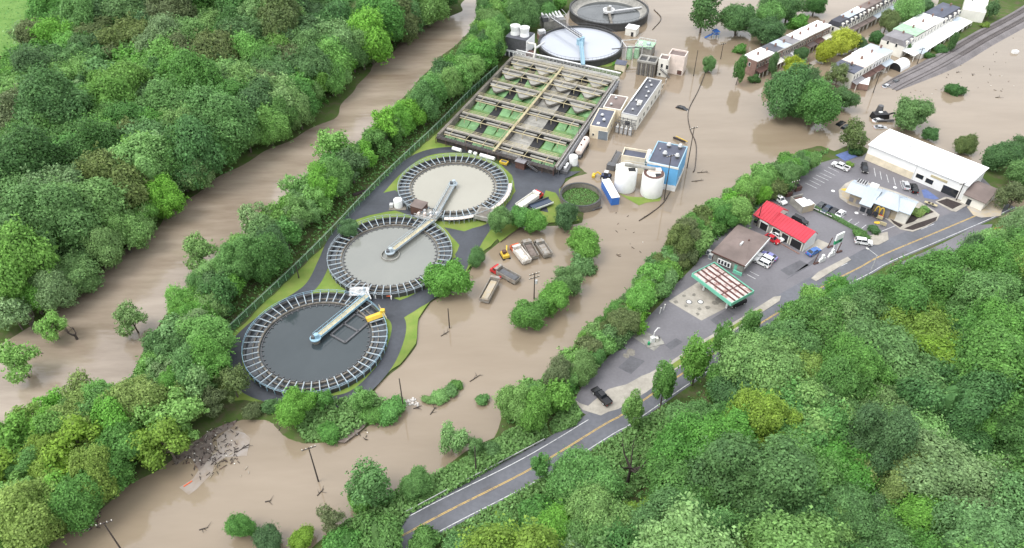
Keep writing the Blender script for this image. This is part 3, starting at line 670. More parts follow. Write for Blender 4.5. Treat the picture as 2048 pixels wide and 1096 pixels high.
# hedge on the slope above the flood
lmh = [(1080,800,'above the parked dark pickup'),(1200,700,'beside the empty asphalt lot'),(1290,580,'beside the rusty canopy'),(1400,470,'behind the brown roofed shop'),(1480,390,'behind the red roof'),(1600,320,'behind the fast food parking lot')]
nh = scatter([(1012,842),(1015,815),(1060,780),(1120,740),(1180,678),(1240,615),(1300,545),(1345,490),(1390,445),(1450,400),(1520,358),(1570,335),(1600,305),(1640,290),(1640,312),(1580,352),(1545,380),(1500,405),(1480,425),(1420,455),(1385,495),(1340,555),(1300,600),(1250,652),(1200,700),(1150,750),(1110,800),(1060,828)],
        2.2, 4.2, 0.66, ['round','bush','bush'], ['mid','olive','mid','bright','bright','mid'], lambda c, p, R: f"{'large' if R > 3.2 else 'small'} {CW[c]} shrub of the slope hedge {near(p, lmh)}",
        'shrubs of the hedge between flood and parking lots', 'hedge_shrub', 'shrub', 5, zs=(0.95,1.35))
# the wooded hillside at lower right
lmf = [(1400,800,'just above the road at the apron'),(1650,650,'above the road by the canopy'),(1900,540,'above the road by the fast food lot'),(1300,1020,'at the lower edge of the picture'),(1650,950,'low on the hillside'),(1950,900,'at the right edge of the hillside'),(1950,700,'high on the right of the hillside'),(1000,1060,'below the road bend')]
hillpoly = [(1365,868),(1412,822),(1465,785),(1515,738),(1575,690),(1620,650),(1680,618),(1730,600),(1800,600),(1850,575),(1900,545),(1960,500),(2030,470),(2150,450),(2200,600),(2200,1250),(1250,1250),(1150,1200),(1060,1180),(960,1160),(890,1150),(990,1112),(1060,1082),(1130,1050),(1200,1030),(1290,990)]
nhill = scatter(hillpoly, 4.8, 9.8, 0.83, ['fine','fine','finetall'], ['mid','pale','mid','dark','mid','pale','bright','yellow','dark','mid'], lambda c, p, R: f"{'broad' if R > 6.9 else 'narrow'} {CW[c]} hillside tree {near(p, lmf)}",
        'trees of the wooded hillside beside the road', 'hillside_tree', 'tree', 6, zs=(0.85,1.35), holes=[[(1170,1030),(1185,880),(1300,835),(1350,890),(1340,1020),(1250,1060)]])
print('TREES', nf, ne, nr, nr2, nh, nhill)
lmv = [(1450,750,'opposite the empty lot'),(1640,610,'opposite the red roof'),(1850,570,'beside the driveway'),(1970,485,'near the flooded road end')]
for sd, pl in ((7, [(1450,748),(1480,722),(1548,668),(1608,618),(1655,596),(1690,592),(1700,600),(1640,632),(1570,692),(1500,752),(1450,790)]), (8, [(1800,595),(1850,568),(1890,545),(1930,510),(1985,475),(2015,480),(1960,520),(1900,566),(1840,600)])):
    scatter(pl, 2.6, 4.8, 0.62, ['round','tall','bush'], ['mid','bright','mid','dark'], lambda c, p, R: f"{'taller' if R > 3.5 else 'low'} {CW[c]} roadside tree {near(p, lmv)}", 'trees along the foot of the hillside', 'roadside_tree', 'tree', sd, tries=2500)
# ---- trees that can be told apart
for a in [
 (897,560,84,'round','bright','dense bright green tree at the flood edge, right of the middle round tank'),
 (950,514,36,'round','mid','small round green tree on the grass edge above the big yard tree'),
 (1002,440,50,'tall','mid','leftmost of the three trees in front of the dump truck yard, with bare lower trunk'),
 (1042,435,54,'round','mid','middle tree in front of the dump truck yard, before the white load'),
 (1070,441,50,'round','bright','rightmost of the three trees in front of the dump truck yard'),
 (1133,432,54,'round','dark','dark bluish green tree just below the overgrown round tank'),
 (1165,488,66,'round','bright','bright tree at the upper end of the flooded tree row'),
 (1166,528,56,'bush','mid','low shrub under the upper end of the flooded tree row'),
 (1140,560,64,'round','mid','second tree of the flooded row, mid green'),
 (1112,596,70,'round','bright','third tree of the flooded row, brighter and wider'),
 (1063,628,68,'round','mid','tree at the lower end of the flooded row, by the pole'),
 (1408,22,78,'airy','dark','tall drooping dark tree standing in the flood left of the town'),
 (1478,38,70,'round','dark','dark tree behind the lower end of the brick row'),
 (1528,62,62,'round','dark','big dark tree against the back of the brick row'),
 (1578,15,60,'round','dark','dark tree at the top edge behind the brick row'),
 (1545,8,50,'round','dark','dark treetop at the top edge, second from the dark drooping tree'),
 (1596,45,44,'bush','mid','low rounded tree near the middle of the brick row'),
 (1630,12,44,'round','dark','dark tree at the top edge beside the slate roofed row'),
 (1420,128,28,'tall','mid','small upright green tree alone in the flood beside the utility poles'),
 (1480,98,28,'bush','mid','small shrub at the back corner of the brick row'),
 (1478,140,26,'col','dark','slim dark tree in front of the brick end wall'),
 (1508,158,24,'bush','dark','dark shrub in the flood below the brick end wall'),
 (1548,130,22,'col','dark','narrow dark tree beside the porches of the brick row'),
 (1604,108,32,'round','dark','dark round tree in front of the brick row porches'),
 (1589,132,48,'round','lime','lime yellow tree nearest the large dark tree clump'),
 (1655,102,48,'round','lime','lime yellow tree in the middle, left of the solar roof'),
 (1691,84,52,'round','lime','lime yellow tree farthest up the street'),
 (1718,88,30,'round','dark','dark tree tucked behind the farthest lime tree'),
 (1575,180,100,'round','dark','left and largest tree of the dark clump standing in the flood'),
 (1632,205,96,'round','mid','lower tree of the dark clump standing in the flood'),
 (1620,165,70,'round','dark','upper tree of the dark clump standing in the flood'),
 (1685,195,54,'round','dark','right hand tree of the dark clump, beside the white carport'),
 (1677,152,46,'airy','olive','thin olive tree in front of the solar roof'),
 (1775,42,40,'tall','olive','olive tree at the end of the gray mansard house'),
 (1750,75,30,'bush','dark','dark shrub above the white roof'),
 (1818,22,58,'tall','bright','bright green tall tree between the two house rows'),
 (1850,12,34,'round','dark','dark tree at the top edge beyond the white houses'),
 (1806,94,30,'round','mid','round green tree beside the white arched tent'),
 (1982,20,32,'airy','dark','loose dark tree beside the pale flat roof at top right'),
 (1970,50,16,'bush','yellow','small yellow green bush beside the railway'),
 (1882,98,22,'bush','dark','dark shrub in the yards between the white porches and the railway'),
 (1858,110,18,'bush','dark','small dark shrub near the blue gray shed'),
 (1540,30,60,'round','mid','mid green tree between the dark trees behind the brick row'),
 (1606,75,26,'bush','dark','dark shrub against the back wall of the brick row'),
 (1640,70,24,'bush','dark','dark shrub at the far front of the brick row'),
 (1911,178,34,'bush','dark','dark bush alone in the open flood water'),
 (1908,84,18,'col','dark','thin dark tree in the flood near the railway'),
 (1824,224,76,'round','mid','large rounded tree behind the white hall'),
 (1863,268,32,'round','dark','small dark tree behind the white hall'),
 (1930,287,40,'round','olive','olive tree behind the right end of the white hall'),
 (2005,312,66,'round','dark','dark tree at the right edge behind the gray wing'),
 (2048,350,70,'round','mid','mid green tree cut by the right edge, behind the flooded road end'),
 (2045,295,50,'round','dark','dark tree cut by the right edge above the others'),
 (2030,395,58,'airy','olive','thin pale olive tree leaning over the flooded road end'),
 (1706,272,58,'airy','olive','bare looking olive tree at the left end of the white hall'),
 (1712,300,30,'bush','dark','dark shrub under the bare looking tree by the white hall'),
 (1700,328,14,'bush','yellow','small light green shrub at the blue pavement by the white hall'),
 (1270,818,42,'col','bright','slim bright tree on the road verge right of the dark pickup'),
 (1330,768,52,'col','mid','second slim tree along the far side of the road'),
 (1396,720,58,'col','bright','tallest of the slim trees along the far side of the road'),
 (1449,680,44,'col','mid','slim tree along the road opposite the gas canopy pad'),
 (1502,646,36,'col','mid','small slim tree beside the road, farthest up the verge'),
 (1172,965,140,'fine','mid','big rounded pale tree below the road, left of the dead tree'),
 (1285,1045,105,'finetall','yellow','tall yellow green tree at the bottom edge below the dead tree'),
 (1075,1035,84,'bush','mid','bush on the bank just below the lower road'),
 (1000,1078,80,'bush','bright','bright bush at the bottom edge below the lower road'),
 (925,1096,70,'bush','mid','bush cut by the bottom edge beside the road end'),
 (1340,945,70,'round','bright','bright small tree right of the thinner dead tree'),
 (1650,1060,170,'fine','pale','big pale grayish green tree at the bottom edge of the hillside'),
 (1640,845,190,'fine','pale','broad pale crown in the middle of the hillside'),
 (1048,28,58,'tall','mid','tall green tree left of the gray machinery by the upper tanks'),
 (1072,4,56,'round','dark','dark tree at the top edge behind the gray machinery'),
 (1092,22,40,'round','mid','tree squeezed between the gray machinery and the half empty tank'),
 (1112,8,44,'bush','mid','scrub at the top edge beside the half empty tank'),
 (1022,22,50,'airy','bright','light feathery tree behind the cooling tower'),
 (432,800,58,'airy','olive','thin olive tree over the debris bank, left of another'),
 (505,822,40,'bush','olive','olive scrub at the flooded corner below the dark tank'),
 (540,812,34,'bush','mid','green scrub just left of the bright tree below the dark tank'),
 (1081,932,38,'col','mid','slim tree alone at the road edge in the lower middle'),
 (742,972,100,'airy','mid','big loose tree on the slope at the lower end of the road'),
 (718,1000,50,'round','bright','bright lower tree under the big loose tree'),
 (832,962,58,'round','mid','rounded tree in the flood edge at the lower road'),
 (905,880,66,'airy','pale','pale loose tree at the flood edge by the roadside pole'),
 (948,890,40,'airy','mid','slender tree next to the roadside pole'),
 (985,900,40,'bush','mid','green shrub right of the roadside pole'),
 (588,815,76,'round','bright','bright yellow green tree in front of the lowest round tank'),
 (480,1055,54,'tall','mid','feathery green tree at the bottom edge, left of the dark one'),
 (535,1078,62,'round','dark','dark round tree at the bottom edge'),
 (606,1078,50,'round','yellow','lime green round tree at the bottom edge'),
 (665,1040,56,'airy','olive','olive thin tree at the bottom edge of the flood'),
 (760,1070,90,'bush','mid','wide green bush at the bottom edge by the road end'),
 (690,1085,70,'bush','mid','wide low bush at the bottom edge, left of the road end'),
 (850,1078,60,'bush','mid','green bush at the bottom edge covering the road end'),
 (465,765,74,'airy','olive','olive bare looking tree at the lower left of the lowest tank'),
 (648,800,42,'airy','mid','thin tree right of the bright tree below the lowest tank'),
 (725,800,50,'airy','bright','loose bright tree by the flood at the tip of the plant road'),
 (400,505,70,'airy','bright','loose bright tree leaning over the river below the dark clump'),
 (515,445,80,'airy','pale','pale loose tree over the river left of the middle tank'),
 (600,385,72,'airy','bright','open crowned tree over the river, left of the fence bend'),
 (672,300,84,'airy','bright','tall open tree over the river left of the beige tank'),
 (265,640,66,'airy','pale','pale open tree reaching into the river beside the lowest tank'),
 (25,625,80,'airy','pale','half bare pale tree in the flooded river margin at the left edge'),
 (105,655,60,'airy','bright','small bright tree standing in the river at left'),
 (40,725,80,'airy','bright','loose bright tree standing in the river at the left edge'),
 (700,455,40,'round','dark','dark tree inside the bend of the fence by the middle tank'),
]:
    tree(*a, **({'zs': 1.5} if a[3] == 'col' else {}))
for a in [((780,825),58,'mid','bushy green scrub at the foot of the pole by the white rocks'),((880,795),38,'bright','left clump of green brush drifting out of the flood'),((915,772),26,'mid','thin end of the green brush line in the flood'),((855,800),22,'bright','small brush tuft near the white rocks'),((965,800),30,'mid','small green brush island in the flood'),((660,868),48,'mid','low round bush on the mud right of the bright tree'),((742,828),42,'mid','low bush between the loose bright tree and the scrub'),((900,783),34,'mid','middle clump of the green brush line'),
          ((1722,468),30,'mid','low round bush at the end of the parking hedge'),((1746,458),24,'dark','dark clipped bush beside the parking lot entrance'),((1834,424),26,'yellow','yellow green ornamental shrub in front of the fast food building'),((1850,418),20,'bright','bright ornamental shrub at the corner of the fast food bed'),((705,340),30,'mid','scrub by the dark debris at the river fence'),((1228,128),10,'bright','grass tuft beside the upper round tank'),((1135,392),10,'bright','weed clump on the left inside the overgrown round tank'),((1186,392),10,'bright','weed clump on the right inside the overgrown round tank')]:
    (px,py),w,c,l = a
    x, y, zb, R = at_crown(px, py, w, 'bush', 0.7)
    if 'overgrown' in l: zb += 0.35
    plant(x, y, max(zb, 0), R, 'bush', c, l, 'bush', None, 'bush', 0.7)
# clipped hedge between the two parking lots
hl = smooth_line(wl([(1613,411),(1650,428),(1690,448),(1722,466)], ZP)); P, Nn = [], []
for p in resample(hl, 0.02):
    for _ in range(5):
        a = random.uniform(0, PI); r = random.uniform(.7,1.0); d = (hl[-1]-hl[0]).normalized(); q = Vector((-d.y,d.x))
        P.append((p.x+q.x*math.cos(a)*r*.8, p.y+q.y*math.cos(a)*r*.8, ZP+.1+math.sin(a)*r*(1.0+.15*math.sin(p.x*1.3)))); Nn.append((q.x*math.cos(a), q.y*math.cos(a), math.sin(a)+.3))
V = quads(np.array(P), np.array(Nn)+0.8*unit(len(P)), np.full(len(P), .14)); o = link('hedge', quadmesh('hedge', V, LEAF['mid'])); tag(o, 'low clipped hedge between the two parking lots', 'hedge')
# dead trees
def bare(px, py, h, label, spread=0.5, n=7):
    x, y = g(px, py, ZP); z = zg(x, y); x, y = g(px, py, z)
    t = thing('bare_tree', label, 'bare tree', (x,y,z)); m = MB(); m.tube((0,0,-.3),(0.1,0,h*.45),.36,.27,'wood',7); m.build('trunk', t)
    for i in range(n):
        a = random.uniform(0,2*PI); s = Vector((0.1,0,h*random.uniform(.3,.45))); e = Vector((math.cos(a)*h*spread*.5, math.sin(a)*h*spread*.5, h*random.uniform(.7,1.0))); mid = s.lerp(e,.5)+Vector((math.cos(a)*.6,math.sin(a)*.6,-.2))
        m = MB(); m.tube(s, mid, .19,.13,'wood',5); m.tube(mid, e, .13,.05,'wood',5)
        for k in range(3):
            b = mid.lerp(e, random.uniform(.1,.9)); m.tube(b, b+Vector((random.uniform(-1,1),random.uniform(-1,1),random.uniform(.5,1.6))), .06,.025,'wood',4)
        m.build('limb', t)
bare(1255,966,12,'dead bare tree with spreading dark limbs beside the road')
bare(1305,978,9,'thinner dead tree right of the spreading bare tree', .25, 4)
bare(75,672,9,'leafless tree in the flooded river margin, left one', .4, 5)
bare(160,690,8,'leafless trunk leaning over the river at left', .25, 3)
# undergrowth: leafy cover on the ground of forests and banks
def cover(polys, n, seed):
    global rng
    rng = np.random.default_rng(seed); Ps = []
    for P2, frac in polys:
        W = np.array([g(p[0], p[1], 1.0) for p in P2]); k = 0
        X = rng.uniform(W[:,0].min(), W[:,0].max(), n*6); Y = rng.uniform(W[:,1].min(), W[:,1].max(), n*6)
        s = sdist(X, Y, W); X, Y = X[s > 0][:int(n*frac)], Y[s > 0][:int(n*frac)]
        Z = height(X, Y); ok = Z > 0.15; X, Y, Z = X[ok], Y[ok], Z[ok]
        Ps.append(np.stack([X, Y, Z+rng.uniform(0, 1, len(X))**2*(1.0+0.9*np.sin(X*.5)*np.sin(Y*.4))+.05], 1))
    P = np.concatenate(Ps); Nn = unit(len(P))*0.8; Nn[:,2] += 0.9
    return quads(P, Nn, rng.uniform(.20, .48, len(P)))
V = cover([([(-150,600),(30,560),(150,500),(300,420),(450,330),(560,270),(660,200),(760,110),(900,20),(900,-60),(-150,-60)], .30),
           ([(290,700),(440,560),(600,420),(740,280),(880,140),(960,0),(1040,0),(1000,125),(880,250),(800,325),(700,425),(590,540),(430,695),(420,790),(350,860),(150,1020),(-50,1120),(-90,930),(250,760)], .22),
           ([(1005,850),(1130,735),(1300,540),(1420,420),(1600,305),(1660,300),(1570,375),(1480,445),(1405,500),(1300,615),(1150,790),(1100,835)], .14),
           ([(1170,935),(1300,850),(1560,660),(1800,560),(2000,455),(2200,470),(2200,1250),(1050,1250),(880,1090),(1000,1020)], .34)], 60000, 21)
o = link('undergrowth', quadmesh('undergrowth', V, LEAF['mid'])); tag(o, 'leafy green undergrowth covering the forest floor and banks', 'undergrowth'); o['kind'] = 'stuff'
V = cover([([(884,1066),(1072,962),(1260,852),(1330,812),(1345,840),(1310,960),(1230,1020),(1100,1010),(930,1085)], .35), ([(-60,330),(-60,150),(30,200),(40,260)], .2), ([(690,30),(690,-20),(745,-20),(730,25)], .2), ([(650,1085),(700,1030),(860,952),(990,880),(1010,860),(1090,845),(1100,868),(950,955),(820,1025),(780,1085)], .5), ([(1100,845),(1145,790),(1165,830),(1150,850),(1105,865)], .12),
           ([(560,800),(610,885),(690,885),(740,846),(810,830),(820,806),(750,780),(640,805)], .2)], 27000, 22)
o = link('roadside_grass', quadmesh('roadside_grass', V, LEAF['bright'])); tag(o, 'rough bright green grass of the road embankments and meadow', 'grass'); o['kind'] = 'stuff'
# ------------------------------------------------------------------ clarifier tanks
def tank(label, px, x0, x1, y0, y1, water, bridge_to, bcol, deckmat, skip=()):
    zt = 1.7
    a, b = g(px, y0, zt), g(px, y1, zt); cx, cy = g((x0+x1)/2, (y0+y1)/2, zt)[0], (a[1]+b[1])/2
    R = (x1-x0)/2*proj(cx, cy, zt)[2]/F; R *= .985; ri = R*0.80
    t = thing('clarifier_tank', label, 'settling tank', (cx,cy,ZI), 0, 'round settling tanks with radial beams')
    def P(nm, m, par=t, smooth=False): return m.build(nm, par, smooth)
    m = MB(); m.ring(R-0.4, R, -0.6, 1.2, 'concw', 96); P('outer_wall', m)
    m = MB(); m.ring(R-2.1, R-1.9, 0, 0.85, 'concd', 96); m.ring(ri-0.2, ri+0.2, 0, 0.95, 'concd', 72); m.ring(ri-.75, ri-.6, 0.35, .72, 'steel', 72); P('weir_wall', m)
    m = MB(); m.lathe([(ri,0.45),(R-.2,0.45)], 'chan', 72); P('channel_water', m)
    m = MB(); m.disc(ri, 0.52, water, 72); P('water', m)
    ba = math.atan2(bridge_to[1]-cy, bridge_to[0]-cx)
    n = 50
    for i in range(n):
        an = 2*PI*(i+.5)/n
        dlt = (an-ba+PI) % (2*PI)-PI
        if abs(dlt) < 0.075 or any(abs((an-s+PI) % (2*PI)-PI) < w for s, w in skip): continue
        m = MB(); ca, sa = math.cos(an), math.sin(an)
        m.beam(((ri-.15)*ca,(ri-.15)*sa,1.28),((R+.25)*ca,(R+.25)*sa,1.28), .20, .24, 'bluegal')
        m.beam(((R+.1)*ca,(R+.1)*sa,.0),((R+.1)*ca+.001,(R+.1)*sa,2.15), .2,.2,'bluegal') if False else m.tube(((R+.1)*ca,(R+.1)*sa,-.5),((R+.1)*ca,(R+.1)*sa,2.1), .10,.10,bcol,6)
        P('beam', m)
    m = MB()
    for z in (1.6, 2.1): m.lathe([(R+.07,z-.035),(R+.13,z-.035),(R+.13,z+.035),(R+.07,z+.035)], bcol, 96, close=True)
    P('railing', m)
    # scum baffle feet
    m = MB(); m.beam((ri-.55,0,.8),(ri-1.25,0,.62), .2,.12,'steel'); bm_ = m.mesh('weir_bracket')
    for i in range(50):
        o = link('weir_bracket', bm_, t); o.rotation_euler = (0,0,2*PI*i/50)
    # bridge from the rim to the middle
    ca, sa = math.cos(ba), math.sin(ba); e = Vector((ca*(R+1.2), sa*(R+1.2), 1.9)); q = Vector((-sa, ca, 0))
    br = MB(); br.beam((0,0,1.75), e+Vector((0,0,-.15)), 1.25, .22, deckmat); o = P('bridge', br)
    for s in (-1, 1):
        m = MB(); m.beam(q*s*.72+Vector((0,0,1.75)), e+q*s*.72-Vector((0,0,.15)), .16, .6, bcol)
        L = (e-Vector((0,0,1.9))).length
        for k in range(12):
            p = Vector((ca*L*k/11, sa*L*k/11, 1.9))+q*s*.75; m.tube(p, p+Vector((0,0,1.05)), .04,.04,bcol,5)
        m.tube(q*s*.75+Vector((0,0,2.95)), e+q*s*.75+Vector((0,0,1.05)), .05,.05,bcol,5); m.build('handrail', o)
    m = MB(); m.cyl((0,0), .9, .4, 1.7, 'concd', 20); m.cyl((0,0), 1.35, 1.7, 1.95, bcol, 20); m.cyl((.25,.1), .55, 1.95, 3.0, bcol, 14); m.box(-.9,-.1,-.6,.3,1.95,2.6,'steel'); P('centre_drive', m)
    return t, (cx, cy), R, ri
br = g(727, 598, 2.2)
tA, cA, RA, riA = tank('lowest round tank full of dark slate water with a light blue bridge', 630, 487, 773, 586, 787, 'wA', br, 'bluel', 'ypale', skip=[(0.62,0.13)])
m = MB()      # dark baffle box right of the bridge
ang = math.atan2(br[1]-cA[1], br[0]-cA[0]); ca, sa = math.cos(ang), math.sin(ang); q = Vector((sa, -ca, 0)); u = Vector((ca, sa, 0))
for a, b in (((3.5,1.2),(3.5,6.0)),((3.5,6.0),(13.2,6.0)),((8.0,1.2),(8.0,6.0)),((12.2,1.2),(12.2,6.0)),((3.5,1.3),(13.2,1.3))):
    m.beam(u*a[0]+q*a[1]+Vector((0,0,.62)), u*b[0]+q*b[1]+Vector((0,0,.62)), .45, .5, 'steel')
m.build('baffle_frame', tA)
br2 = g(862, 442, 2.2)
tB, cB, RB, riB = tank('middle round tank of gray water with a pale yellow bridge and ring at its centre', 780, 655, 904, 433, 591, 'wB', br2, 'bluegal', 'ypale')
m = MB(); m.ring(2.3, 2.5, .3, 1.0, 'concg', 40); m.build('stilling_ring', tB)
br3 = g(868, 436, 2.2)
tC, cC, RC, riC = tank('farthest of the three beam rimmed tanks, full of smooth beige water', 906, 795, 1017, 311, 438, 'wC', br3, 'bluegal', 'concg')
# platform between tanks A and B, yellow cover and pipework
x, y = g(770, 625, 2.2); t = thing('scum_box', 'bright yellow covered trough on the rim of the dark round tank', 'trough', (cA[0],cA[1],ZI))
a1 = Vector((x-cA[0], y-cA[1], 0)); dr = a1.normalized(); pq = Vector((-dr.y, dr.x, 0))
m = MB(); p0 = dr*(riA-.6); p1 = dr*(RA+.4)
m.hexa([p0-pq*.9+Vector((0,0,1.5)), p1-pq*.9+Vector((0,0,1.5)), p1+pq*.9+Vector((0,0,1.5)), p0+pq*.9+Vector((0,0,1.5))], [p0-pq*.45+Vector((0,0,2.2)), p1-pq*.45+Vector((0,0,2.2)), p1+pq*.45+Vector((0,0,2.2)), p0+pq*.45+Vector((0,0,2.2))], 'yellow'); m.build('cover', t)
m = MB(); m.beam(p1-pq*2.6+Vector((0,0,2.5)), p1+pq*2.6+Vector((0,0,2.5)), .1,.1,'ypale'); m.beam(p1-pq*2.6+Vector((0,0,1.9)), p1+pq*2.6+Vector((0,0,1.9)), .1,.1,'ypale'); m.box(p1.x-.5,p1.x+.5,p1.y-.5,p1.y+.5,1.6,2.9,'yellow'); m.build('rail', t)
t = thing('pipe_platform', 'white pipe platform between the dark tank and the gray tank', 'platform', (*g(722,592,ZI),ZI))
m = MB(); m.box(-2.6,2.2,-1.6,1.6,1.5,1.7,'gal'); m.build('deck', t)
for a in ((-2.4,-1.4),(2,-1.4),(2,1.4),(-2.4,1.4)):
    m = MB(); m.tube((*a,-.2),(*a,2.8),.08,.08,'gal'); m.build('post', t)
m = MB(); m.path([(-2.4,-1.4,2.8),(2,-1.4,2.8),(2,1.4,2.8),(-2.4,1.4,2.8),(-2.4,-1.4,2.8)],.06,'gal'); m.path([(-2.5,.6,1.9),(1.5,.6,1.9),(3.0,-2.4,1.2)],.2,'white'); m.cyl((-.6,-.3),.5,1.7,2.7,'white',14); m.cyl((1,.4),.35,1.7,2.4,'bluegal',12); m.build('pipework', t)
t = thing('barrier', 'low orange and white barrier frame beside the gray tank', 'barrier', (*g(768,596,ZI),ZI), -.1)
m = MB(); 
for dx in (-2,2): m.box(dx-.1,dx+.1,-.5,.5,0,1,'white')
m.build('frame', t); m = MB(); m.box(-2,2,-.1,.1,.65,.95,'orange'); m.build('board', t)
# brown shed + platform between B and C
A_, an, W, loc = frame((822,425),(850,433),3.2)
t = thing('equipment_shed', 'rusty brown box shed between the gray tank and the beige tank', 'shed', (*g(822,428,ZI),ZI), an)
m = MB(); m.box(0,3.8,0,3.4,0,2.9,'brown'); m.build('wall', t); m = MB(); m.box(-.15,3.95,-.15,3.55,2.9,3.05,'roofbr'); m.build('roof', t); m = MB(); m.box(3.8,3.84,.8,1.9,0,2.1,'steel'); m.build('door', t)
t = thing('pump_platform', 'grated pump platform with gray machines where two bridges meet', 'platform', (*g(852,436,ZI),ZI), an)
m = MB(); m.box(-2.4,4.2,-2.2,2.6,1.2,1.4,'concg'); m.build('deck', t)
for k in range(6):
    m = MB(); m.box(-2+k*1.0,-1.4+k*1.0,-1.4+(k%2)*1.6,-.6+(k%2)*1.6,1.4,2.1+.25*(k%3),'gal' if k%2 else 'pinkw'); m.build('machine', t)
m = MB(); m.path([(-2.4,-2.2,2.4),(4.2,-2.2,2.4),(4.2,2.6,2.4)],.06,'gal'); m.path([(-2.4,-3.2,.9),(2,-3.4,.9),(3.4,-5,.9)],.18,'concg')
for k in range(7): m.tube((-2.4+k*1.1,-2.2,0),(-2.4+k*1.1,-2.2,2.4),.05,.05,'gal',5)
m.build('railing', t)
t = thing('storage_tank', 'short white plastic storage tank beside the beige round tank', 'storage tank', (*g(797,413,ZI),ZI))
m = MB(); m.lathe([(0,2.9),(.7,2.85),(1.25,2.55),(1.3,2.4),(1.3,0)], 'white', 28); m.build('shell', t, True); m = MB(); m.cyl((.2,.1),.35,2.7,3.05,'offw',12); m.build('lid', t); m = MB(); m.box(-2.6,2.4,-1.9,1.5,0,.12,'concd'); m.build('slab', t); m = MB(); m.box(-2.5,-1.5,-.8,.4,.12,1.1,'gal'); m.build('pump', t)
t = thing('concrete_chamber', 'raised square concrete chamber with legs at the rim of the beige tank', 'chamber', (*g(968,436,ZI),ZI), -.35)
m = MB(); m.box(-2.2,2.2,-2.4,2.4,.9,2.1,'concg'); m.build('chamber', t); m = MB(); m.box(-1.6,1.6,-1.9,1.9,2.1,2.16,'concd'); m.build('hatch', t)
for a in ((-1.9,-2.1),(1.9,-2.1),(1.9,2.1),(-1.9,2.1)):
    m = MB(); m.box(a[0]-.2,a[0]+.2,a[1]-.2,a[1]+.2,-.2,.9,'concd'); m.build('leg', t)
# walkway hung on the near rim of tank C
m = MB(); pr = []
for i in range(22):
    an_ = math.radians(-95+i*4.6); pr.append((math.cos(an_), math.sin(an_)))
for (c0,s0),(c1,s1) in zip(pr[:-1], pr[1:]):
    m.hexa([((RC+.2)*c0,(RC+.2)*s0,1.5),((RC+1.3)*c0,(RC+1.3)*s0,1.5),((RC+1.3)*c1,(RC+1.3)*s1,1.5),((RC+.2)*c1,(RC+.2)*s1,1.5)], [((RC+.2)*c0,(RC+.2)*s0,1.65),((RC+1.3)*c0,(RC+1.3)*s0,1.65),((RC+1.3)*c1,(RC+1.3)*s1,1.65),((RC+.2)*c1,(RC+.2)*s1,1.65)], 'pinkw')
    m.tube(((RC+1.3)*c0,(RC+1.3)*s0,-.3),((RC+1.3)*c0,(RC+1.3)*s0,2.6), .07,.07,'bluegal',5); m.tube(((RC+1.3)*c0,(RC+1.3)*s0,2.6),((RC+1.3)*c1,(RC+1.3)*s1,2.6), .06,.06,'bluegal',5)
m.build('rim_walkway', tC)
# ------------------------------------------------------------------ upper tanks D and E
def uptank(name, label, px, x0, x1, yf, yn, zt, wz, water, wall):
    a, b = g(px, yf, zt), g(px, yn, zt); cy = (a[1]+b[1])/2; cx = g(px, (yf+yn)/2, zt)[0]; cx = g(px,548,0)[0]*0+ (px-1024)*proj(0, cy, zt)[2]/F
    R = (x1-x0)/2*proj(cx, cy, zt)[2]/F
    t = thing(name, label, 'settling tank', (cx,cy,0))
    m = MB(); m.ring(R-.55, R, -.5, zt, wall, 96); m.ring(R-.1, R+.25, zt-.35, zt-.1, wall, 96); m.build('wall', t)
    m = MB(); m.disc(R-.4, wz, water, 72); m.build('water', t)
    m = MB(); m.lathe([(R-.2,zt+1.0),(R-.12,zt+1.0),(R-.12,zt+1.08),(R-.2,zt+1.08)], 'steel', 96, close=True)
    for i in range(60): 
        a_ = 2*PI*i/60; m.tube(((R-.16)*math.cos(a_),(R-.16)*math.sin(a_),zt),((R-.16)*math.cos(a_),(R-.16)*math.sin(a_),zt+1.04),.04,.04,'steel',4)
    m.build('railing', t)
    return t, cx, cy, R
tD, dx, dy, RD = uptank('round_thickener', 'round dark walled tank full of pale lavender foam water', 1161, 1077, 1245, 51, 122, 3.2, 2.5, 'wD', 'concw')
e = Vector((*g(1166,128,4.4),0))-Vector((dx,dy,0)); e.z = 4.2
m = MB(); m.beam((0,0,4.2), e, 1.3, .25, 'bluel')
for s in (-1,1):
    q = Vector((-e.y,e.x,0)).normalized()*.7*s; m.beam(q+Vector((0,0,4.6)), e+q+Vector((0,0,.4)), .12,.9,'bluel')
m.build('bridge', tD)
m = MB(); m.cyl((0,0),1.6,2.4,4.4,'bluel',18); m.cyl((.6,.5),1.0,4.4,5.3,'bluel',14); m.cyl((-.9,-.5),.8,4.4,5.0,'bluel',14); m.build('centre_drive', tD)
e = Vector((*g(1103,33,6.0),0))-Vector((dx,dy,0)); e.z = 5.6
m = MB(); m.beam((0,0,5.4), e, 1.1,.18,'gal')
for s in (-1,1):
    q = Vector((-e.y,e.x,0)).normalized()*.6*s; m.beam(q+Vector((0,0,6.3)), e+q+Vector((0,0,.9)), .14,.14,'steel'); m.beam(q+Vector((0,0,5.5)), e+q, .16,.3,'steel')
    for k in range(12): p = e*(k/12); m.beam(q+Vector((p.x,p.y,5.5)), q+Vector((e.x*(k+1)/12,e.y*(k+1)/12,6.4)), .08,.08,'steel')
m.build('truss_walkway', tD)
tE, ex, ey, RE = uptank('round_tank', 'half empty round tank at the top edge with dark shallow water', 1218, 1140, 1297, -16, 51, 3.4, 1.0, 'wE', 'concw')
m = MB(); m.lathe([(RE-.6,2.9),(RE-.9,2.2),(RE-1.6,1.3),(RE-3.5,.98)], 'concg', 72); m.build('inner_wall', tE)
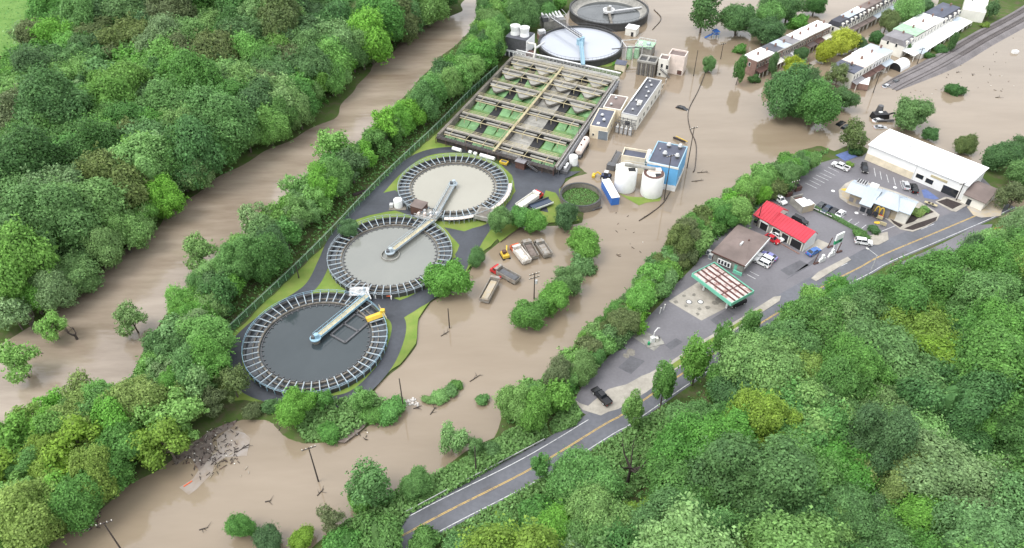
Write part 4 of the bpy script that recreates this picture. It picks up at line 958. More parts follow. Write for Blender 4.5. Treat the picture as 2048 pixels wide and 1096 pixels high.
m = MB(); m.cyl((0,0),2.4,1.6,2.3,'gal',24); m.cyl((0,0),.8,.8,4.0,'concg',16); m.ring(2.2,2.5,2.3,2.9,'white',30); m.cyl((.5,.4),.7,2.3,4.2,'gal',12); m.build('centre_drive', tE)
m = MB()
for a_ in (PI*1.5, PI*.1): m.beam((1.2*math.cos(a_),1.2*math.sin(a_),1.8),((RE-.5)*math.cos(a_),(RE-.5)*math.sin(a_),1.8),1.0,.4,'concd' if a_ > 4 else 'gal')
m.build('rake_arm', tE)
# sedimentation machinery between D and E
t = thing('sludge_press', 'jumble of gray machinery and ribbed tubes beside the two upper tanks', 'machinery', (*g(1105,52,ZI),ZI), .3)
m = MB(); m.box(-5,5,-3,3,0,3.4,'concg'); m.build('base', t)
for k in range(6):
    m = MB(); m.tube((-4+k*1.5,-2,4.2),(-4+k*1.5,2.6,4.9),.45,.45,'gal',10); m.build('tube', t)
m = MB(); m.box(-5.5,-3,-3,0,3.4,5.2,'steel'); m.box(1,4,-2.6,-1,3.4,4.6,'gal'); m.path([(-5,-3,5.5),(5,-3,5.5),(5,3,5.5)],.08,'gal'); m.build('hopper', t)
t = thing('valve_box', 'white box on a brick plinth left of the foam tank', 'box', (*g(1083,78,ZI),ZI), .3)
m = MB(); m.box(-1.6,1.6,-1.4,1.4,0,2.2,'brick'); m.build('plinth', t); m = MB(); m.box(-1.4,1.4,-1.2,1.2,2.2,3.8,'gal'); m.build('box', t)
# ------------------------------------------------------------------ aeration basin
ZB = 2.8
A_, an, W, loc = frame((875,270),(1110,335),ZB)
p1 = loc((1020,120)); p2 = loc((1235,150)); Lb = (p1[1]+p2[1])/2; sh = (p1[0]+p2[0]-W)/2/Lb
def bs(u, v, z): return (u*W+sh*v*Lb, v*Lb, z)        # basin skewed only as much as the two side walls are
t = thing('aeration_basin', 'large rectangular concrete basin with green water, walkways and V shaped hoppers', 'treatment basin', (A_[0],A_[1],0), an)
def bar(nm, a, b, w, z0, z1, mat, par=t, top=None):
    m = MB(); A2, B2 = Vector(bs(*a, z0)), Vector(bs(*b, z0)); d = (B2-A2).normalized(); q = Vector((-d.y,d.x,0))*w/2
    m.hexa([A2-q,B2-q,B2+q,A2+q],[x+Vector((0,0,z1-z0)) for x in (A2-q,B2-q,B2+q,A2+q)],mat,top); return m.build(nm, par)
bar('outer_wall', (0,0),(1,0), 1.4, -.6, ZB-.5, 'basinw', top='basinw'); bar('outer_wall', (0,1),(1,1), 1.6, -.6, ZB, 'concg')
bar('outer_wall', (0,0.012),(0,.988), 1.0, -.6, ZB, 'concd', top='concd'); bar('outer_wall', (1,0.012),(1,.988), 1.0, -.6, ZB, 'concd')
def floor(nm, u0, u1, v0, v1, z, mat):
    m = MB(); m.poly([bs(u0,v0,z),bs(u1,v0,z),bs(u1,v1,z),bs(u0,v1,z)], mat); return m.build(nm, t)
floor('algae_water', .01,.50,.01,.99, ZB-2.45,'algae'); floor('algae_water', .76,.99,.01,.99,ZB-2.45,'algae'); floor('dry_floor', .50,.70,.01,.99,ZB-2.1,'concg')
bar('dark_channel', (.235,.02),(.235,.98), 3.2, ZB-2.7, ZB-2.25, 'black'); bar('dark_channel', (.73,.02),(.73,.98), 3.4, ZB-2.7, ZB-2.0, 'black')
bar('inner_wall', (.5,.012),(.5,.988), .9, .7, ZB-.6, 'concd')
vs = [.085,.27,.47,.665,.835,.97]
for k, v in enumerate(vs):
    w = bar('cross_walkway', (.02,v),(.985,v), 1.05, ZB-.6, ZB-.02, 'concg', top='conc')
    m = MB()
    for s, du in ((-.42,0),(.42,0)):
        o_ = Vector((0,s,0))
        m.tube(Vector(bs(.03,v,ZB+1.0))+o_, Vector(bs(.975,v,ZB+1.0))+o_, .06,.06,'ypale',5); m.tube(Vector(bs(.03,v,ZB+.5))+o_, Vector(bs(.975,v,ZB+.5))+o_, .04,.04,'ypale',5)
        for j in range(20): p = Vector(bs(.03+.945*j/19,v,ZB-.02))+o_; m.tube(p, p+Vector((0,0,1.02)), .045,.045,'ypale',4)
    m.build('railing', w)
    vn = v-.055
    if k < 9:
        m = MB(); m.tube(bs(.04,v-.06,ZB-.1), bs(.97,v-.06,ZB-.1), .16,.16,'ypale',8)
        for u in (.08,.23,.38,.6,.73,.9): m.tube(bs(u,v-.06,ZB-.1), bs(u,v-.06,ZB-1.8), .12,.12,'ypale',6); m.tube(bs(u,v-.06,ZB-.1), bs(u+.012,v-.022,ZB+.5), .09,.09,'ypale',6)
        m.build('air_pipe', t)
    for u in (.115,.36,.615,.865):
        wu = .105 if k >= 3 else .10
        m = MB()
        if k >= 3:
            pl = [bs(u-wu,v-.018,0), bs(u-wu*.14,v-.10,0), bs(u+wu*.14,v-.10,0), bs(u+wu,v-.018,0)]
            m.hexa([(a[0],a[1],ZB-1.1) for a in pl], [(a[0],a[1],ZB-.45) for a in pl], 'concd', 'concg')
        else:
            pl = [bs(u-wu,v-.018,0), bs(u-wu,v-.032,0), bs(u+wu*.9,v-.032,0), bs(u+wu*.9,v-.018,0)]
            m.hexa([(a[0],a[1],ZB-1.15) for a in pl], [(a[0],a[1],ZB-.65) for a in pl], 'concd', 'concg')
        m.build('hopper', t)
    m = MB(); c0, c1 = Vector(bs(.02,v+.004,0)), Vector(bs(.985,v+.004,0)); m.hexa([(c0.x,c0.y,ZB-2.6),(c1.x,c1.y,ZB-2.6),(c1.x,c1.y+.25,ZB-2.6),(c0.x,c0.y+.25,ZB-2.6)],[(c0.x,c0.y,ZB-.62),(c1.x,c1.y,ZB-.62),(c1.x,c1.y+.25,ZB-.62),(c0.x,c0.y+.25,ZB-.62)],'concw'); m.build('baffle_wall', t)
    for u0, u1, mt in ((.035,.115,'greenrefl'),(.125,.20,'greenrefl'),(.275,.36,'greenrefl'),(.375,.47,'greenrefl'),(.52,.69,'concg'),(.785,.86,'greenrefl'),(.875,.965,'greenrefl')):  # sloped panels added to stand in for sky reflections in the bays
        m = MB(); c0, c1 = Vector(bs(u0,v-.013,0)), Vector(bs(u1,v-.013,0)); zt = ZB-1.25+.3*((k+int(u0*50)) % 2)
        d0, d1 = Vector(bs(u0,v-.085,0)), Vector(bs(u1,v-.085,0)); zt = ZB-1.5+.2*((k+int(u0*50)) % 2); zf = ZB-2.5 if mt == 'greenrefl' else ZB-2.15
        m.hexa([(d0.x,d0.y,zf),(d1.x,d1.y,zf),(c1.x,c1.y,zf),(c0.x,c0.y,zf)],[(d0.x,d0.y,zf+.12),(d1.x,d1.y,zf+.12),(c1.x,c1.y,zt),(c0.x,c0.y,zt)],mt); m.build('reflection_panel', t)
w = bar('centre_walkway', (.5,-.01),(.5,1.0), .8, ZB, ZB+.3, 'ypale')
m = MB()
for s in (-.012,.012):
    m.tube(bs(.5+s,0,ZB+1.3), bs(.5+s,1,ZB+1.3), .06,.06,'ypale',5)
    for j in range(26): m.tube(bs(.5+s,j/25,ZB+.3), bs(.5+s,j/25,ZB+1.3), .045,.045,'ypale',4)
m.build('railing', w)
w = bar('end_walkway', (0,-.012),(1,-.012), 1.2, ZB-.5, ZB-.3, 'basinw')
m = MB()
for s in (-.018,-.004):
    m.tube(bs(0,s,ZB+.6), bs(1,s,ZB+.6), .06,.06,'steel',5); m.tube(bs(0,s,ZB+.1), bs(1,s,ZB+.1), .05,.05,'steel',5)
    for j in range(24): m.tube(bs(j/23,s,ZB-.5), bs(j/23,s,ZB+.6), .06,.06,'brown',4)
for j in range(12): m.tube(bs(j/11,-.022,0), bs(j/11,-.022,ZB-.4), .12,.12,'brown',5)
m.build('railing', w)
w = bar('end_walkway', (0,1.025),(1.02,1.025), 2.0, ZB-.3, ZB-.05, 'concg')
m = MB()
for s in (1.008,1.042):
    m.tube(bs(0,s,ZB+1.05), bs(1.02,s,ZB+1.05), .07,.07,'gal',5); m.tube(bs(0,s,ZB+.5), bs(1.02,s,ZB+.5), .05,.05,'gal',5)
    for j in range(30): m.tube(bs(j/29,s,ZB-.1), bs(j/29,s,ZB+1.05), .05,.05,'gal',4)
m.tube(bs(.0,1.06,ZB+.9), bs(1.02,1.06,ZB+.9), .22,.22,'white',8); m.tube(bs(.0,1.075,ZB+.3), bs(.7,1.075,ZB+.3), .25,.25,'gal',8)
m.build('railing', w)
w = bar('side_walkway', (1.025,0),(1.025,1), 1.4, ZB-.6, ZB-.4, 'steel')
m = MB()
for s in (1.012,1.036):
    m.tube(bs(s,0,ZB+.6), bs(s,1,ZB+.6), .06,.06,'gal',5)
    for j in range(30): m.tube(bs(s,j/29,ZB-.5), bs(s,j/29,ZB+.6), .05,.05,'gal',4)
m.tube(bs(1.045,.05,ZB-.5), bs(1.045,.95,ZB-.5), .25,.25,'steel',8)
for j in range(14): m.tube(bs(1.03,j/13,-.5), bs(1.03,j/13,ZB-.5), .14,.14,'steel',5)
m.build('railing', w)
m = MB()
for j in range(5): 
    a = Vector(bs(1.05,.55+.07*j,0)); m.box(a.x-.6,a.x+.6,a.y-.8,a.y+.8,0,1.9+.4*(j%2),'gal'); m.tube(a+Vector((0,0,1.8)), a+Vector((2.2,0,1.8)), .2,.2,'concg',7)
m.build('blower_row', t)
# things lined up against the near wall
def hz_tank(px, py, L, r, mat, label, rz, z=ZI, group=None):
    t = thing('cylinder_tank', label, 'cylinder', (*g(px,py,z),z), rz, group); m = MB(); m.tube((-L/2,0,r),(L/2,0,r),r,r,mat,16); m.build('shell', t); m = MB(); m.box(-L*.35,-L*.25,-r*.9,r*.9,0,r*.5,'steel'); m.box(L*.25,L*.35,-r*.9,r*.9,0,r*.5,'steel'); m.build('cradle', t)
hz_tank(914,302,3.2,.62,'white','white cylinder lying by the basin wall, leftmost', an); hz_tank(941,307,1.0,.55,'white','short white cylinder by the basin wall, second from left', an); hz_tank(951,310,1.0,.55,'white','short white cylinder by the basin wall, next to the long one', an); hz_tank(975,317,5.2,.62,'white','longest white cylinder lying by the basin wall', an)
t = thing('yellow_bin', 'small yellow bin at the foot of the basin wall', 'bin', (*g(1008,328,ZI),ZI), an); m = MB(); m.box(-1.2,1.2,-.7,.7,.15,1.0,'yellow',tx=-.15,ty=-.1); m.build('body', t); m = MB(); m.box(-1.0,1.0,-.5,.5,1.0,1.04,'steel'); m.build('opening', t)
t = thing('stair_hut', 'small brown hut with stairs against the near basin wall', 'hut', (*g(1042,335,ZI),ZI), an)
m = MB(); m.box(-1.5,1.5,-1,1,0,2.4,'brown'); m.build('wall', t); m = MB(); m.box(-1.7,1.7,-1.2,1.2,2.4,2.55,'roofg'); m.build('roof', t)
m = MB()
for k in range(8): m.box(2.2+k*.45,2.65+k*.45,-.6,.6,2.0-k*.25,2.1-k*.25,'steel')
m.beam((2.2,-.65,2.9),(5.8,-.65,.9),.08,.08,'steel'); m.beam((2.2,.65,2.9),(5.8,.65,.9),.08,.08,'steel'); m.build('stair', t)
# ------------------------------------------------------------------ generic box building
def bldg(name, label, cat, A, B, D, zr, zb, wall, roof, parapet=0.35, wins=(), coping=None, group=None, extra=None):
    P0, an, W, loc = frame(A, B, zr); dp = loc(D)[1]
    t = thing(name, label, cat, (P0[0],P0[1],zb), an, group); H = zr-zb
    y0, y1 = (0, dp) if dp > 0 else (dp, 0)
    m = MB(); m.box(0,W,y0,y1,-1.0,H-parapet,wall); 
    wo = m.build('wall', t)
    m = MB()
    if parapet > 0:
        k = .3
        m.box(0,W,y0,y0+k,H-parapet,H,coping or wall); m.box(0,W,y1-k,y1,H-parapet,H,coping or wall); m.box(0,k,y0+k,y1-k,H-parapet,H,coping or wall); m.box(W-k,W,y0+k,y1-k,H-parapet,H,coping or wall)
        m.build('parapet', t); m = MB()
        m.box(k,W-k,y0+k,y1-k,H-parapet,H-parapet+.06,roof)
    else: m.box(-.15,W+.15,y0-.15,y1+.15,H,H+.18,roof)
    m.build('roof', t)
    D_ = y1-y0
    for (f, u, z, w, h, mat, nm) in wins:
        opening(t, f, u, z, w, h, mat, nm, W, y0, y1)
    return t, W, y0, y1, H
def opening(t, f, u, z, w, h, mat, nm, W, y0, y1, frm='offw'):
    m = MB(); d = .03
    def put(mm, u0, u1, z0, z1, dd, mat):
        if f == 'F': mm.box(u0,u1,y0-dd,y0+.02,z0,z1,mat)
        elif f == 'B': mm.box(u0,u1,y1-.02,y1+dd,z0,z1,mat)
        elif f == 'R': mm.box(W-.02,W+dd,y0+u0,y0+u1,z0,z1,mat)
        else: mm.box(-dd,.02,y0+u0,y0+u1,z0,z1,mat)
    put(m, u, u+w, z, z+h, .03, mat); o = m.build(nm, t)
    m = MB(); k = .08
    put(m, u-k, u, z-k, z+h+k, .06, frm); put(m, u+w, u+w+k, z-k, z+h+k, .06, frm); put(m, u, u+w, z+h, z+h+k, .06, frm); put(m, u, u+w, z-k, z, .06, frm); m.build('frame', o)
def vent(t, x, y, z, r=.45, h=.9, mat='gal'):
    m = MB(); m.cyl((x,y), r*.7, z, z+h*.6, 'steel', 12); m.cyl((x,y), r, z+h*.6, z+h, mat, 14, r1=r*.6); m.build('roof_vent', t)
# control building row right of the basin
t, W, y0, y1, H = bldg('pump_house', 'cream pump house with a dark roof and a gray roller door in the flood', 'building', (1180,250.7),(1215,256.5),(1198,215.5),4.6,0,'cream','roofb',.25,wins=[('F',3.0,0,3.2,3.2,'glassl','roller_door'),('F',1.0,1.0,.6,.8,'glass','window'),('R',2,1.4,1.0,1.2,'glass','window'),('R',6,1.4,1.0,1.2,'glass','window')])
vent(t,W*.4,y1*.6,H-.2,.6,1.0); vent(t,W*.62,y1*.35,H-.2,.6,1.1); m=MB(); m.box(W*.3,W*.45,y1*.15,y1*.25,H-.25,H-.05,'offw'); m.build('skylight',t)
t, W, y0, y1, H = bldg('filter_house', 'low middle block with a taupe roof and white coping beside the basin', 'building', (1206,213.5),(1242,220),(1235,190),4.8,0,'cream','roofbr',.3,coping='offw'); vent(t,W*.4,y1*.75,H-.2,.5,.8); vent(t,W*.35,y1*.25,H-.2,.5,.8)
t, W, y0, y1, H = bldg('control_building', 'long dark roofed control building standing in the flood', 'building', (1243,225),(1275,232),(1268,148.7),5.4,0,'offw','roofd',.35,coping='gal',wins=[('R',3+4.5*k,1.2,1.6,1.5,'glass','window') for k in range(8)]+[('F',1.5,1.2,1.8,1.6,'glass','window')])
for u, v in ((.35,.9),(.6,.8),(.4,.72),(.7,.62),(.75,.5),(.35,.35),(.6,.25),(.5,.12)): vent(t,W*u,y1*v,H-.3,.45,.8)
m=MB(); m.box(W*.5,W*.75,y1*.28,y1*.34,H-.3,H+.7,'offw'); m.build('air_unit',t); m=MB(); m.beam((0.4,y1*.3,H+.3),(0.4,y1*.97,H+.3),.35,.35,'white'); m.build('white_duct',t)
m = MB()
for k in range(5):
    for j in range(3): m.box(-.5+k*1.5,-.35+k*1.5,-5+j*2,-4.85+j*2,-1,4.4,'steel')
for j in range(3): m.box(-.5,5.8,-5+j*2,-4.85+j*2,3.9,4.05,'steel'); m.box(-.5,5.8,-5+j*2,-4.85+j*2,2.2,2.3,'steel')
o = m.build('switch_rack', t)
for k in range(4):
    m = MB(); m.box(-.2+k*1.5,.7+k*1.5,-4.4,-3.2,.1,2.2,'gal'); m.cyl((.25+k*1.5,-3.8),.2,2.2,3.0,'offw',8); m.build('transformer', o)
# cooling tower
t, W, y0, y1, H = bldg('cooling_tower', 'dark louvred cooling tower with two white fan stacks', 'cooling tower', (1011,74),(1052,82),(1022,58),8.0,ZI,'roofd','roofd',0,wins=[])
m=MB()
for k in range(9): m.box(-.06,W+.06,y0-.10,y0,3.0+k*.5,3.3+k*.5,'steel')
m.build('louvre',t); m=MB(); m.box(-.2,W+.2,y0-.25,y1+.2,1.9,2.6,'white'); m.build('basin_band',t); m=MB(); m.box(W,W+.3,y0,y1,2.6,H,'white'); m.build('end_panel',t)
for k in range(6):
    m=MB(); m.box(k*W/5-.2,k*W/5+.2,y0-.5,y0-.1,-.5,1.9,'white'); m.build('leg',t)
for k, x in enumerate((W*.27,W*.73)):
    m=MB(); yc=(y0+y1)*.5; m.lathe([(W*.215,H+.1),(W*.185,H+1.6),(W*.225,H+3.6),(W*.20,H+3.6),(W*.165,H+1.6)],'white',28,(x,yc)); m.disc(W*.165,H+1.5,'concg',20,(x,yc)); m.build('fan_stack',t)
m=MB(); m.path([(W+.5,y0+1,H-1.0),(W+3.5,y0+1,H-1.0),(W+4.2,y0-.5,H-2),(W+4.2,y0-2,2.0),(W+3.2,y0-2.6,1.2),(W+.5,y0-2.6,1.2)],.35,'offw',8); m.path([(W+4.2,y0,H-2),(W+5.2,y0+6,5.5)],.4,'gal',8); m.build('pipe',t)
m=MB(); m.box(W+.6,W+3.6,y0-1.5,y0+2,0,3.2,'brown'); m.build('pump_skid',t)
# tower buildings upper right
bldg('tower_block','tall pale block with a dark recessed roof at the upper right of the plant','building',(1337,108),(1370,114),(1342,96),7.5,0,'pinkw','roofbr',.6,wins=[('F',4.2,.1,1.8,1.8,'brown','door')])
t,W,y0,y1,H=bldg('stair_tower','narrow white tower with two dark windows and an outside stair','building',(1318,117),(1337,120),(1322,107),7.0,0,'offw','roofbr',.5,wins=[('F',1.0,3.6,.8,1.5,'glass','window'),('F',3.0,3.3,.9,1.6,'glass','window'),('F',.6,.4,.8,1.0,'glass','window')])
m=MB()
for k in range(10): m.box(1+k*.4,1.4+k*.4,y0-1.0,y0-.1,3.0-k*.28,3.1-k*.28,'steel')
m.beam((1,-1.0,4.1),(5,-1.0,1.4),.08,.08,'steel'); m.build('stair',t)
t,W,y0,y1,H=bldg('grit_chamber','open topped concrete chamber with two deep cells','chamber',(1275,123),(1311,129),(1286,112),5.2,0,'concd','concw',.01)
m=MB()
for u0,u1 in ((-.02,.06),(.44,.54),(.94,1.02)): m.box(W*u0,W*u1,y0-.2,y1+.2,H-.1,H+.5,'concg')
m.box(-.2,W+.2,y0-.25,y0+.7,H-.1,H+.55,'concg'); m.box(-.2,W+.2,y1-.6,y1+.25,H-.1,H+.55,'concg'); m.build('rim',t)
m=MB()
for k in range(7): m.box(W*.1+k*W*.13,W*.1+k*W*.13+.3,y0-.25,y0-.02,-.5,H-.4,'concg' if k%2 else 'steel')
m.build('buttress',t)
t,W,y0,y1,H=bldg('meter_shed','small cream shed with a slate blue roof in the flood','shed',(1230,128),(1250,131),(1235,120),2.8,0,'cream','roofb',0); 
t=thing('scrubber_rig','pale green scrubber vessels and pipe frame beside the foam tank','machinery',(*g(1262,112,0),0),.2)
for k,(x,y) in enumerate(((-1.5,-2),(1.6,-1.6),(-.2,1.5))):
    m=MB(); m.cyl((x,y),1.2,0,4.2-.5*k,'greenp',16,r1=.9); m.build('vessel',t)
m=MB(); 
for x in (-3.4,3.2):
    for y in (-3,3): m.box(x-.12,x+.12,y-.12,y+.12,-.5,5.4,'gal')
m.path([(-3.4,-3,5.4),(3.2,-3,5.4),(3.2,3,5.4),(-3.4,3,5.4),(-3.4,-3,5.4)],.14,'gal'); m.path([(-9,-2,4.6),(-3,-2,4.6),(4,-3,4.4),(8,-3.4,4.2)],.22,'steel'); m.build('pipe_frame',t)
t,W,y0,y1,H=bldg('screen_deck','raised gray green screening deck with railings','platform',(1270,93),(1302,99),(1278,80),3.6,0,'concg','greenp',0)
m=MB(); m.path([(0,y0,H+1.2),(W,y0,H+1.2),(W,y1,H+1.2),(0,y1,H+1.2),(0,y0,H+1.2)],.1,'gal')
for k in range(8): m.tube((W*k/7,y0,H),(W*k/7,y0,H+1.2),.07,.07,'gal',4); m.tube((W*k/7,y1,H),(W*k/7,y1,H+1.2),.07,.07,'gal',4)
m.build('railing',t); m=MB(); m.box(1,2.4,y0+1,y0+2.4,H+.1,H+1.5,'white'); m.box(W*.6,W*.8,y0+2,y0+4,H+.1,H+1.2,'bluegal'); m.build('screen_unit',t)
t,W,y0,y1,H=bldg('valve_hut','white hut with a dark doorway beside the half empty tank','hut',(1251,56),(1272,60),(1256,48),3.0,0,'offw','roofw',0,wins=[('F',2.6,0,1.1,1.8,'glass','door')])
# blue building, cream annexe, silos
t,W,y0,y1,H=bldg('blue_building','bright blue sided building with four fans on its dark roof','building',(1295,323),(1357,336),(1310,280),8.4,0,'blue','roofb',.3,coping='bluel',wins=[('F',W_,1.0,.9,1.0,'glass','window') for W_ in (8.2,)]+[('R',4,1.2,1.2,1.2,'glass','window'),('R',9,1.2,1.2,1.2,'glass','window')])
for u,v in ((.42,.82),(.78,.86),(.42,.42),(.82,.42)): vent(t,W*u,y1*v,H-.3,.75,1.7)
vent(t,W*.2,y1*.62,H-.3,.25,.8)
m=MB(); m.box(-.05,W+.06,y0-.06,y0,-.5,1.9,'white'); m.box(W,W+.06,y0,y1,-.5,1.5,'white'); m.build('base_band',t)
m=MB(); m.box(-.1,W+.1,y0-.12,y0-.0,H-.55,H+.02,'offw'); m.build('trim',t); m=MB(); m.tube((-.6,y1*.35,H-2.6),(-.6,y1*.35,H+1.2),.75,.6,'white',14); m.tube((-.6,y1*.35,H+1.2),(-.6,y1*.35,H+1.5),.6,.2,'white',14); m.build('stack',t)
t,W,y0,y1,H=bldg('cream_annexe','cream annexe with a recessed dark roof left of the blue building','building',(1243,310),(1291,318),(1252,294),5.6,0,'cream','roofb',.8,coping='cream',wins=[('F',2,1.2,1.0,1.0,'glass','window')])
def silo(px,py,r,h,label):
    x,y=g(px,py,0.1); t=thing('silo',label,'silo',(x,y+r*.0,0.05),0,'white flat topped silos'); m=MB()
    m.lathe([(r*.97,0),(r,.3),(r,h-.3),(r*.95,h)],'white',40); m.build('shell',t,True); m=MB(); m.cyl((0,0),r*.95,h-.02,h+.12,'white',40,'offw'); m.build('top',t)
    m=MB(); m.box(r*.1,r*.75,-r*.62,-r*.05,h+.12,h+.18,'black'); m.box(r*.15,r*.6,-r*1.003,-r*.6,h-.9,h-.05,'black') if False else None; m.build('hatch',t); return t,x,y
s1,x1_,y1_=silo(1249,376,3.25,7.2,'left white silo with an open dark hatch on top')
s2,x2_,y2_=silo(1302,386,3.3,7.0,'right white silo, its top stained brown')
m=MB(); m.ring(2.2,3.0,7.14,7.3,'brown',30); m.box(-1.5,2.4,.6,2.4,7.12,7.5,'pinkw'); m.build('stain',s2)
t=thing('silo_conveyor','gray catwalk conveyor linking the two silo tops','conveyor',(x1_,y1_,7.3)); d=Vector((x2_-x1_,y2_-y1_,0)); m=MB(); m.beam((-.5,1.2,.6),(d.x+.5,d.y+1.2,.6),1.1,.5,'concg'); m.build('trough',t); m=MB()
for s in (.6,1.8): m.beam((-.5,s,1.5),(d.x+.5,d.y+s,1.5),.08,.08,'gal')
m.build('handrail',t); m=MB(); m.box(-3.2,-1.4,-1,.8,-.1,.9,'white'); m.build('feed_head',t)
# overgrown round tank
x,y=g(1161,392,1.6); r=6.2; t=thing('overgrown_tank','small open round concrete tank overgrown inside, beside the blue trailer','round tank',(x,y,0)); m=MB(); m.ring(r-.45,r,-.4,2.2,'concd',64); m.build('wall',t); m=MB(); m.disc(r-.3,.55,'ground',40); m.build('weedy_floor',t); m=MB(); m.ring(r-.5,r+.05,2.2,2.3,'concw',64); m.build('rim',t)
V=[];Nn=[]
for _ in range(2600):
    a_=random.uniform(0,2*PI);q=math.sqrt(random.random())*(r-.7); V.append((q*math.cos(a_),q*math.sin(a_),.6+random.random()*.35)); Nn.append((0,0,1))
o=link('weeds',quadmesh('weeds',quads(np.array(V),np.array(Nn)+.7*unit(len(V)),np.full(len(V),.16)),LEAF['mid']),t); o['kind']='stuff'
t=thing('drain_pipe','dark fallen pipe and branches at the foot of the overgrown tank','debris',(*g(1185,420,0),0),.2); m=MB(); m.path([(-3,0,.2),(0,-.4,.3),(3,.6,.2)],.25,'steel'); m.path([(-1.5,-.6,.2),(2.5,-.1,.5)],.12,'wood'); m.build('pipe',t)
# horizontal tanker left of the flood yard
A_,an2,W,loc=frame((1148,325),(1172,285),2.0); t=thing('tank_trailer','long pinkish horizontal tanker on a wheeled frame beside the basin','tank trailer',(*g(1150,327,0),0),an2)
m=MB(); m.tube((3.5,0,2.2),(12,0,2.2),1.15,1.15,'pinkw',20); m.tube((3.2,0,2.2),(3.5,0,2.2),.7,1.15,'pinkw',20); m.tube((12,0,2.2),(12.3,0,2.2),1.15,.7,'pinkw',20); m.build('tank',t); m=MB(); m.box(2.5,12.4,-1,1,.6,1.1,'steel'); m.build('chassis',t)
for xx in (4.5,9.6,11.0):
    for s in (-1,1): m=MB(); m.tube((xx,s*.75,.5),(xx,s*1.1,.5),.5,.5,'rubber',14); m.build('wheel',t)
m=MB(); m.cyl((6,0),.3,3.3,3.7,'brown',10); m.cyl((9.5,0),.3,3.3,3.7,'brown',10); m.build('manhole',t)
t=thing('white_upright_tank','white upright tank at the lower end of the pinkish tanker','storage tank',(*g(1146,331,0),0)); m=MB(); m.lathe([(0,3.9),(.9,3.8),(1.35,3.5),(1.4,3.3),(1.4,0.6)],'white',28); m.build('shell',t,True); m=MB(); m.box(-1.8,1.8,-1.4,1.4,-.2,.6,'steel'); m.build('stand',t)
t=thing('pump_skid','dark pump skid with white motors below the upright white tank','machinery',(*g(1130,343,ZI),ZI),an2); m=MB(); m.box(-1.5,3.2,-1.2,1.2,-.4,1.0,'steel'); m.build('frame',t); m=MB(); m.cyl((0,0),.5,1.0,1.7,'gal',12); m.tube((1,0,1.4),(2.6,0,1.4),.4,.4,'white',12); m.build('motor',t)
# blue trailer
A_,an2,W,loc=frame((1222,404),(1203,369),2.9); t=thing('box_trailer','blue sided box trailer with a white roof standing in the flood','trailer',(*g(1222,411,0),0),an2); m=MB(); m.box(0,W+.6,-2.45,0,-.1,2.6,'blued'); m.build('box',t); m=MB(); m.box(-.05,W+.65,-2.5,.05,2.6,2.75,'white'); m.build('roof',t); m=MB(); m.box(-.06,0,-2.3,-.1,.1,2.5,'blued'); m.build('rear_door',t)
# loader by the silos
t=thing('backhoe','navy loader with a yellow arm beside the left silo','loader',(*g(1211,357,0),0),-.3); m=MB(); m.box(-1.4,1.4,-.8,.8,.5,1.4,paint('navy',(.02,.03,.09))); m.build('body',t); m=MB(); m.box(-.5,.7,-.7,.7,1.4,2.5,'glass'); m.build('cab',t); m=MB(); m.box(-.55,.75,-.75,.75,2.5,2.62,'gal'); m.build('cab_roof',t); m=MB(); m.beam((-1.3,0,1.1),(-2.6,0,1.9),.35,.4,'yellow'); m.beam((-2.6,0,1.9),(-3.6,0,.7),.3,.35,'yellow'); m.box(-4.2,-3.3,-.9,.9,.1,.8,'yellow'); m.build('arm',t)
for xx,rr in ((-.9,.6),(1.0,.75)):
    for s in (-1,1): m=MB(); m.tube((xx,s*.75,rr),(xx,s*1.1,rr),rr,rr,'rubber',14); m.tube((xx,s*1.1,rr),(xx,s*1.13,rr),rr*.5,rr*.5,'offw',10); m.build('wheel',t)
t=thing('belt_conveyor','dark rusty conveyor frame at the upper left of the cream annexe','conveyor',(*g(1226,333,0),0),1.1); m=MB()
for s in (-1,1): m.beam((-1,s,1.0),(5,s,2.6),.25,.5,'steel'); m.tube((0,s,-.4),(0,s,1.7),.12,.12,'steel'); m.tube((5,s,-.4),(5,s,3.0),.12,.12,'steel')
m.build('frame',t); m=MB(); m.beam((-1,0,1.1),(5,0,2.7),1.3,.15,'steel'); m.build('belt',t); m=MB(); m.box(-2.6,-.6,-1.3,1.3,.1,1.9,'steel'); m.build('hopper',t)
t=thing('submerged_frame','rusty yellow frame half under water behind the blue building','debris',(*g(1358,283,0),0),-.9); m=MB(); m.beam((-2.5,0,.4),(2.5,0,1.0),.5,.5,'mulch'); m.beam((-2.5,1.2,.4),(2.5,1.2,.7),.2,.2,'yellow'); m.build('frame',t)
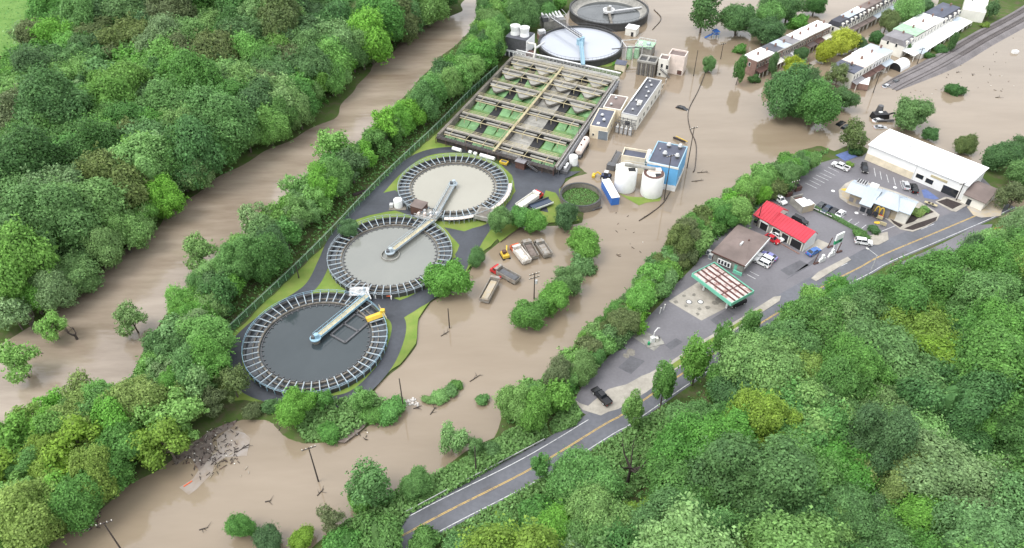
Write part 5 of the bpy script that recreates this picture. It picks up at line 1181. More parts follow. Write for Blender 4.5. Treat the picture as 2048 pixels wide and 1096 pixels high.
# ------------------------------------------------------------------ vehicles
def car(px, py, hx, hy, kind, col, label, group=None, z=ZP, sink=0.0, name='parked_car', cat='car'):
    x, y = g(px, py, z+.6); a = g(px+hx, py+hy, z+.6); an = math.atan2(a[1]-y, a[0]-x)
    t = thing(name, label, cat, (x,y,z+.05-sink), an, group); pm = col if isinstance(col, str) and col in MT else paint(*col)
    hw = .9; low = lambda zz: hw if zz < .7 else hw-.06
    if kind == 'sedan':
        body = [(2.25,.3),(2.3,.62),(2.1,.80),(1.0,.95),(-1.55,1.0),(-2.2,.95),(-2.3,.6),(-2.25,.3)]; gl = [(1.05,.93),(.3,1.40),(-1.0,1.43),(-1.85,.98)]; rf = (-1.05,.35,1.40); wb = 1.38; wr = .33
    elif kind == 'suv':
        body = [(2.3,.38),(2.35,.75),(2.2,.98),(1.1,1.08),(-2.25,1.08),(-2.35,.7),(-2.3,.38)]; gl = [(1.1,1.06),(.45,1.68),(-1.95,1.68),(-2.28,1.06)]; rf = (-2.0,.5,1.66); wb = 1.42; wr = .38
    else:
        body = [(2.75,.42),(2.8,.8),(2.6,1.02),(1.4,1.12),(-2.75,1.12),(-2.8,.7),(-2.75,.42)]; gl = [(1.45,1.1),(.75,1.75),(-.75,1.76),(-.95,1.1)]; rf = (-.75,.8,1.73); wb = 1.75; wr = .42
    m = MB(); m.side(body, low, pm); m.build('body', t)
    m = MB(); m.side(gl, lambda zz: .80 if zz < 1.2 else .66, 'glass'); m.build('window', t)
    m = MB(); m.box(rf[0],rf[1],-.68,.68,rf[2],rf[2]+.07,pm,tx=.06,ty=.06); 
    for s in (-1,1): m.beam((rf[1]+.05,s*.67,rf[2]),(gl[0][0],s*.80,gl[0][1]),.08,.08,pm); m.beam((rf[0]-.02,s*.67,rf[2]),(gl[3][0],s*.80,gl[3][1]),.10,.10,pm); m.beam(((rf[0]+rf[1])/2,s*.68,rf[2]),((rf[0]+rf[1])/2,s*.81,1.05),.1,.06,pm)
    m.build('roof', t)
    if kind == 'pickup':
        m = MB(); m.box(-2.6,-1.1,-.7,.7,1.12,1.14,'black'); m.build('cargo_bed', t)
        m = MB()
        for s in (-1,1): m.box(-2.75,-1.0,s*.86-.06,s*.86+.06,1.12,1.32,pm)
        m.box(-2.8,-2.68,-.86,.86,1.12,1.32,pm); m.build('bed_side', t)
    L = body[1][0]
    for s in (-1,1):
        m = MB(); m.box(L-.16,L+.01,s*.62-.2,s*.62+.2,.62,.78,'offw'); m.build('headlight', t)
        m = MB(); m.box(-L-.01,-L+.12,s*.66-.16,s*.66+.16,.66,.84,'redp'); m.build('tail_light', t)
        for xx in (-wb, wb):
            m = MB(); m.tube((xx,s*.70,wr),(xx,s*.93,wr),wr,wr,'rubber',14); w = m.build('wheel', t); m = MB(); m.tube((xx,s*.93,wr),(xx,s*.945,wr),wr*.6,wr*.6,'gal',10); m.build('rim', w)
    return t
K=('black',(.012,.012,.014)); WH=('white',(.78,.78,.78)); SV=('silver',(.45,.46,.48)); BL=('blue',(.05,.15,.42)); RD=('red',(.45,.02,.03)); DG=('dark_gray',(.05,.055,.06)); NV=('dark_blue',(.03,.045,.075)); PU=('violet_blue',(.20,.20,.42)); GR=('deep_green',(.03,.12,.05))
car(1203,793,-13,-14,'pickup',K,'black pickup parked on the pale apron beside the road',cat='pickup truck',name='pickup_truck')
car(1475,606,-14,6,'suv',K,'black car at the right end of the green rimmed canopy')
car(1524,525,-12,-6,'suv',WH,'nearer of two white cars parked by the brown roofed shop')
car(1530,517,-12,-6,'suv',WH,'white car between another white car and a violet car by the brown roofed shop')
car(1538,512,-12,-6,'sedan',PU,'violet blue car farthest along the row by the brown roofed shop')
car(1545,478,10,6,'sedan',RD,'red car squeezed between the brown roofed shop and the red roof')
car(1549,476,8,5,'sedan',WH,'white car nosed out of a garage bay under the red roof') if False else car(1556,472,8,5,'sedan',WH,'pale car nosed into the first bay under the red roof')
car(1627,503,9,-5,'sedan',BL,'bright blue car on the concrete pad at the end of the red roof')
car(1600,441,14,7,'suv',K,'black off-road car parked behind the red roofed building',cat='car')
car(1727,484,14,2,'suv',WH,'white SUV with dark windows at the entrance beside the clipped hedge')
car(1681,333,-12,-5,'pickup',WH,'white pickup parked at the far end of the slanted bays',cat='pickup truck',name='pickup_truck')
car(1729,337,2,10,'suv',K,'dark car at the left end of the bays by the white hall')
car(1737,326,2,8,'suv',DG,'dark container like car at the left wall of the white hall') if False else None
car(1812,371,-3,-10,'sedan',SV,'silver car in the bays in front of the white hall')
car(1828,377,-3,-10,'suv',K,'black car next to the silver one in front of the white hall')
for (px,py,c,l) in ((1640,413,DG,'dark gray car, leftmost in the row above the clipped hedge'),(1653,419,NV,'dark blue car, second in the row above the clipped hedge'),(1666,425,K,'black car beside the white one in the row above the clipped hedge')): car(px,py,-9,7,'sedan',c,l)
car(1679,429,-10,8,'sedan',WH,'white car at the right end of the row above the clipped hedge')
car(1560,400,8,6,'suv',WH,'white car nosed into the hedge behind the bin enclosure')
car(1828,541,12,2,'suv',GR,'dark green car parked under the trees across the road')
car(1826,551,12,-2,'sedan',WH,'white car beside the dark green car under the trees across the road')
car(1866,531,12,-3,'sedan',SV,'silver car half hidden under trees across the road')
car(1365,214,10,3,'sedan',K,'black car drowned to its windows in the flood by the plant',z=0,sink=.75)
car(1775,169,8,-3,'sedan',SV,'silver car drowned in the street by the carport, nearer one',z=0,sink=.8)
car(1794,160,8,-4,'sedan',DG,'dark car drowned in the street by the carport, farther one',z=0,sink=.8)
car(1758,238,12,-2,'sedan',WH,'white car drowned behind the white hall beside the dark scrap',z=0,sink=.7)
car(1762,252,12,0,'sedan',SV,'silver car drowned against the back wall of the white hall',z=0,sink=.75)
car(1683,244,9,-6,'suv',K,'black car drowned near the bare looking tree',z=0,sink=1.0)
car(1693,251,9,-6,'suv',DG,'dark gray car drowned near the bare looking tree, nearer the shore',z=0,sink=1.0)
car(1615,128,10,-5,'suv',('maroon',(.10,.03,.04)),'dark red car drowned in the street between the lime trees',z=0,sink=.9)
# dump trucks and trailers
def truck(px, py, hx, hy, cab, bed, load, label, z=0.0, sink=0.6, L=7.6, hascab=True):
    x, y = g(px, py, z+1); a = g(px+hx, py+hy, z+1); an = math.atan2(a[1]-y, a[0]-x)
    t = thing('dump_truck', label, 'dump truck', (x,y,z-sink), an, 'trucks parked in the plant yard')
    b0, b1 = -L/2, L/2-(2.3 if hascab else 0)
    m = MB(); m.box(b0+.3,L/2-.2,-.55,.55,.6,.95,'steel'); m.build('chassis', t)
    m = MB(); m.box(b0,b1,-1.2,1.2,1.0,1.12,bed)
    for s in (-1,1): m.hexa([(b0,s*1.2-.06,1.12),(b1,s*1.2-.06,1.12),(b1,s*1.2+.06,1.12),(b0,s*1.2+.06,1.12)],[(b0-.2,s*1.28-.06,2.35),(b1,s*1.28-.06,2.35),(b1,s*1.28+.06,2.35),(b0-.2,s*1.28+.06,2.35)],bed)
    m.box(b1-.12,b1,-1.2,1.2,1.12,2.7,bed); m.hexa([(b0,-1.14,1.12),(b0+.1,-1.14,1.12),(b0+.1,1.14,1.12),(b0,1.14,1.12)],[(b0-.2,-1.2,2.2),(b0-.1,-1.2,2.2),(b0-.1,1.2,2.2),(b0-.2,1.2,2.2)],bed)
    m.box(b1-.1,b1+.7,-1.2,1.2,2.6,2.75,bed); o = m.build('dump_bed', t)
    if load:
        m = MB(); m.hexa([(b0+.1,-1.1,1.5),(b1-.2,-1.1,1.5),(b1-.2,1.1,1.5),(b0+.1,1.1,1.5)],[(b0+.5,-.8,2.1),(b1-.6,-.8,2.1),(b1-.6,.8,2.1),(b0+.5,.8,2.1)],load); m.build('load', t)
    if hascab:
        m = MB(); m.side([(L/2-2.1,.8),(L/2-2.1,2.6),(L/2-.95,2.6),(L/2-.75,1.75),(L/2,1.6),(L/2+.05,.8)], lambda zz: 1.1 if zz < 2 else 1.0, cab); c = m.build('cab', t)
        m = MB(); m.box(L/2-.86,L/2-.74,-.9,.9,1.8,2.45,'glass'); m.box(L/2-1.8,L/2-1.1,-1.12,1.12,1.85,2.45,'glass'); m.build('window', c)
    for xx in ([b0+.9,b0+2.1]+([L/2-.8] if hascab else [])):
        for s in (-1,1): m = MB(); m.tube((xx,s*.8,.5),(xx,s*1.15,.5),.5,.5,'rubber',14); m.build('wheel', t)
    return t
truck(1040,506,-8,-10,'orange','dirtyw','dirtyw','truck with an orange red cab and white body in the flooded yard',L=8.2)
truck(1059,497,-6,-11,'dirtyg','dirtyg','mud','gray dump truck in the middle of the flooded yard row',L=8.0)
truck(1085,495,-7,-10,'dirtyg','dirtyg','dirtyg','pale gray dump truck at the right end of the flooded yard row',L=7.4)
truck(1010,547,-13,-7,'redp','dirtyg','steel','dump truck with a small red cab, alone below the yard row',L=8.6)
truck(979,581,7,-13,'dirtyg','dirtyg','tan','tan loaded dump trailer standing in the flood at lower left of the yard',L=8.0,hascab=False)
truck(1060,402,13,-9,'redp','offw','offw','white bodied truck with a dark red cab on the dry asphalt yard',z=ZI,sink=0,L=10)
t=thing('flat_trailer','dark low trailer beside the white bodied truck','trailer',(*g(1082,412,ZI+.6),ZI),math.radians(32)); m=MB(); m.box(-3.6,3.6,-1.2,1.2,.7,1.0,'steel'); m.build('deck',t); m=MB(); m.box(-3.6,3.6,-1.25,-1.15,1.0,1.5,'white'); m.box(-3.6,3.4,1.0,1.2,1.0,2.0,paint(*DG)); m.box(-3.4,3.2,-1.0,1.0,1.0,1.6,paint(*NV)); m.build('side_board',t)
for xx in (-2,-.9):
    for s in (-1,1): m=MB(); m.tube((xx,s*.75,.4),(xx,s*1.05,.4),.4,.4,'rubber',12); m.build('wheel',t)
t=thing('excavator','small yellow digger under water beside the orange truck','digger',(*g(1010,513,0),-.5),-1.2); m=MB(); m.box(-1.2,1.2,-.9,.9,.8,1.6,'yellow'); m.build('body',t); m=MB(); m.box(-.6,.4,-.6,.4,1.6,2.5,'brown'); m.build('cab',t); m=MB(); m.beam((1,0,1.5),(-1.8,1.2,2.6),.3,.3,'yellow'); m.beam((-1.8,1.2,2.6),(-2.8,1.6,.9),.25,.25,'yellow'); m.build('arm',t); m=MB(); m.box(-1.5,1.5,-1.1,-.6,.1,.8,'black'); m.box(-1.5,1.5,.6,1.1,.1,.8,'black'); m.build('track',t)
t=thing('red_cone_drum','small red and white drum floating beside the red cabbed truck','drum',(*g(1000,557,0),-.2)); m=MB(); m.cyl((0,0),.4,0,.9,'redp',12); m.cyl((0,0),.41,.35,.6,'white',12); m.build('body',t)
# ------------------------------------------------------------------ gas station canopy
ZC=5.6; A_,an,W,loc=frame((1385,547),(1463,606),ZC); p=loc((1504,577)); Dp=loc((1428,526))[1]; Dp=(p[1]+Dp)/2
t=thing('gas_canopy','rusty striped canopy with a mint green rim over the fuel pad','canopy',(A_[0],A_[1],ZP),an); H=ZC-ZP
m=MB(); m.box(0,W,-.0,Dp,H-.75,H-.45,'offw'); m.build('soffit',t)
m=MB()
for y0,y1,x0,x1 in ((-.12,.0,-.12,W+.12),(Dp,Dp+.12,-.12,W+.12),(0,Dp,-.12,0),(0,Dp,W,W+.12)): m.box(x0,x1,y0,y1,H-1.0,H+.05,'mint')
m.build('fascia',t)
n=5
for k in range(n):
    m=MB(); y0=.05+(Dp-.1)*k/n; y1=.05+(Dp-.1)*(k+1)/n; m.box(.05,W-.05,y0+.28,y1-.28,H-.4,H-.28,'rust'); m.build('roof_panel',t)
m=MB()
for k in range(n+1): y=.05+(Dp-.1)*k/n; m.box(.02,W-.02,max(.02,y-.27),min(Dp-.02,y+.27),H-.45,H-.24,'rustd')
for u in (.32,.72): m.box(W*u-.12,W*u+.12,.1,Dp-.1,H-.27,H-.22,'rustd')
m.build('rusty_seam',t)
for a in ((W*.2,Dp*.3),(W*.2,Dp*.7),(W*.8,Dp*.3),(W*.8,Dp*.7)): m=MB(); m.box(a[0]-.2,a[0]+.2,a[1]-.2,a[1]+.2,0,H-.75,'white'); m.build('column',t)
for i,(u,v) in enumerate(((.2,.5),(.8,.5))):
    x=W*u; y=Dp*v; ca,sa=math.cos(an),math.sin(an); pt=thing('fuel_pump','white fuel pump at the '+('left' if i==0 else 'right')+' column of the canopy','fuel pump',(A_[0]+x*ca-y*sa,A_[1]+x*sa+y*ca,ZP+.03),an,'fuel pumps under the canopy'); m=MB(); m.box(-1.2,1.2,-.5,.5,0,.15,'concg'); m.build('island',pt); m=MB(); m.box(-.45,.45,-.3,.3,.15,1.8,'white'); m.build('cabinet',pt); m=MB(); m.box(-.35,.35,-.32,-.3,1.0,1.5,'glass'); m.build('display',pt)
# air / vacuum island on the empty lot
x,y=g(1305,684,ZP); t=thing('vapour_island','white pump stand with a bent pipe on its own small concrete pad','pump',(x,y,ZP+.04),.3); m=MB(); m.box(-2.0,2.4,-1.5,1.5,0,.12,'concg'); m.build('pad',t)
m=MB(); m.box(-.6,.4,-.4,.4,.12,1.7,'white'); m.box(.7,1.3,-.4,.3,.12,1.2,'offw'); m.build('cabinet',t); m=MB(); m.path([(0,0,1.7),(.1,0,3.4),(.9,.2,4.2),(1.5,.3,3.9)],.12,'white',8); m.build('pipe',t); m=MB(); m.cyl((-1.3,-.6),.3,.12,.9,'green',10); m.cyl((1.8,.6),.3,.12,.8,'steel',10); m.build('bollard',t)
# brown roofed shop
P0,an,W,loc=frame((1424,503),(1490,532),4.0); Dp=(loc((1546,484))[1]+loc((1486,447))[1])/2; H=4.0-ZP
t=thing('shop','shop with a wide brown felt roof and white windowed front','shop',(P0[0],P0[1],ZP),an)
m=MB(); m.box(.5,W-.5,.5,Dp-.5,-.3,H-.3,'concg'); m.build('wall',t)
m=MB(); r=.9; rx0,rx1=W*.35,W*.65; ry=Dp*.52
b=[(0,0,H),(W,0,H),(W,Dp,H),(0,Dp,H)]; r0=(W*.32,ry,H+r); r1=(W*.68,ry,H+r)
m.poly([b[0],b[1],r1,r0],'roofbr'); m.poly([b[1],b[2],r1],'roofbr'); m.poly([b[2],b[3],r0,r1],'roofbr'); m.poly([b[3],b[0],r0],'roofbr'); m.poly([(0,0,H-.05),(0,Dp,H-.05),(W,Dp,H-.05),(W,0,H-.05)],'offw'); ro=m.build('roof',t)
m=MB(); m.box(W*.5,W*.5+.5,Dp*.4,Dp*.4+1.6,H+.7,H+1.2,'gal'); m.cyl((W*.62,Dp*.62),.2,H+.5,H+1.2,'brown',8); m.build('roof_vent',ro)
m=MB(); m.box(W,W+.12,-.05,Dp+.05,H-.75,H+.06,'white'); m.box(-.05,W+.12,-.12,-.0,H-.35,H+.05,'brown'); m.build('fascia',t)
m=MB(); m.box(W*.22,W*.62,-.25,-.12,H-2.6,H-1.0,'white'); sf=m.build('window_front',t)
for k in range(4): m=MB(); m.box(W*.245+k*W*.094,W*.245+k*W*.094+W*.06,-.29,-.25,H-2.4,H-1.25,'glass'); m.build('window',sf)
m=MB(); m.box(W*.70,W*.78,.42,.5,0,2.2,'mint'); m.build('door',t); m=MB(); m.box(W-.5,W-.45,2,Dp*.5,1.0,2.2,'glass'); m.build('side_window',t)
m=MB(); m.box(W*.72,W*.98,-.4,-.0,.0,.9,'mint'); m.build('bench_rail',t)
for k,(px,py,l,c) in enumerate(((1417,507,'white ice box','white'),(1421,515,'gray cage','gal'),(1432,516,'red machine','redp'),(1441,518,'white cabinet','offw'))):
    tt=thing('vending_box',l+' against the left front of the brown roofed shop','vending box',(*g(px,py,ZP+.4),ZP+.02),an); m=MB(); m.box(-.55,.55,-.4,.4,0,1.6,c); m.build('cabinet',tt); m=MB(); m.box(-.45,.45,-.42,-.4,.3,1.4,'glassl'); m.build('front',tt)
# red roofed garage
ZE=3.8; P0,an,W,loc=frame((1506,430),(1609,487),ZE); d1=loc((1636,468.5))[1]; x2=loc((1561,433))[0]; d2=loc((1543,404))[1]; H=ZE-ZP
t=thing('red_roof_garage','long garage with a bright red metal roof and open bays','garage',(P0[0],P0[1],ZP),an)
m=MB(); m.box(.3,W-.2,.5,d1-.3,-.3,H,'concg'); m.box(.3,x2-.3,d1-.3,d2-.3,-.3,H,'concg'); m.build('wall',t)
def gableroof(x0,x1,y0,y1,ze,zr,fr,mat,gmat,th=.18):
    m=MB(); yr=y0+(y1-y0)*fr
    m.hexa([(x0,y0,ze),(x1,y0,ze),(x1,yr,zr),(x0,yr,zr)],[(x0,y0,ze+th),(x1,y0,ze+th),(x1,yr,zr+th),(x0,yr,zr+th)],mat); m.hexa([(x0,yr,zr),(x1,yr,zr),(x1,y1,ze),(x0,y1,ze)],[(x0,yr,zr+th),(x1,yr,zr+th),(x1,y1,ze+th),(x0,y1,ze+th)],mat)
    q=MB(); q.hexa([(x1-.25,y0+.25,ze-.2),(x1-.05,y0+.25,ze-.2),(x1-.05,y1-.25,ze-.2),(x1-.25,y1-.25,ze-.2)],[(x1-.25,y0+.4,ze+.05),(x1-.05,y0+.4,ze+.05),(x1-.05,y1-.4,ze+.05),(x1-.25,y1-.4,ze+.05)],gmat)
    for xx in (x0+.05,x1-.25): q.hexa([(xx,y0+.3,ze),(xx+.2,y0+.3,ze),(xx+.2,y1-.3,ze),(xx,y1-.3,ze)],[(xx,yr-.05,zr),(xx+.2,yr-.05,zr),(xx+.2,yr+.05,zr),(xx,yr+.05,zr)],gmat)
    return m,q
m,q=gableroof(x2*.9,W,0,d1,H,H+1.6,.72,'red','white'); m.build('roof',t); q.build('gable',t)
m,q=gableroof(0,x2,0,d2,H,H+2.3,.60,'red','offw'); m.build('roof',t); q.build('gable',t)
m=MB(); m.box(W-.25,W-.05,.6,d1-.4,0,H,'white'); m.build('end_wall',t)
for k,(u0,u1) in enumerate(((.16,.30),(.40,.54),(.58,.70),(.76,.95))):
    m=MB(); m.box(W*u0,W*u1,.44,.5,0,2.5,'black'); o=m.build('garage_bay',t); m=MB(); m.box(W*u0-.25,W*u0,.36,.5,0,2.6,'offw'); m.box(W*u1,W*u1+.25,.36,.5,0,2.6,'offw'); m.box(W*u0,W*u1,.38,.5,2.5,2.75,'offw'); m.build('door_frame',o)
m=MB(); m.box(W*.14,W*.30,.1,.36,2.5,3.0,'white'); m.build('sign_board',t)
m=MB(); m.box(W*.03,W*.10,.44,.5,.8,2.2,'glass'); m.build('window',t)
m=MB(); m.box(W*.36,W,-1.2,-.9,.0,.25,'brick'); m.build('kerb_wall',t)
# brand sign at the road : plain green and white board on posts, with frames of red scaffold
x,y=g(1668,505,ZP); t=thing('station_sign','tall green and white station sign on two white posts','sign',(x,y,ZP),math.radians(32))
for s in (-1,1): m=MB(); m.tube((s*1.0,0,0),(s*1.0,0,3.4),.14,.14,'white',8); m.build('post',t)
m=MB(); m.box(-1.5,1.5,-.2,.2,3.4,4.6,'green'); m.build('green_panel',t); m=MB(); m.box(-1.5,1.5,-.2,.2,4.6,6.6,'white'); m.build('white_panel',t)
m=MB(); m.box(.3,1.2,-.24,-.2,3.7,4.3,'black'); m.build('dark_square',t)
for i,(px,py,l) in enumerate(((1662,512,'white boxy figure like stand under the station sign'),(1643,523,'white low stand left of the station sign'))):
    tt=thing('roadside_stand',l,'stand',(*g(px,py,ZP),ZP),.5); m=MB(); m.box(-1.2,1.2,-.25,.25,0,1.2,'white',tx=.3); m.build('board',tt); m=MB(); m.box(-.3,.3,-.3,.3,1.2,2.3,'white'); m.build('top',tt)
for i,(a,b,l) in enumerate((((1630,528),(1639,508),'brown leaning post frame left of the low white stand'),((1676,505),(1681,488),'brown leaning post right of the station sign'),((1658,495),(1662,480),'brown post behind the station sign'))):
    tt=thing('sign_post',l,'post',(*g(*a,ZP),ZP)); m=MB(); m.tube((-.4,0,0),(.2,.3,3.2),.14,.12,'brown',7); m.build('post',tt); m=MB(); m.beam((-.5,-.2,.15),(1.2,.6,.15),.5,.3,'brown'); m.build('foot',tt)
# bin enclosure
P0,an,W,loc=frame((1582,393),(1606,414),3.0); dp=4.2; t=thing('bin_enclosure','gray walled bin enclosure with a white lean-to roof','enclosure',(P0[0],P0[1],ZP),an)
m=MB(); m.box(0,W,0,.25,-.2,2.4,'concg'); m.box(0,.25,.25,dp,-.2,2.4,'concg'); m.box(W-.25,W,.25,dp,-.2,2.4,'tan'); m.build('wall',t); m=MB(); m.box(W*.35,W+.1,-.1,dp*.75,2.42,2.6,'white'); m.build('roof',t); m=MB(); m.box(W*.05,W*.3,1,dp-.5,0,1.7,'brown'); m.build('bin',t); m=MB(); m.box(W*.45,W*.95,dp*.78,dp+.6,0,1.9,'white'); m.build('gate',t)
for k,(px,py,l) in enumerate(((1590,377,'dark brown skip behind the bin enclosure'),(1572,388,'brown board stack behind the bin enclosure'))):
    tt=thing('skip',l,'skip',(*g(px,py,ZP),ZP),an); m=MB(); m.box(-1.6,1.6,-1,1,0,1.5,'brown',tx=-.15); m.build('body',tt); m=MB(); m.box(-1.2,1.2,-.7,.7,1.5,1.55,'black'); m.build('opening',tt)
# ------------------------------------------------------------------ fast food restaurant
ZE=4.4; P0,an,W,loc=frame((1696,385),(1796,421),ZE); H=ZE-ZP; Dp=loc((1800,381))[1]*0+ (loc((1712,360))[1])*.92
t=thing('fast_food_building','restaurant with a blue gray metal roof and a yellow double arch sign','restaurant',(P0[0],P0[1],ZP),an)
m=MB(); m.box(.6,W,.6,Dp-.6,-.2,H,'tan'); m.build('wall',t)
m=MB(); th=.15
def slab(a,b,c,d): m.hexa([a,b,c,d],[(p[0],p[1],p[2]+th) for p in (a,b,c,d)],'metalr')
yr=Dp*.52
slab((-.8,-.3,H),(W*.55,-.3,H),(W*.55,yr,H+1.2),(-.8,yr,H+1.2)); slab((-.8,yr,H+1.2),(W*.55,yr,H+1.2),(W*.55,Dp+.3,H),(-.8,Dp+.3,H)); m.build('roof',t)
m=MB(); zr=H+2.3; x0,x1=W*.52,W*1.02; y0,y1=-.8,Dp+.8; xc=(x0+x1)/2
slab((x0,y0,H),(x1,y0,H),(xc+1.5,yr,zr),(xc-1.5,yr,zr)); slab((x1,y0,H),(x1,y1,H),(xc+1.5,yr,zr),(xc+1.5,yr,zr)); slab((x1,y1,H),(x0,y1,H),(xc-1.5,yr,zr),(xc+1.5,yr,zr)); slab((x0,y1,H),(x0,y0,H),(xc-1.5,yr,zr),(xc-1.5,yr,zr)); m.build('hip_roof',t)
m=MB(); zr=H+1.5; slab((x1-1,yr-4.0,H),(W*1.24,yr-4.0,H),(W*1.24,yr,zr),(x1-4.5,yr,zr)); slab((x1-4.5,yr,zr),(W*1.24,yr,zr),(W*1.24,yr+4.0,H),(x1-1,yr+4.0,H)); m.build('wing_roof',t)
m=MB(); m.box(W,W*1.21,yr-3.4,yr+3.4,-.2,H,'offw'); m.build('front_wing',t)
m=MB(); zr=H+1.6; xa,xb=W*.30,W*.54; slab((xa,-2.6,H-.6),(xb,-2.6,H-.6),(xb,yr*.5,H+.9),(xa,yr*.5,H+.9)); m.build('entrance_roof',t)
m=MB(); m.box(xa+.4,xb-.3,-2.2,.6,-.2,H-.8,'roofg'); m.build('entrance_wall',t)
for k in range(3): m=MB(); m.box(xa+.8+k*1.8,xa+2.2+k*1.8,-2.26,-2.2,.8,2.4,'glass'); m.build('window',t)
for k in range(4): m=MB(); m.box(W*.06+k*1.9,W*.06+k*1.9+1.2,.54,.6,.9,2.3,'glass' if k>1 else 'roofg'); m.build('window',t)
m=MB(); m.box(.4,3.2,Dp*.62,Dp*.95,H+.5,H+1.5,'gal'); hv=m.build('air_unit',t)
for k in range(4): m=MB(); m.box(.5+k*.7,.95+k*.7,Dp*.64,Dp*.93,H+1.5,H+1.56,'black'); m.build('fan_grille',hv)
m=MB(); m.box(4.0,6.2,Dp*.85,Dp*1.05,H+.4,H+1.3,'white'); m.build('kitchen_vent',t)
# double arch emblem standing on the front wall
m=MB()
def arch(cx,w,h):
    pts=[]
    for k in range(13):
        a=PI*k/12; pts.append((cx-w*math.cos(a),-1.1,h*math.sin(a)**.7+.9))
    m.path(pts,.17,'yellow',8)
arch(W*.66,.6,2.7); arch(W*.66+1.2,.6,2.7); em=m.build('arch_emblem',t)
m=MB(); m.box(W*.66-.9,W*.66+2.1,-1.25,-.95,.5,1.2,'redp'); m.build('emblem_base',em)
m=MB(); m.box(W*.60,W*.88,-.06,.58,0,H-.2,'roofg'); m.build('dark_bay',t)
for k,(px,py,l) in enumerate(((1757,440,'yellow menu board beside the entrance path of the restaurant'),(1764,453,'yellow direction sign near the parking lot shrub'))):
    tt=thing('menu_board',l,'sign',(*g(px,py,ZP),ZP+.02),an); m=MB(); m.box(-.9,.9,-.12,.12,.5,1.5,'ypale'); m.build('board',tt); m=MB(); m.tube((0,0,0),(0,0,.5),.1,.1,'steel',6); m.build('post',tt)
for k,(px,py) in enumerate(((1853,409),(1860,411),(1867,414))):
    tt=thing('picnic_table',('left','middle','right')[k]+' pale table outside the restaurant front bed','table',(*g(px,py,ZP),ZP+.02),an,'pale tables by the restaurant'); m=MB(); m.box(-.8,.8,-.5,.5,.7,.8,'ypale'); m.build('top',tt); m=MB(); m.box(-.1,.1,-.3,.3,0,.7,'steel'); m.build('leg',tt)
m=None
# ------------------------------------------------------------------ white hall
A=g(1729,319,ZP); B=g(1922,401,ZP); an=math.atan2(B[1]-A[1],B[0]-A[0]); W=math.hypot(B[0]-A[0],B[1]-A[1]); He=5.4
ca,sa=math.cos(an),math.sin(an); 
bk=g(1744,257,He+ZP); Dp=-(bk[0]-A[0])*sa+(bk[1]-A[1])*ca; bk2=g(1979,327,He+ZP); Dp=(Dp+(-(bk2[0]-A[0])*sa+(bk2[1]-A[1])*ca))/2
t=thing('white_hall','very long low hall with a plain white roof beside the parking lot','hall',(A[0],A[1],ZP),an)
m=MB(); m.box(0,W,0,Dp,-.5,He,'white'); m.build('wall',t)
m=MB(); zr=He+.45; yr=Dp*.5
m.hexa([(-.4,-.5,He),(W+.4,-.5,He),(W+.4,yr,zr),(-.4,yr,zr)],[(-.4,-.5,He+.2),(W+.4,-.5,He+.2),(W+.4,yr,zr+.2),(-.4,yr,zr+.2)],'roofw'); m.hexa([(-.4,yr,zr),(W+.4,yr,zr),(W+.4,Dp+.5,He),(-.4,Dp+.5,He)],[(-.4,yr,zr+.2),(W+.4,yr,zr+.2),(W+.4,Dp+.5,He+.2),(-.4,Dp+.5,He+.2)],'roofw'); ro=m.build('roof',t)
m=MB(); 
for xx in (.02,W-.22): m.hexa([(xx,.1,He),(xx+.2,.1,He),(xx+.2,Dp-.1,He),(xx,Dp-.1,He)],[(xx,yr-.05,zr),(xx+.2,yr-.05,zr),(xx+.2,yr+.05,zr),(xx,yr+.05,zr)],'offw')
m.build('gable',t)
for u,v in ((.30,.52),(.55,.40),(.60,.42),(.48,.66)): m=MB(); m.box(W*u-.5,W*u+.5,Dp*v-.4,Dp*v+.4,zr-.3,zr+.75,'gal'); m.build('roof_unit',ro)
m=MB(); m.box(0,W*.50,-.07,0,0,2.4,'cream'); m.build('tan_base',t)
for u,w,z,h in ((.53,2.2,1.3,1.4),(.63,2.2,1.0,1.5)): opening(t,'F',W*u,z,w,h,'glass','window',W,0,Dp)
opening(t,'F',W*.80,0,4.5,2.6,'glass','door',W,0,Dp)
m=MB(); m.box(W*.66,W*.82,-.14,-.0,3.4,4.1,'ypale'); m.build('sign_band',t)
m=MB(); m.box(W*.505,W*.51,-.05,0,0,He,'gal'); m.build('downpipe',t)
# gray roofed wing at the right end
t=thing('hall_wing','low white wing with a dark gray pitched roof at the end of the white hall','building',(A[0]+W*ca*1.004,A[1]+W*sa*1.004,ZP),an)
a=g(1994,381,ZP); w2=(a[0]-A[0])*ca+(a[1]-A[1])*sa-W*1.004; q0=-(a[0]-A[0])*sa+(a[1]-A[1])*ca
Wd=max(6,w2); 
m=MB(); m.box(0.02,Wd,-1.0,Dp*.62,-.5,3.0,'offw'); m.build('wall',t)
m=MB(); m.hexa([(0.02,-1.5,2.9),(Wd+.5,-1.5,2.9),(Wd+.5,Dp*.33,4.3),(0.02,Dp*.33,4.3)],[(0.02,-1.5,3.1),(Wd+.5,-1.5,3.1),(Wd+.5,Dp*.33,4.5),(0.02,Dp*.33,4.5)],'roofbr'); m.hexa([(0.02,Dp*.33,4.3),(Wd+.5,Dp*.33,4.3),(Wd+.5,Dp*.66,2.9),(0.02,Dp*.66,2.9)],[(0.02,Dp*.33,4.5),(Wd+.5,Dp*.33,4.5),(Wd+.5,Dp*.66,3.1),(0.02,Dp*.66,3.1)],'roofbr'); m.build('roof',t)
m=MB(); m.hexa([(Wd-.2,-1,3.0),(Wd,-1,3.0),(Wd,Dp*.62,3.0),(Wd-.2,Dp*.62,3.0)],[(Wd-.2,Dp*.32,4.3),(Wd,Dp*.32,4.3),(Wd,Dp*.34,4.3),(Wd-.2,Dp*.34,4.3)],'offw'); m.build('gable',t)
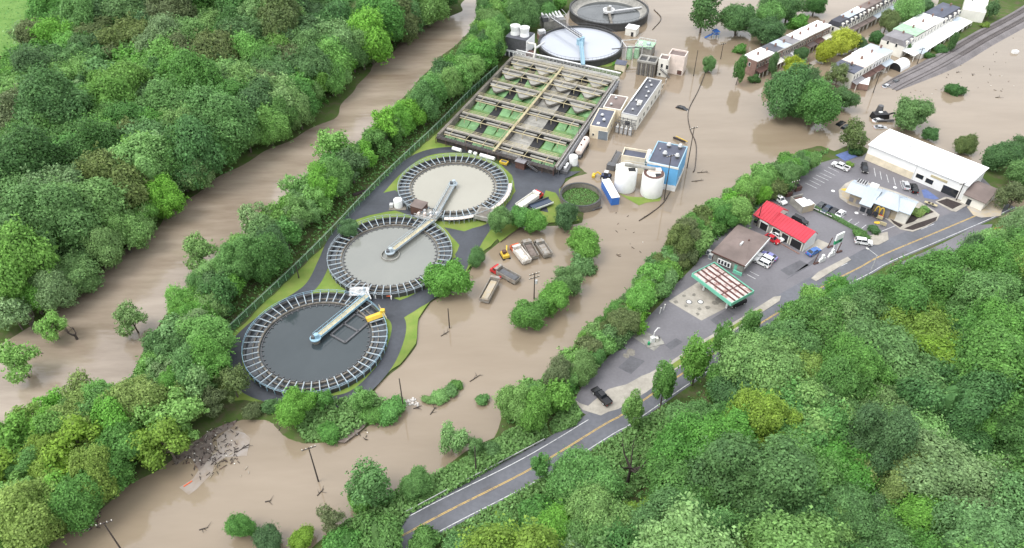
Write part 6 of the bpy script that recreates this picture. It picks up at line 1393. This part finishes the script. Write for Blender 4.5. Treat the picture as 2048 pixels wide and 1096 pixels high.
for u in (1.5,4.5,8.0,11.0): 
    if u<Dp*.62-1.5: opening(t,'R',u,1.0,1.3,1.3,'glass','window',Wd,-1,Dp*.62)
opening(t,'F',Wd*.25,.1,1.2,2.0,'glass','door',Wd,-1,Dp*.62)
t=thing('wrecked_machinery','heap of black scrap machinery in the flood behind the white hall','scrap heap',(*g(1762,236,0),0),.1)
m=MB(); m.box(-3.5,2.5,-1,1.6,0,1.8,'black',tx=.5); m.cyl((0.2,2.6),1.4,0,3.4,'steel',12,r1=.9); m.build('hulk',t); m=MB(); m.path([(2,0,1.2),(4.5,.4,1.6),(5,-.8,.4)],.3,'black'); m.path([(-3,-2.5,.5),(3,-3,.6)],.4,'steel'); m.build('boom',t); m=MB(); m.box(-1,0.2,.2,1,1.8,2.1,'white'); m.build('panel',t)
m=MB(); m.box(-2.8,2.8,-2.0,2.0,.02,.12,'paintb'); o=m.build('blue_pavement',loc=(*g(1693,312,ZP),ZP+.02)); o.rotation_euler=(0,0,.5); tag(o,'blue tarpaulin lying at the left end of the white hall','pavement')  # thin blue slab standing for a patch of slate blue pavement
# ------------------------------------------------------------------ the flooded town
def rowhouses(A, B, D, zr, n, specs, street):
    P0, an, W, loc = frame(A, B, zr); Dp = abs(loc(D)[1]); ca, sa = math.cos(an), math.sin(an); w = W/n
    for i in range(n):
        s = specs[i]
        t = thing(s.get('name','row_house'), s['label'], 'house', (P0[0]+ca*w*i, P0[1]+sa*w*i, 0), an, street)
        H = zr+s.get('dz',0)
        g0 = .04
        m = MB(); m.box(g0,w-g0,0,Dp,-.5,H-(2.0 if 'mansard' in s else .3),s['wall']); m.build('wall', t)
        if 'mansard' in s:
            m = MB(); b = H-2.0; k = .9
            m.hexa([(g0,-.25,b),(w-g0,-.25,b),(w-g0,Dp+.25,b),(g0,Dp+.25,b)],[(g0,k,H),(w-g0,k,H),(w-g0,Dp-k,H),(g0,Dp-k,H)],s['mansard']); m.build('mansard', t)
            m = MB(); m.box(g0,w-g0,k-.05,Dp-k+.05,H+.004,H+.12,s['roof']); m.build('roof', t)
            for u in (.28,.72):
                m = MB(); m.box(w*u-.55,w*u+.55,-.35,.9,b+.25,b+1.55,'offw'); o = m.build('dormer', t); m = MB(); m.box(w*u-.38,w*u+.38,-.38,-.35,b+.45,b+1.35,'glass'); m.build('pane', o)
        else:
            m = MB(); m.box(g0,w-g0,-.25,Dp+.1,H-.3,H-.05,s['roof']); m.box(g0,g0+.25,-.25,Dp+.1,H-.05,H+.12,s['roof']); ro = m.build('roof', t)
            m = MB(); m.box(g0,w-g0,-.3,-.25,H-.5,H,s.get('trim','offw')); m.build('cornice', t)
        m = MB(); m.box(w*.8,w*.8+.6,Dp*.45,Dp*.45+.6,H-.2,H+1.1,'brick'); m.build('chimney', t)
        for lv in ((3.4,) if zr < 6.4 else (3.6,)):
            for u in (.2,.5,.8):
                opening(t,'F',w*u-.4,lv,.8,1.4,'glass','window',w,0,Dp)
        opening(t,'F',w*.25-.4,.4,.9,1.5,'glass','window',w,0,Dp); opening(t,'F',w*.75-.45,-.3,.9,2.0,s.get('door','brown'),'door',w,0,Dp)
        if s.get('porch'):
            m = MB(); pd = s.get('pd',2.2); m.hexa([(g0+.1,-pd,2.35),(w-.15,-pd,2.35),(w-.15,-.02,2.9),(g0+.1,-.02,2.9)],[(g0+.1,-pd,2.5),(w-.15,-pd,2.5),(w-.15,-.02,3.05),(g0+.1,-.02,3.05)],s['porch']); po = m.build('porch_roof', t)
            for u in (.06,.5,.94): m = MB(); m.box(w*u-.09,w*u+.09,-pd+.05,-pd+.25,-.3,2.36,'offw'); m.build('porch_post', po)
        if i == 0:
            for u in (2.5,6.0):
                if u < Dp-1.5:
                    opening(t,'L',u,3.6,.8,1.4,'glass','window',w,0,Dp)
        if s.get('solar'):
            for (a,b) in ((.2,.25),(.2,.5),(.45,.5),(.5,.7),(.72,.35),(.72,.6)):
                m = MB(); m.box(w*a,w*a+w*.2,Dp*b,Dp*b+Dp*.18,H+.03,H+.12,'glass'); m.build('solar_panel', t)
BR='row of brick houses in the flood'
rowhouses((1514.5,122),(1663,49.5),(1481,113.5),6.6,9,[
 dict(wall='brick',roof='roofw',porch='brown',label='end house of the brick row nearest the plant, white roof and brick gable'),
 dict(wall='brick',roof='roofw',porch='brown',label='second house of the brick row, white roof next to the dark one'),
 dict(wall='brick',roof='roofd',porch='offw',label='brick row house with a dark patched roof',dz=.1),
 dict(wall='brickg',roof='metalr',porch='roofg',label='brick row house with a pale blue gray roof'),
 dict(wall='brickg',roof='roofg',porch='roofw',label='brick row house with a plain gray roof'),
 dict(wall='brickg',roof='roofw',porch='brown',label='brick row house with a white roof just beyond the gray one'),
 dict(wall='brick',roof='roofw',porch='mansardb',label='white roofed brick row house behind the dark round tree',dz=.1),
 dict(wall='brick',roof='roofw',porch='brown',label='white roofed brick row house, last but one from the far end'),
 dict(wall='brick',roof='roofw',porch='offw',label='far end house of the brick row, white roof')],BR)
MR='row of slate mansard houses in the flood'
rowhouses((1683,47),(1800,-14),(1656,40),7.4,7,[
 dict(wall='offw',roof='mansard',mansard='mansard',porch='roofg',label='nearest slate roofed house of the upper row, with two white dormers on a dark slope'),
 dict(wall='offw',roof='metalr',mansard='mansard',porch='roofbr',label='upper row house with a blue gray flat roof behind a dark mansard'),
 dict(wall='offw',roof='roofw',mansard='mansard',porch='roofbr',label='upper row house with a bright white flat top'),
 dict(wall='offw',roof='roofbr',mansard='mansardb',porch='roofbr',label='upper row house with a brown mansard, left one'),
 dict(wall='offw',roof='roofbr',mansard='mansardb',porch='metalr',label='upper row house with a brown mansard and pale porch roof'),
 dict(wall='offw',roof='roofg',mansard='mansard',porch='metalr',label='upper row house with a gray top near the picture edge'),
 dict(wall='offw',roof='roofg',mansard='mansard',porch='metalr',label='last slate roofed house at the top edge')],MR)
LR='white houses with coloured roofs in the flood'
rowhouses((1708,147),(1786,101),(1662,131),6.2,4,[
 dict(wall='offw',roof='roofb',solar=True,porch='roofg',label='white house with black solar panels on a slate blue roof'),
 dict(wall='offw',roof='pinkw',porch='brown',label='white house with a faded pink roof beside the solar panels'),
 dict(wall='white',roof='roofw',porch='brown',label='white house with a large white roof, right of the pink one',dz=.3),
 dict(wall='offw',roof='metalr',porch='metalr',label='white house with a pale blue roof above the arched tent')],LR)
WR='row of white porched houses near the railway'
rowhouses((1811,84),(1925,16),(1775,64),6.6,6,[
 dict(wall='offw',roof='roofg',mansard='roofg',porch='roofw',pd=5,label='gray mansard house with two white dormers at the head of the railway row'),
 dict(wall='offw',roof='greenp',trim='mansardb',porch='roofw',pd=6,label='railway row house with a greenish white roof and brown cornice'),
 dict(wall='offw',roof='roofw',trim='mansardb',porch='roofw',pd=6,label='railway row house with a white roof and brown cornice'),
 dict(wall='offw',roof='roofw',porch='roofw',pd=6,label='railway row house with an all white roof in the middle'),
 dict(wall='offw',roof='roofb',mansard='mansard',porch='roofw',pd=6,label='railway row house with a slate mansard, second from the far end'),
 dict(wall='offw',roof='roofb',mansard='mansard',porch='offw',pd=6,label='far end house of the railway row with a white gable')],WR)
t,W,y0,y1,H=bldg('flat_roofed_store','pale flat roofed building at the top edge beside the railway','building',(1926,18),(1972,26),(1938,-20),5,0,'offw','offw',.2)
vent(t,W*.3,y1*.5,H-.2); 
t=thing('arched_tent','white arched tent garage open at one end','tent',(*g(1797,135,0),0),math.radians(40)); m=MB(); pr=[]; n=9
for k in range(n+1): a=PI*k/n; pr.append((2.6*math.cos(a), 2.9*math.sin(a)**.8))
for (a,b) in zip(pr[:-1],pr[1:]): m.poly([(-3.5,a[0],a[1]),(3.5,a[0],a[1]),(3.5,b[0],b[1]),(-3.5,b[0],b[1])],'white')
m.poly([(3.5,p[0],p[1]) for p in pr],'white'); m.build('cover',t); m=MB(); m.poly([(-3.3,p[0]*.96,p[1]*.96) for p in pr][::-1],'black'); m.build('opening',t)
for k in range(2):
    m=MB()
    for (a,b) in zip(pr[:-1],pr[1:]): m.tube((-3.5+7*k,a[0],a[1]),(-3.5+7*k,b[0],b[1]),.07,.07,'gal',5)
    m.build('hoop',t)
t=thing('carport','low white carport roof beside the dark tree clump','carport',(*g(1712,170,0),0),math.radians(-25)); m=MB(); m.box(-4,4,-3.4,3.0,2.4,2.55,'roofw'); m.build('roof',t)
for a in ((-3.8,-3.2),(3.8,-3.2),(3.8,2.8),(-3.8,2.8)): m=MB(); m.box(a[0]-.1,a[0]+.1,a[1]-.1,a[1]+.1,-.3,2.4,'brown'); m.build('post',t)
m=MB(); m.box(-4.1,4.1,-3.6,-3.4,.2,2.4,'brick'); m.build('side_wall',t)
t=thing('back_shed','small shed with a blue gray roof in the flooded yard by the tent','shed',(*g(1836,112,0),0),math.radians(40)); m=MB(); m.box(-2.4,2.4,-2,2,-.3,2.2,'offw'); m.build('wall',t); m=MB(); m.hexa([(-2.6,-2.2,2.2),(2.6,-2.2,2.2),(2.6,2.2,2.2),(-2.6,2.2,2.2)],[(-2.6,-.1,3.1),(2.6,-.1,3.1),(2.6,.1,3.1),(-2.6,.1,3.1)],'metalr'); m.build('roof',t)
t=thing('back_shed','white shed between the railway row and the railway','shed',(*g(1905,52,0),.3),math.radians(30)); m=MB(); m.box(-2.2,2.2,-2,2,-.3,2.4,'white'); m.build('wall',t); m=MB(); m.hexa([(-2.4,-2.2,2.4),(2.4,-2.2,2.4),(2.4,2.2,2.4),(-2.4,2.2,2.4)],[(-2.4,-.1,3.2),(2.4,-.1,3.2),(2.4,.1,3.2),(-2.4,.1,3.2)],'metalr'); m.build('roof',t)
t=thing('playset','bright blue play frame and slide in the flood by the drooping tree','play frame',(*g(1430,74,0),0),.2); m=MB(); m.box(-1.2,1.2,-1.2,1.2,1.4,1.6,'blued'); m.build('deck',t); m=MB(); m.hexa([(-1.4,-1.4,2.6),(1.4,-1.4,2.6),(1.4,1.4,2.6),(-1.4,1.4,2.6)],[(-.1,-.1,3.6),(.1,-.1,3.6),(.1,.1,3.6),(-.1,.1,3.6)],'blued'); m.build('roof',t); m=MB(); m.beam((-1.2,0,1.6),(-4.5,0,.1),1,.15,'blued'); m.build('slide',t)
for a in ((-1.1,-1.1),(1.1,-1.1),(1.1,1.1),(-1.1,1.1)): m=MB(); m.box(a[0]-.1,a[0]+.1,a[1]-.1,a[1]+.1,-.3,2.6,'bluel'); m.build('post',t)
# ------------------------------------------------------------------ poles
def hgt(x, y, ty, z0):
    lo, hi = z0, z0+40
    for _ in range(40):
        md = (lo+hi)/2
        if proj(x, y, md)[1] > ty: lo = md
        else: hi = md
    return lo-z0
def pole(px, py, ty, label, arms=1, z=0.0, r=.17, name='utility_pole', an=.4, trans=False):
    x, y = g(px, py, z); h = hgt(x, y, ty, z); t = thing(name, label, 'utility pole', (x,y,z), an)
    m = MB(); m.tube((0,0,-.6),(0,0,h),r,r*.65,'wood',10); m.build('pole', t)
    for k in range(arms):
        m = MB(); m.beam((-1.4,.16,h-.5-k*1.2),(1.4,.16,h-.5-k*1.2),.14,.16,'wood'); a = m.build('crossarm', t)
        for xx in (-1.25,-.5,.5,1.25): m = MB(); m.cyl((xx,.16),.07,h-.42-k*1.2,h-.15-k*1.2,'offw',8); m.build('insulator', a)
    if trans: m = MB(); m.cyl((.4,-.2),.32,h-3.4,h-2.3,'gal',12); m.build('transformer', t)
for a in [(637,963,895,'utility pole standing in the open flood at the lower left',1),(247,1106,1045,'utility pole cut by the bottom edge at lower left',1),(808,822,757,'utility pole rising by the white rocks',0),(899,656,617,'short utility pole in the flood right of the dark tank',0),
          (1068,598,546,'utility pole with two crossarms beside the flooded tree row',2),(1328,400,310,'slim dark pole in front of the blue building',1),(1374,336,254,'tall pole with a crossarm right of the blue building',1),(1746,186,142,'utility pole in front of the solar roof house',1),
          (1387,152,100,'pole in the flood right of the tower block',0),(1441,118,86,'utility pole with a crossarm near the small upright tree',1),(1908,92,72,'pole beside the dark thin tree near the railway',0),(1834,128,96,'pole beside the blue gray shed',1)]:
    pole(*a[:3], a[3], a[4], trans=('two crossarms' in a[3]))
pole(952,942,893,'utility pole on the grassy bank beside the lower road',0,z=zg(*g(952,942,.6)))
pole(1581,402,361,'dark utility pole beside the bin enclosure',1,z=ZP); pole(1513,452,410,'utility pole at the left end of the red roof',0,z=ZP); pole(1912,401,365,'utility pole with a crossarm at the corner of the white hall',1,z=ZP); pole(598,556,529,'dark pole on the grass beside the fence',0,z=ZI,name='lamp_pole'); pole(1156,283,245,'thin lamp pole at the right side of the basin',0,z=ZI,r=.1,name='lamp_pole')
pole(1753,600,545,'street lamp pole across the road from the station sign',0,z=zg(*g(1753,600,.6))+.2,name='lamp_pole') if False else None
for (px,py,l) in ((1349,565,'white post nearest the canopy at the foot of the hedge'),(1327,620,'bent white pipe at the foot of the hedge'),(1319,627,'white post at the foot of the hedge by the empty lot')):
    t=thing('marker_post',l,'post',(*g(px,py,ZP),ZP)); m=MB(); m.tube((0,0,0),(.15,0,1.8),.14,.12,'white',8); m.build('post',t); m=MB(); m.cyl((.15,0),.18,1.75,1.95,'offw',8); m.build('cap',t)
# lamp arm over the road at right
x,y=g(1742,541,ZP); z=zg(x,y); t=thing('street_lamp','pale street lamp reaching over the road','street lamp',(x,y,z)); a=Vector((*g(1727,523,7.6),7.6-z))-Vector((x,y,0)); b=Vector((*g(1742,537,7.3),7.3-z))-Vector((x,y,0)); m=MB(); m.tube((0,0,-.3),(0,0,5.2),.12,.09,'gal',8); m.build('pole',t); m=MB(); m.tube((0,0,5.1),(-1.6,2.0,5.6),.07,.06,'gal',6); m.build('arm',t); m=MB(); m.beam((-1.6,2.0,5.6),(-2.1,2.6,5.6),.35,.15,'offw'); m.build('lamp_head',t)
# ------------------------------------------------------------------ fence along the river side
fl=smooth_line(wl([(428,698),(500,630),(590,545),(655,480),(742,387),(800,330),(876,258),(940,192),(1000,138)],ZI))
P0=fl[0]; t=thing('chain_link_fence','long green chain link fence between the river trees and the round tanks','fence',(P0.x,P0.y,ZI)); ps=resample(fl,3.0); fh=2.3
pm=None
for p in ps:
    if pm is None: m=MB(); m.tube((0,0,-.5),(0,0,fh+.1),.06,.06,'greenp',6); pm=m.mesh('post')
    link('post',pm,t,(p.x-P0.x,p.y-P0.y,0))
m=MB()
for a,b in zip(ps[:-1],ps[1:]): m.poly([(a.x-P0.x,a.y-P0.y,0),(b.x-P0.x,b.y-P0.y,0),(b.x-P0.x,b.y-P0.y,fh),(a.x-P0.x,a.y-P0.y,fh)],'chain')
m.build('mesh_panel',t); m=MB()
for a,b in zip(ps[:-1],ps[1:]):
    m.tube((a.x-P0.x,a.y-P0.y,fh),(b.x-P0.x,b.y-P0.y,fh),.05,.05,'greenp',5); m.tube((a.x-P0.x,a.y-P0.y,fh+.3),(b.x-P0.x,b.y-P0.y,fh+.3),.02,.02,'gal',4)
m.build('rail',t)
# low guard rail at the lower road
gl=smooth_line(wl([(808,1029),(900,980),(1000,928),(1107,872)],ZP)); P0=gl[0]; t=thing('guard_rail','pale guard rail along the flood side of the lower road','guard rail',(P0.x,P0.y,ZP)); ps=resample(gl,2.5)
for p in ps: m=MB(); m.box(-.08,.08,-.08,.08,-.4,.75,'wood'); m.build('post',t,loc=(p.x-P0.x,p.y-P0.y,0))
m=MB()
for a,b in zip(ps[:-1],ps[1:]): m.beam((a.x-P0.x,a.y-P0.y,.62),(b.x-P0.x,b.y-P0.y,.62),.10,.30,'gal')
m.build('rail',t)
# line of a drowned fence in the open flood
for nm,pts,l in (('fence_line',[(1420,120),(1398,178),(1377,222),(1380,258),(1392,290),(1390,335),(1386,345)],'thin dark drowned fence line curving through the flood beside the blue building'),('fence_line',[(1340,385),(1325,408),(1300,428),(1278,442)],'thin dark drowned fence line from the slim pole towards the hedge'),('fence_line',[(1308,20),(1322,38),(1305,60)],'drowned fence line right of the half empty tank')):
    L=smooth_line(wl(pts,0.0)); m=MB()
    for a,b in zip(L[:-1],L[1:]): m.beam((a.x,a.y,.12+.05*math.sin(a.x)),(b.x,b.y,.12+.05*math.sin(b.x)),.22,.3,'wood')
    for p in resample(L,4.0): m.tube((p.x,p.y,-.2),(p.x,p.y,.6),.07,.07,'wood',5)
    tag(m.build(nm),l,'fence')
# ------------------------------------------------------------------ drifting things
def drift(px, py, L, an, label, nb=3, r=.16, z=.05, name='drift_log'):
    t=thing(name,label,'driftwood',(*g(px,py,0),z),an); L*=.75; r*=.8; m=MB(); m.tube((-L/2,0,0),(L/2,0,.15),r,r*.5,'wood',7); m.build('trunk',t); m=MB()
    for k in range(nb): a=random.uniform(-1,1)*.9; x=random.uniform(-.3,.5)*L; m.tube((x,0,.05),(x+random.uniform(.3,1.0),random.choice((-1,1))*random.uniform(.5,1.3),random.uniform(.1,.6)),r*.5,r*.15,'wood',5)
    m.build('branch',t)
for a in [(486,897,4.0,.75,'straight drift log on the pale scum at lower left'),(641,985,2.4,1.0,'drifting root stump below the open water pole'),(407,1058,2.0,.3,'drift stump near the lower left corner'),(536,1003,1.4,.2,'small drift branch in the lower flood'),(890,668,3.2,.7,'drift log at the foot of the short pole'),(1405,345,4.5,.1,'drift log right of the blue building'),(1395,362,5.0,.15,'longer drift branch by the corner of the blue building'),(560,858,1.2,1.2,'small drift stick by the bright tree'),(1340,355,2.5,.2,'drift stick near the blue wall'),(1248,310,1.6,.5,'drift sticks left of the cream annexe'),(835,1000-185,2.5,.4,'drift branch at the end of the white rocks'),(950,757,4.0,.7,'drift branch at the tip of the green brush line'),(866,822,3.0,1.1,'drift branch under the green brush clump'),(60,705,9.0,-.12,'long trunk lying in the flooded river margin'),(1995,195,2.2,.1,'drift log alone in the flood at the right edge'),(1915,145,1.6,.5,'drift stick in the flood below the railway'),(1945,150,1.6,1.2,'drift stick in the flood, right of another below the railway'),(700,395,6,.5,'dark trunk at the river fence')]:
    drift(*a)
t=None
m=MB()
for k in range(46):
    x,y=g(random.uniform(795,838),random.uniform(797,812),.1); s=random.uniform(.18,.5)
    m.cyl((x,y),s,-.1,s*.8,'rock',6,r1=s*.6)
o=m.build('rock_pile'); tag(o,'scatter of pale broken rocks at the foot of the flood pole','rocks'); o['kind']='stuff'
m=MB()
for (x0,x1,y0,y1,n) in ((345,475,830,930,260),(150,200,1020,1060,40),(365,500,880,960,50),(1815,2030,70,190,60),(660,735,845,880,30),(1225,1290,420,520,14)):
    for k in range(n):
        x,y=g(random.uniform(x0,x1),random.uniform(y0,y1),.1); a=random.uniform(0,PI); L=random.uniform(.12,.5)
        mat=random.choice(['wood','wood','brown','mulch','tan','wood','mulch','white' if random.random()<.5 else 'wood'])
        z=.12 if x0<1000 else .03
        if mat=='white': m.box(x-.12,x+.12,y-.08,y+.1,z-.05,z+.12,'offw')
        else: m.beam((x-math.cos(a)*L,y-math.sin(a)*L,z),(x+math.cos(a)*L,y+math.sin(a)*L,z+random.uniform(0,.25)),.10,.10,mat)
o=m.build('flotsam'); tag(o,'scattered sticks and litter floating in flood debris','debris'); o['kind']='stuff'
t=thing('floating_box','white box floating alone in the flood at the right edge','floating box',(*g(2029,106,0),0),.1); m=MB(); m.box(-1.1,1.1,-.7,.7,-.2,.9,'white'); m.build('body',t); m=MB(); m.box(-1.15,1.15,-.75,.75,.9,1.0,'roofw'); m.build('lid',t)
t=thing('red_board','red board floating on the pale scum','board',(*g(376,968,0),.05),.8); m=MB(); m.box(-.9,.9,-.12,.12,0,.12,'orange'); m.build('plank',t)
t=thing('retaining_kerb','low block beside the rusty river debris at the fence','block',(*g(722,386,ZI),.2),.6); m=MB(); m.box(-2.5,2.5,-.6,.6,-.3,.7,'mulch'); m.build('block',t)
x,y=g(1893,498,8); t=thing('house_across_road','house with an orange tiled roof among trees on the hillside','house',(*g(2000,478,3),zg(*g(2000,478,3))),.5); m=MB(); m.box(-4,4,-3,3,-1,3,'cream'); m.build('wall',t); m=MB(); m.hexa([(-4.4,-3.4,3),(4.4,-3.4,3),(4.4,3.4,3),(-4.4,3.4,3)],[(-4.4,-.1,5.2),(4.4,-.1,5.2),(4.4,.1,5.2),(-4.4,.1,5.2)],'orange'); m.build('roof',t)
sheet('silt_wash',[(1935,414),(1960,400),(1990,392),(2010,410),(2000,432),(1965,436),(1945,430)],ZP+.045,'tan',jit=.3)
sheet('driveway',DRIVE,ZP+.05,'asphw')
# ------------------------------------------------------------------ light, sky, camera
W_=bpy.data.worlds.new('World'); S.world=W_; W_.use_nodes=True; nt=W_.node_tree; N=nt.nodes; L=nt.links
sky=N.new('ShaderNodeTexSky'); sky.sky_type='NISHITA'; sky.sun_disc=False; sky.sun_elevation=math.radians(60); sky.sun_rotation=math.radians(-115); sky.air_density=1.0; sky.dust_density=4.0; sky.ozone_density=1.0
hs=N.new('ShaderNodeHueSaturation'); hs.inputs['Saturation'].default_value=0.22; L.new(sky.outputs['Color'],hs.inputs['Color'])
mxs=N.new('ShaderNodeMix'); mxs.data_type='RGBA'; mxs.inputs['Factor'].default_value=0.6; mxs.inputs['B'].default_value=(7.4,7.7,8.1,1)
L.new(hs.outputs['Color'],mxs.inputs['A']); bg=N['Background']; bg.inputs['Strength'].default_value=0.15; L.new(mxs.outputs['Result'],bg.inputs['Color'])
sun=bpy.data.lights.new('sun','SUN'); sun.energy=1.0; sun.angle=math.radians(26); sun.color=(1.0,.97,.92)
so=bpy.data.objects.new('sun',sun); C.objects.link(so); el,az=math.radians(60),math.radians(-115)
d=Vector((math.sin(az)*math.cos(el),math.cos(az)*math.cos(el),math.sin(el))); so.rotation_euler=d.to_track_quat('Z','Y').to_euler(); so.location=d*300
cam=bpy.data.cameras.new('camera'); co=bpy.data.objects.new('camera',cam); C.objects.link(co); co.location=(0,0,CH); co.rotation_euler=(math.radians(90-41),0,0); cam.sensor_width=36; cam.sensor_fit='HORIZONTAL'; cam.lens=F/2048*36; cam.clip_start=1; cam.clip_end=8000
S.camera=co
vs_=S.view_settings; vs_.view_transform='Standard'; vs_.look='None'; vs_.exposure=0.85; vs_.gamma=1.0; vs_.use_curve_mapping=False
S.cycles.max_bounces=6; S.cycles.transparent_max_bounces=12
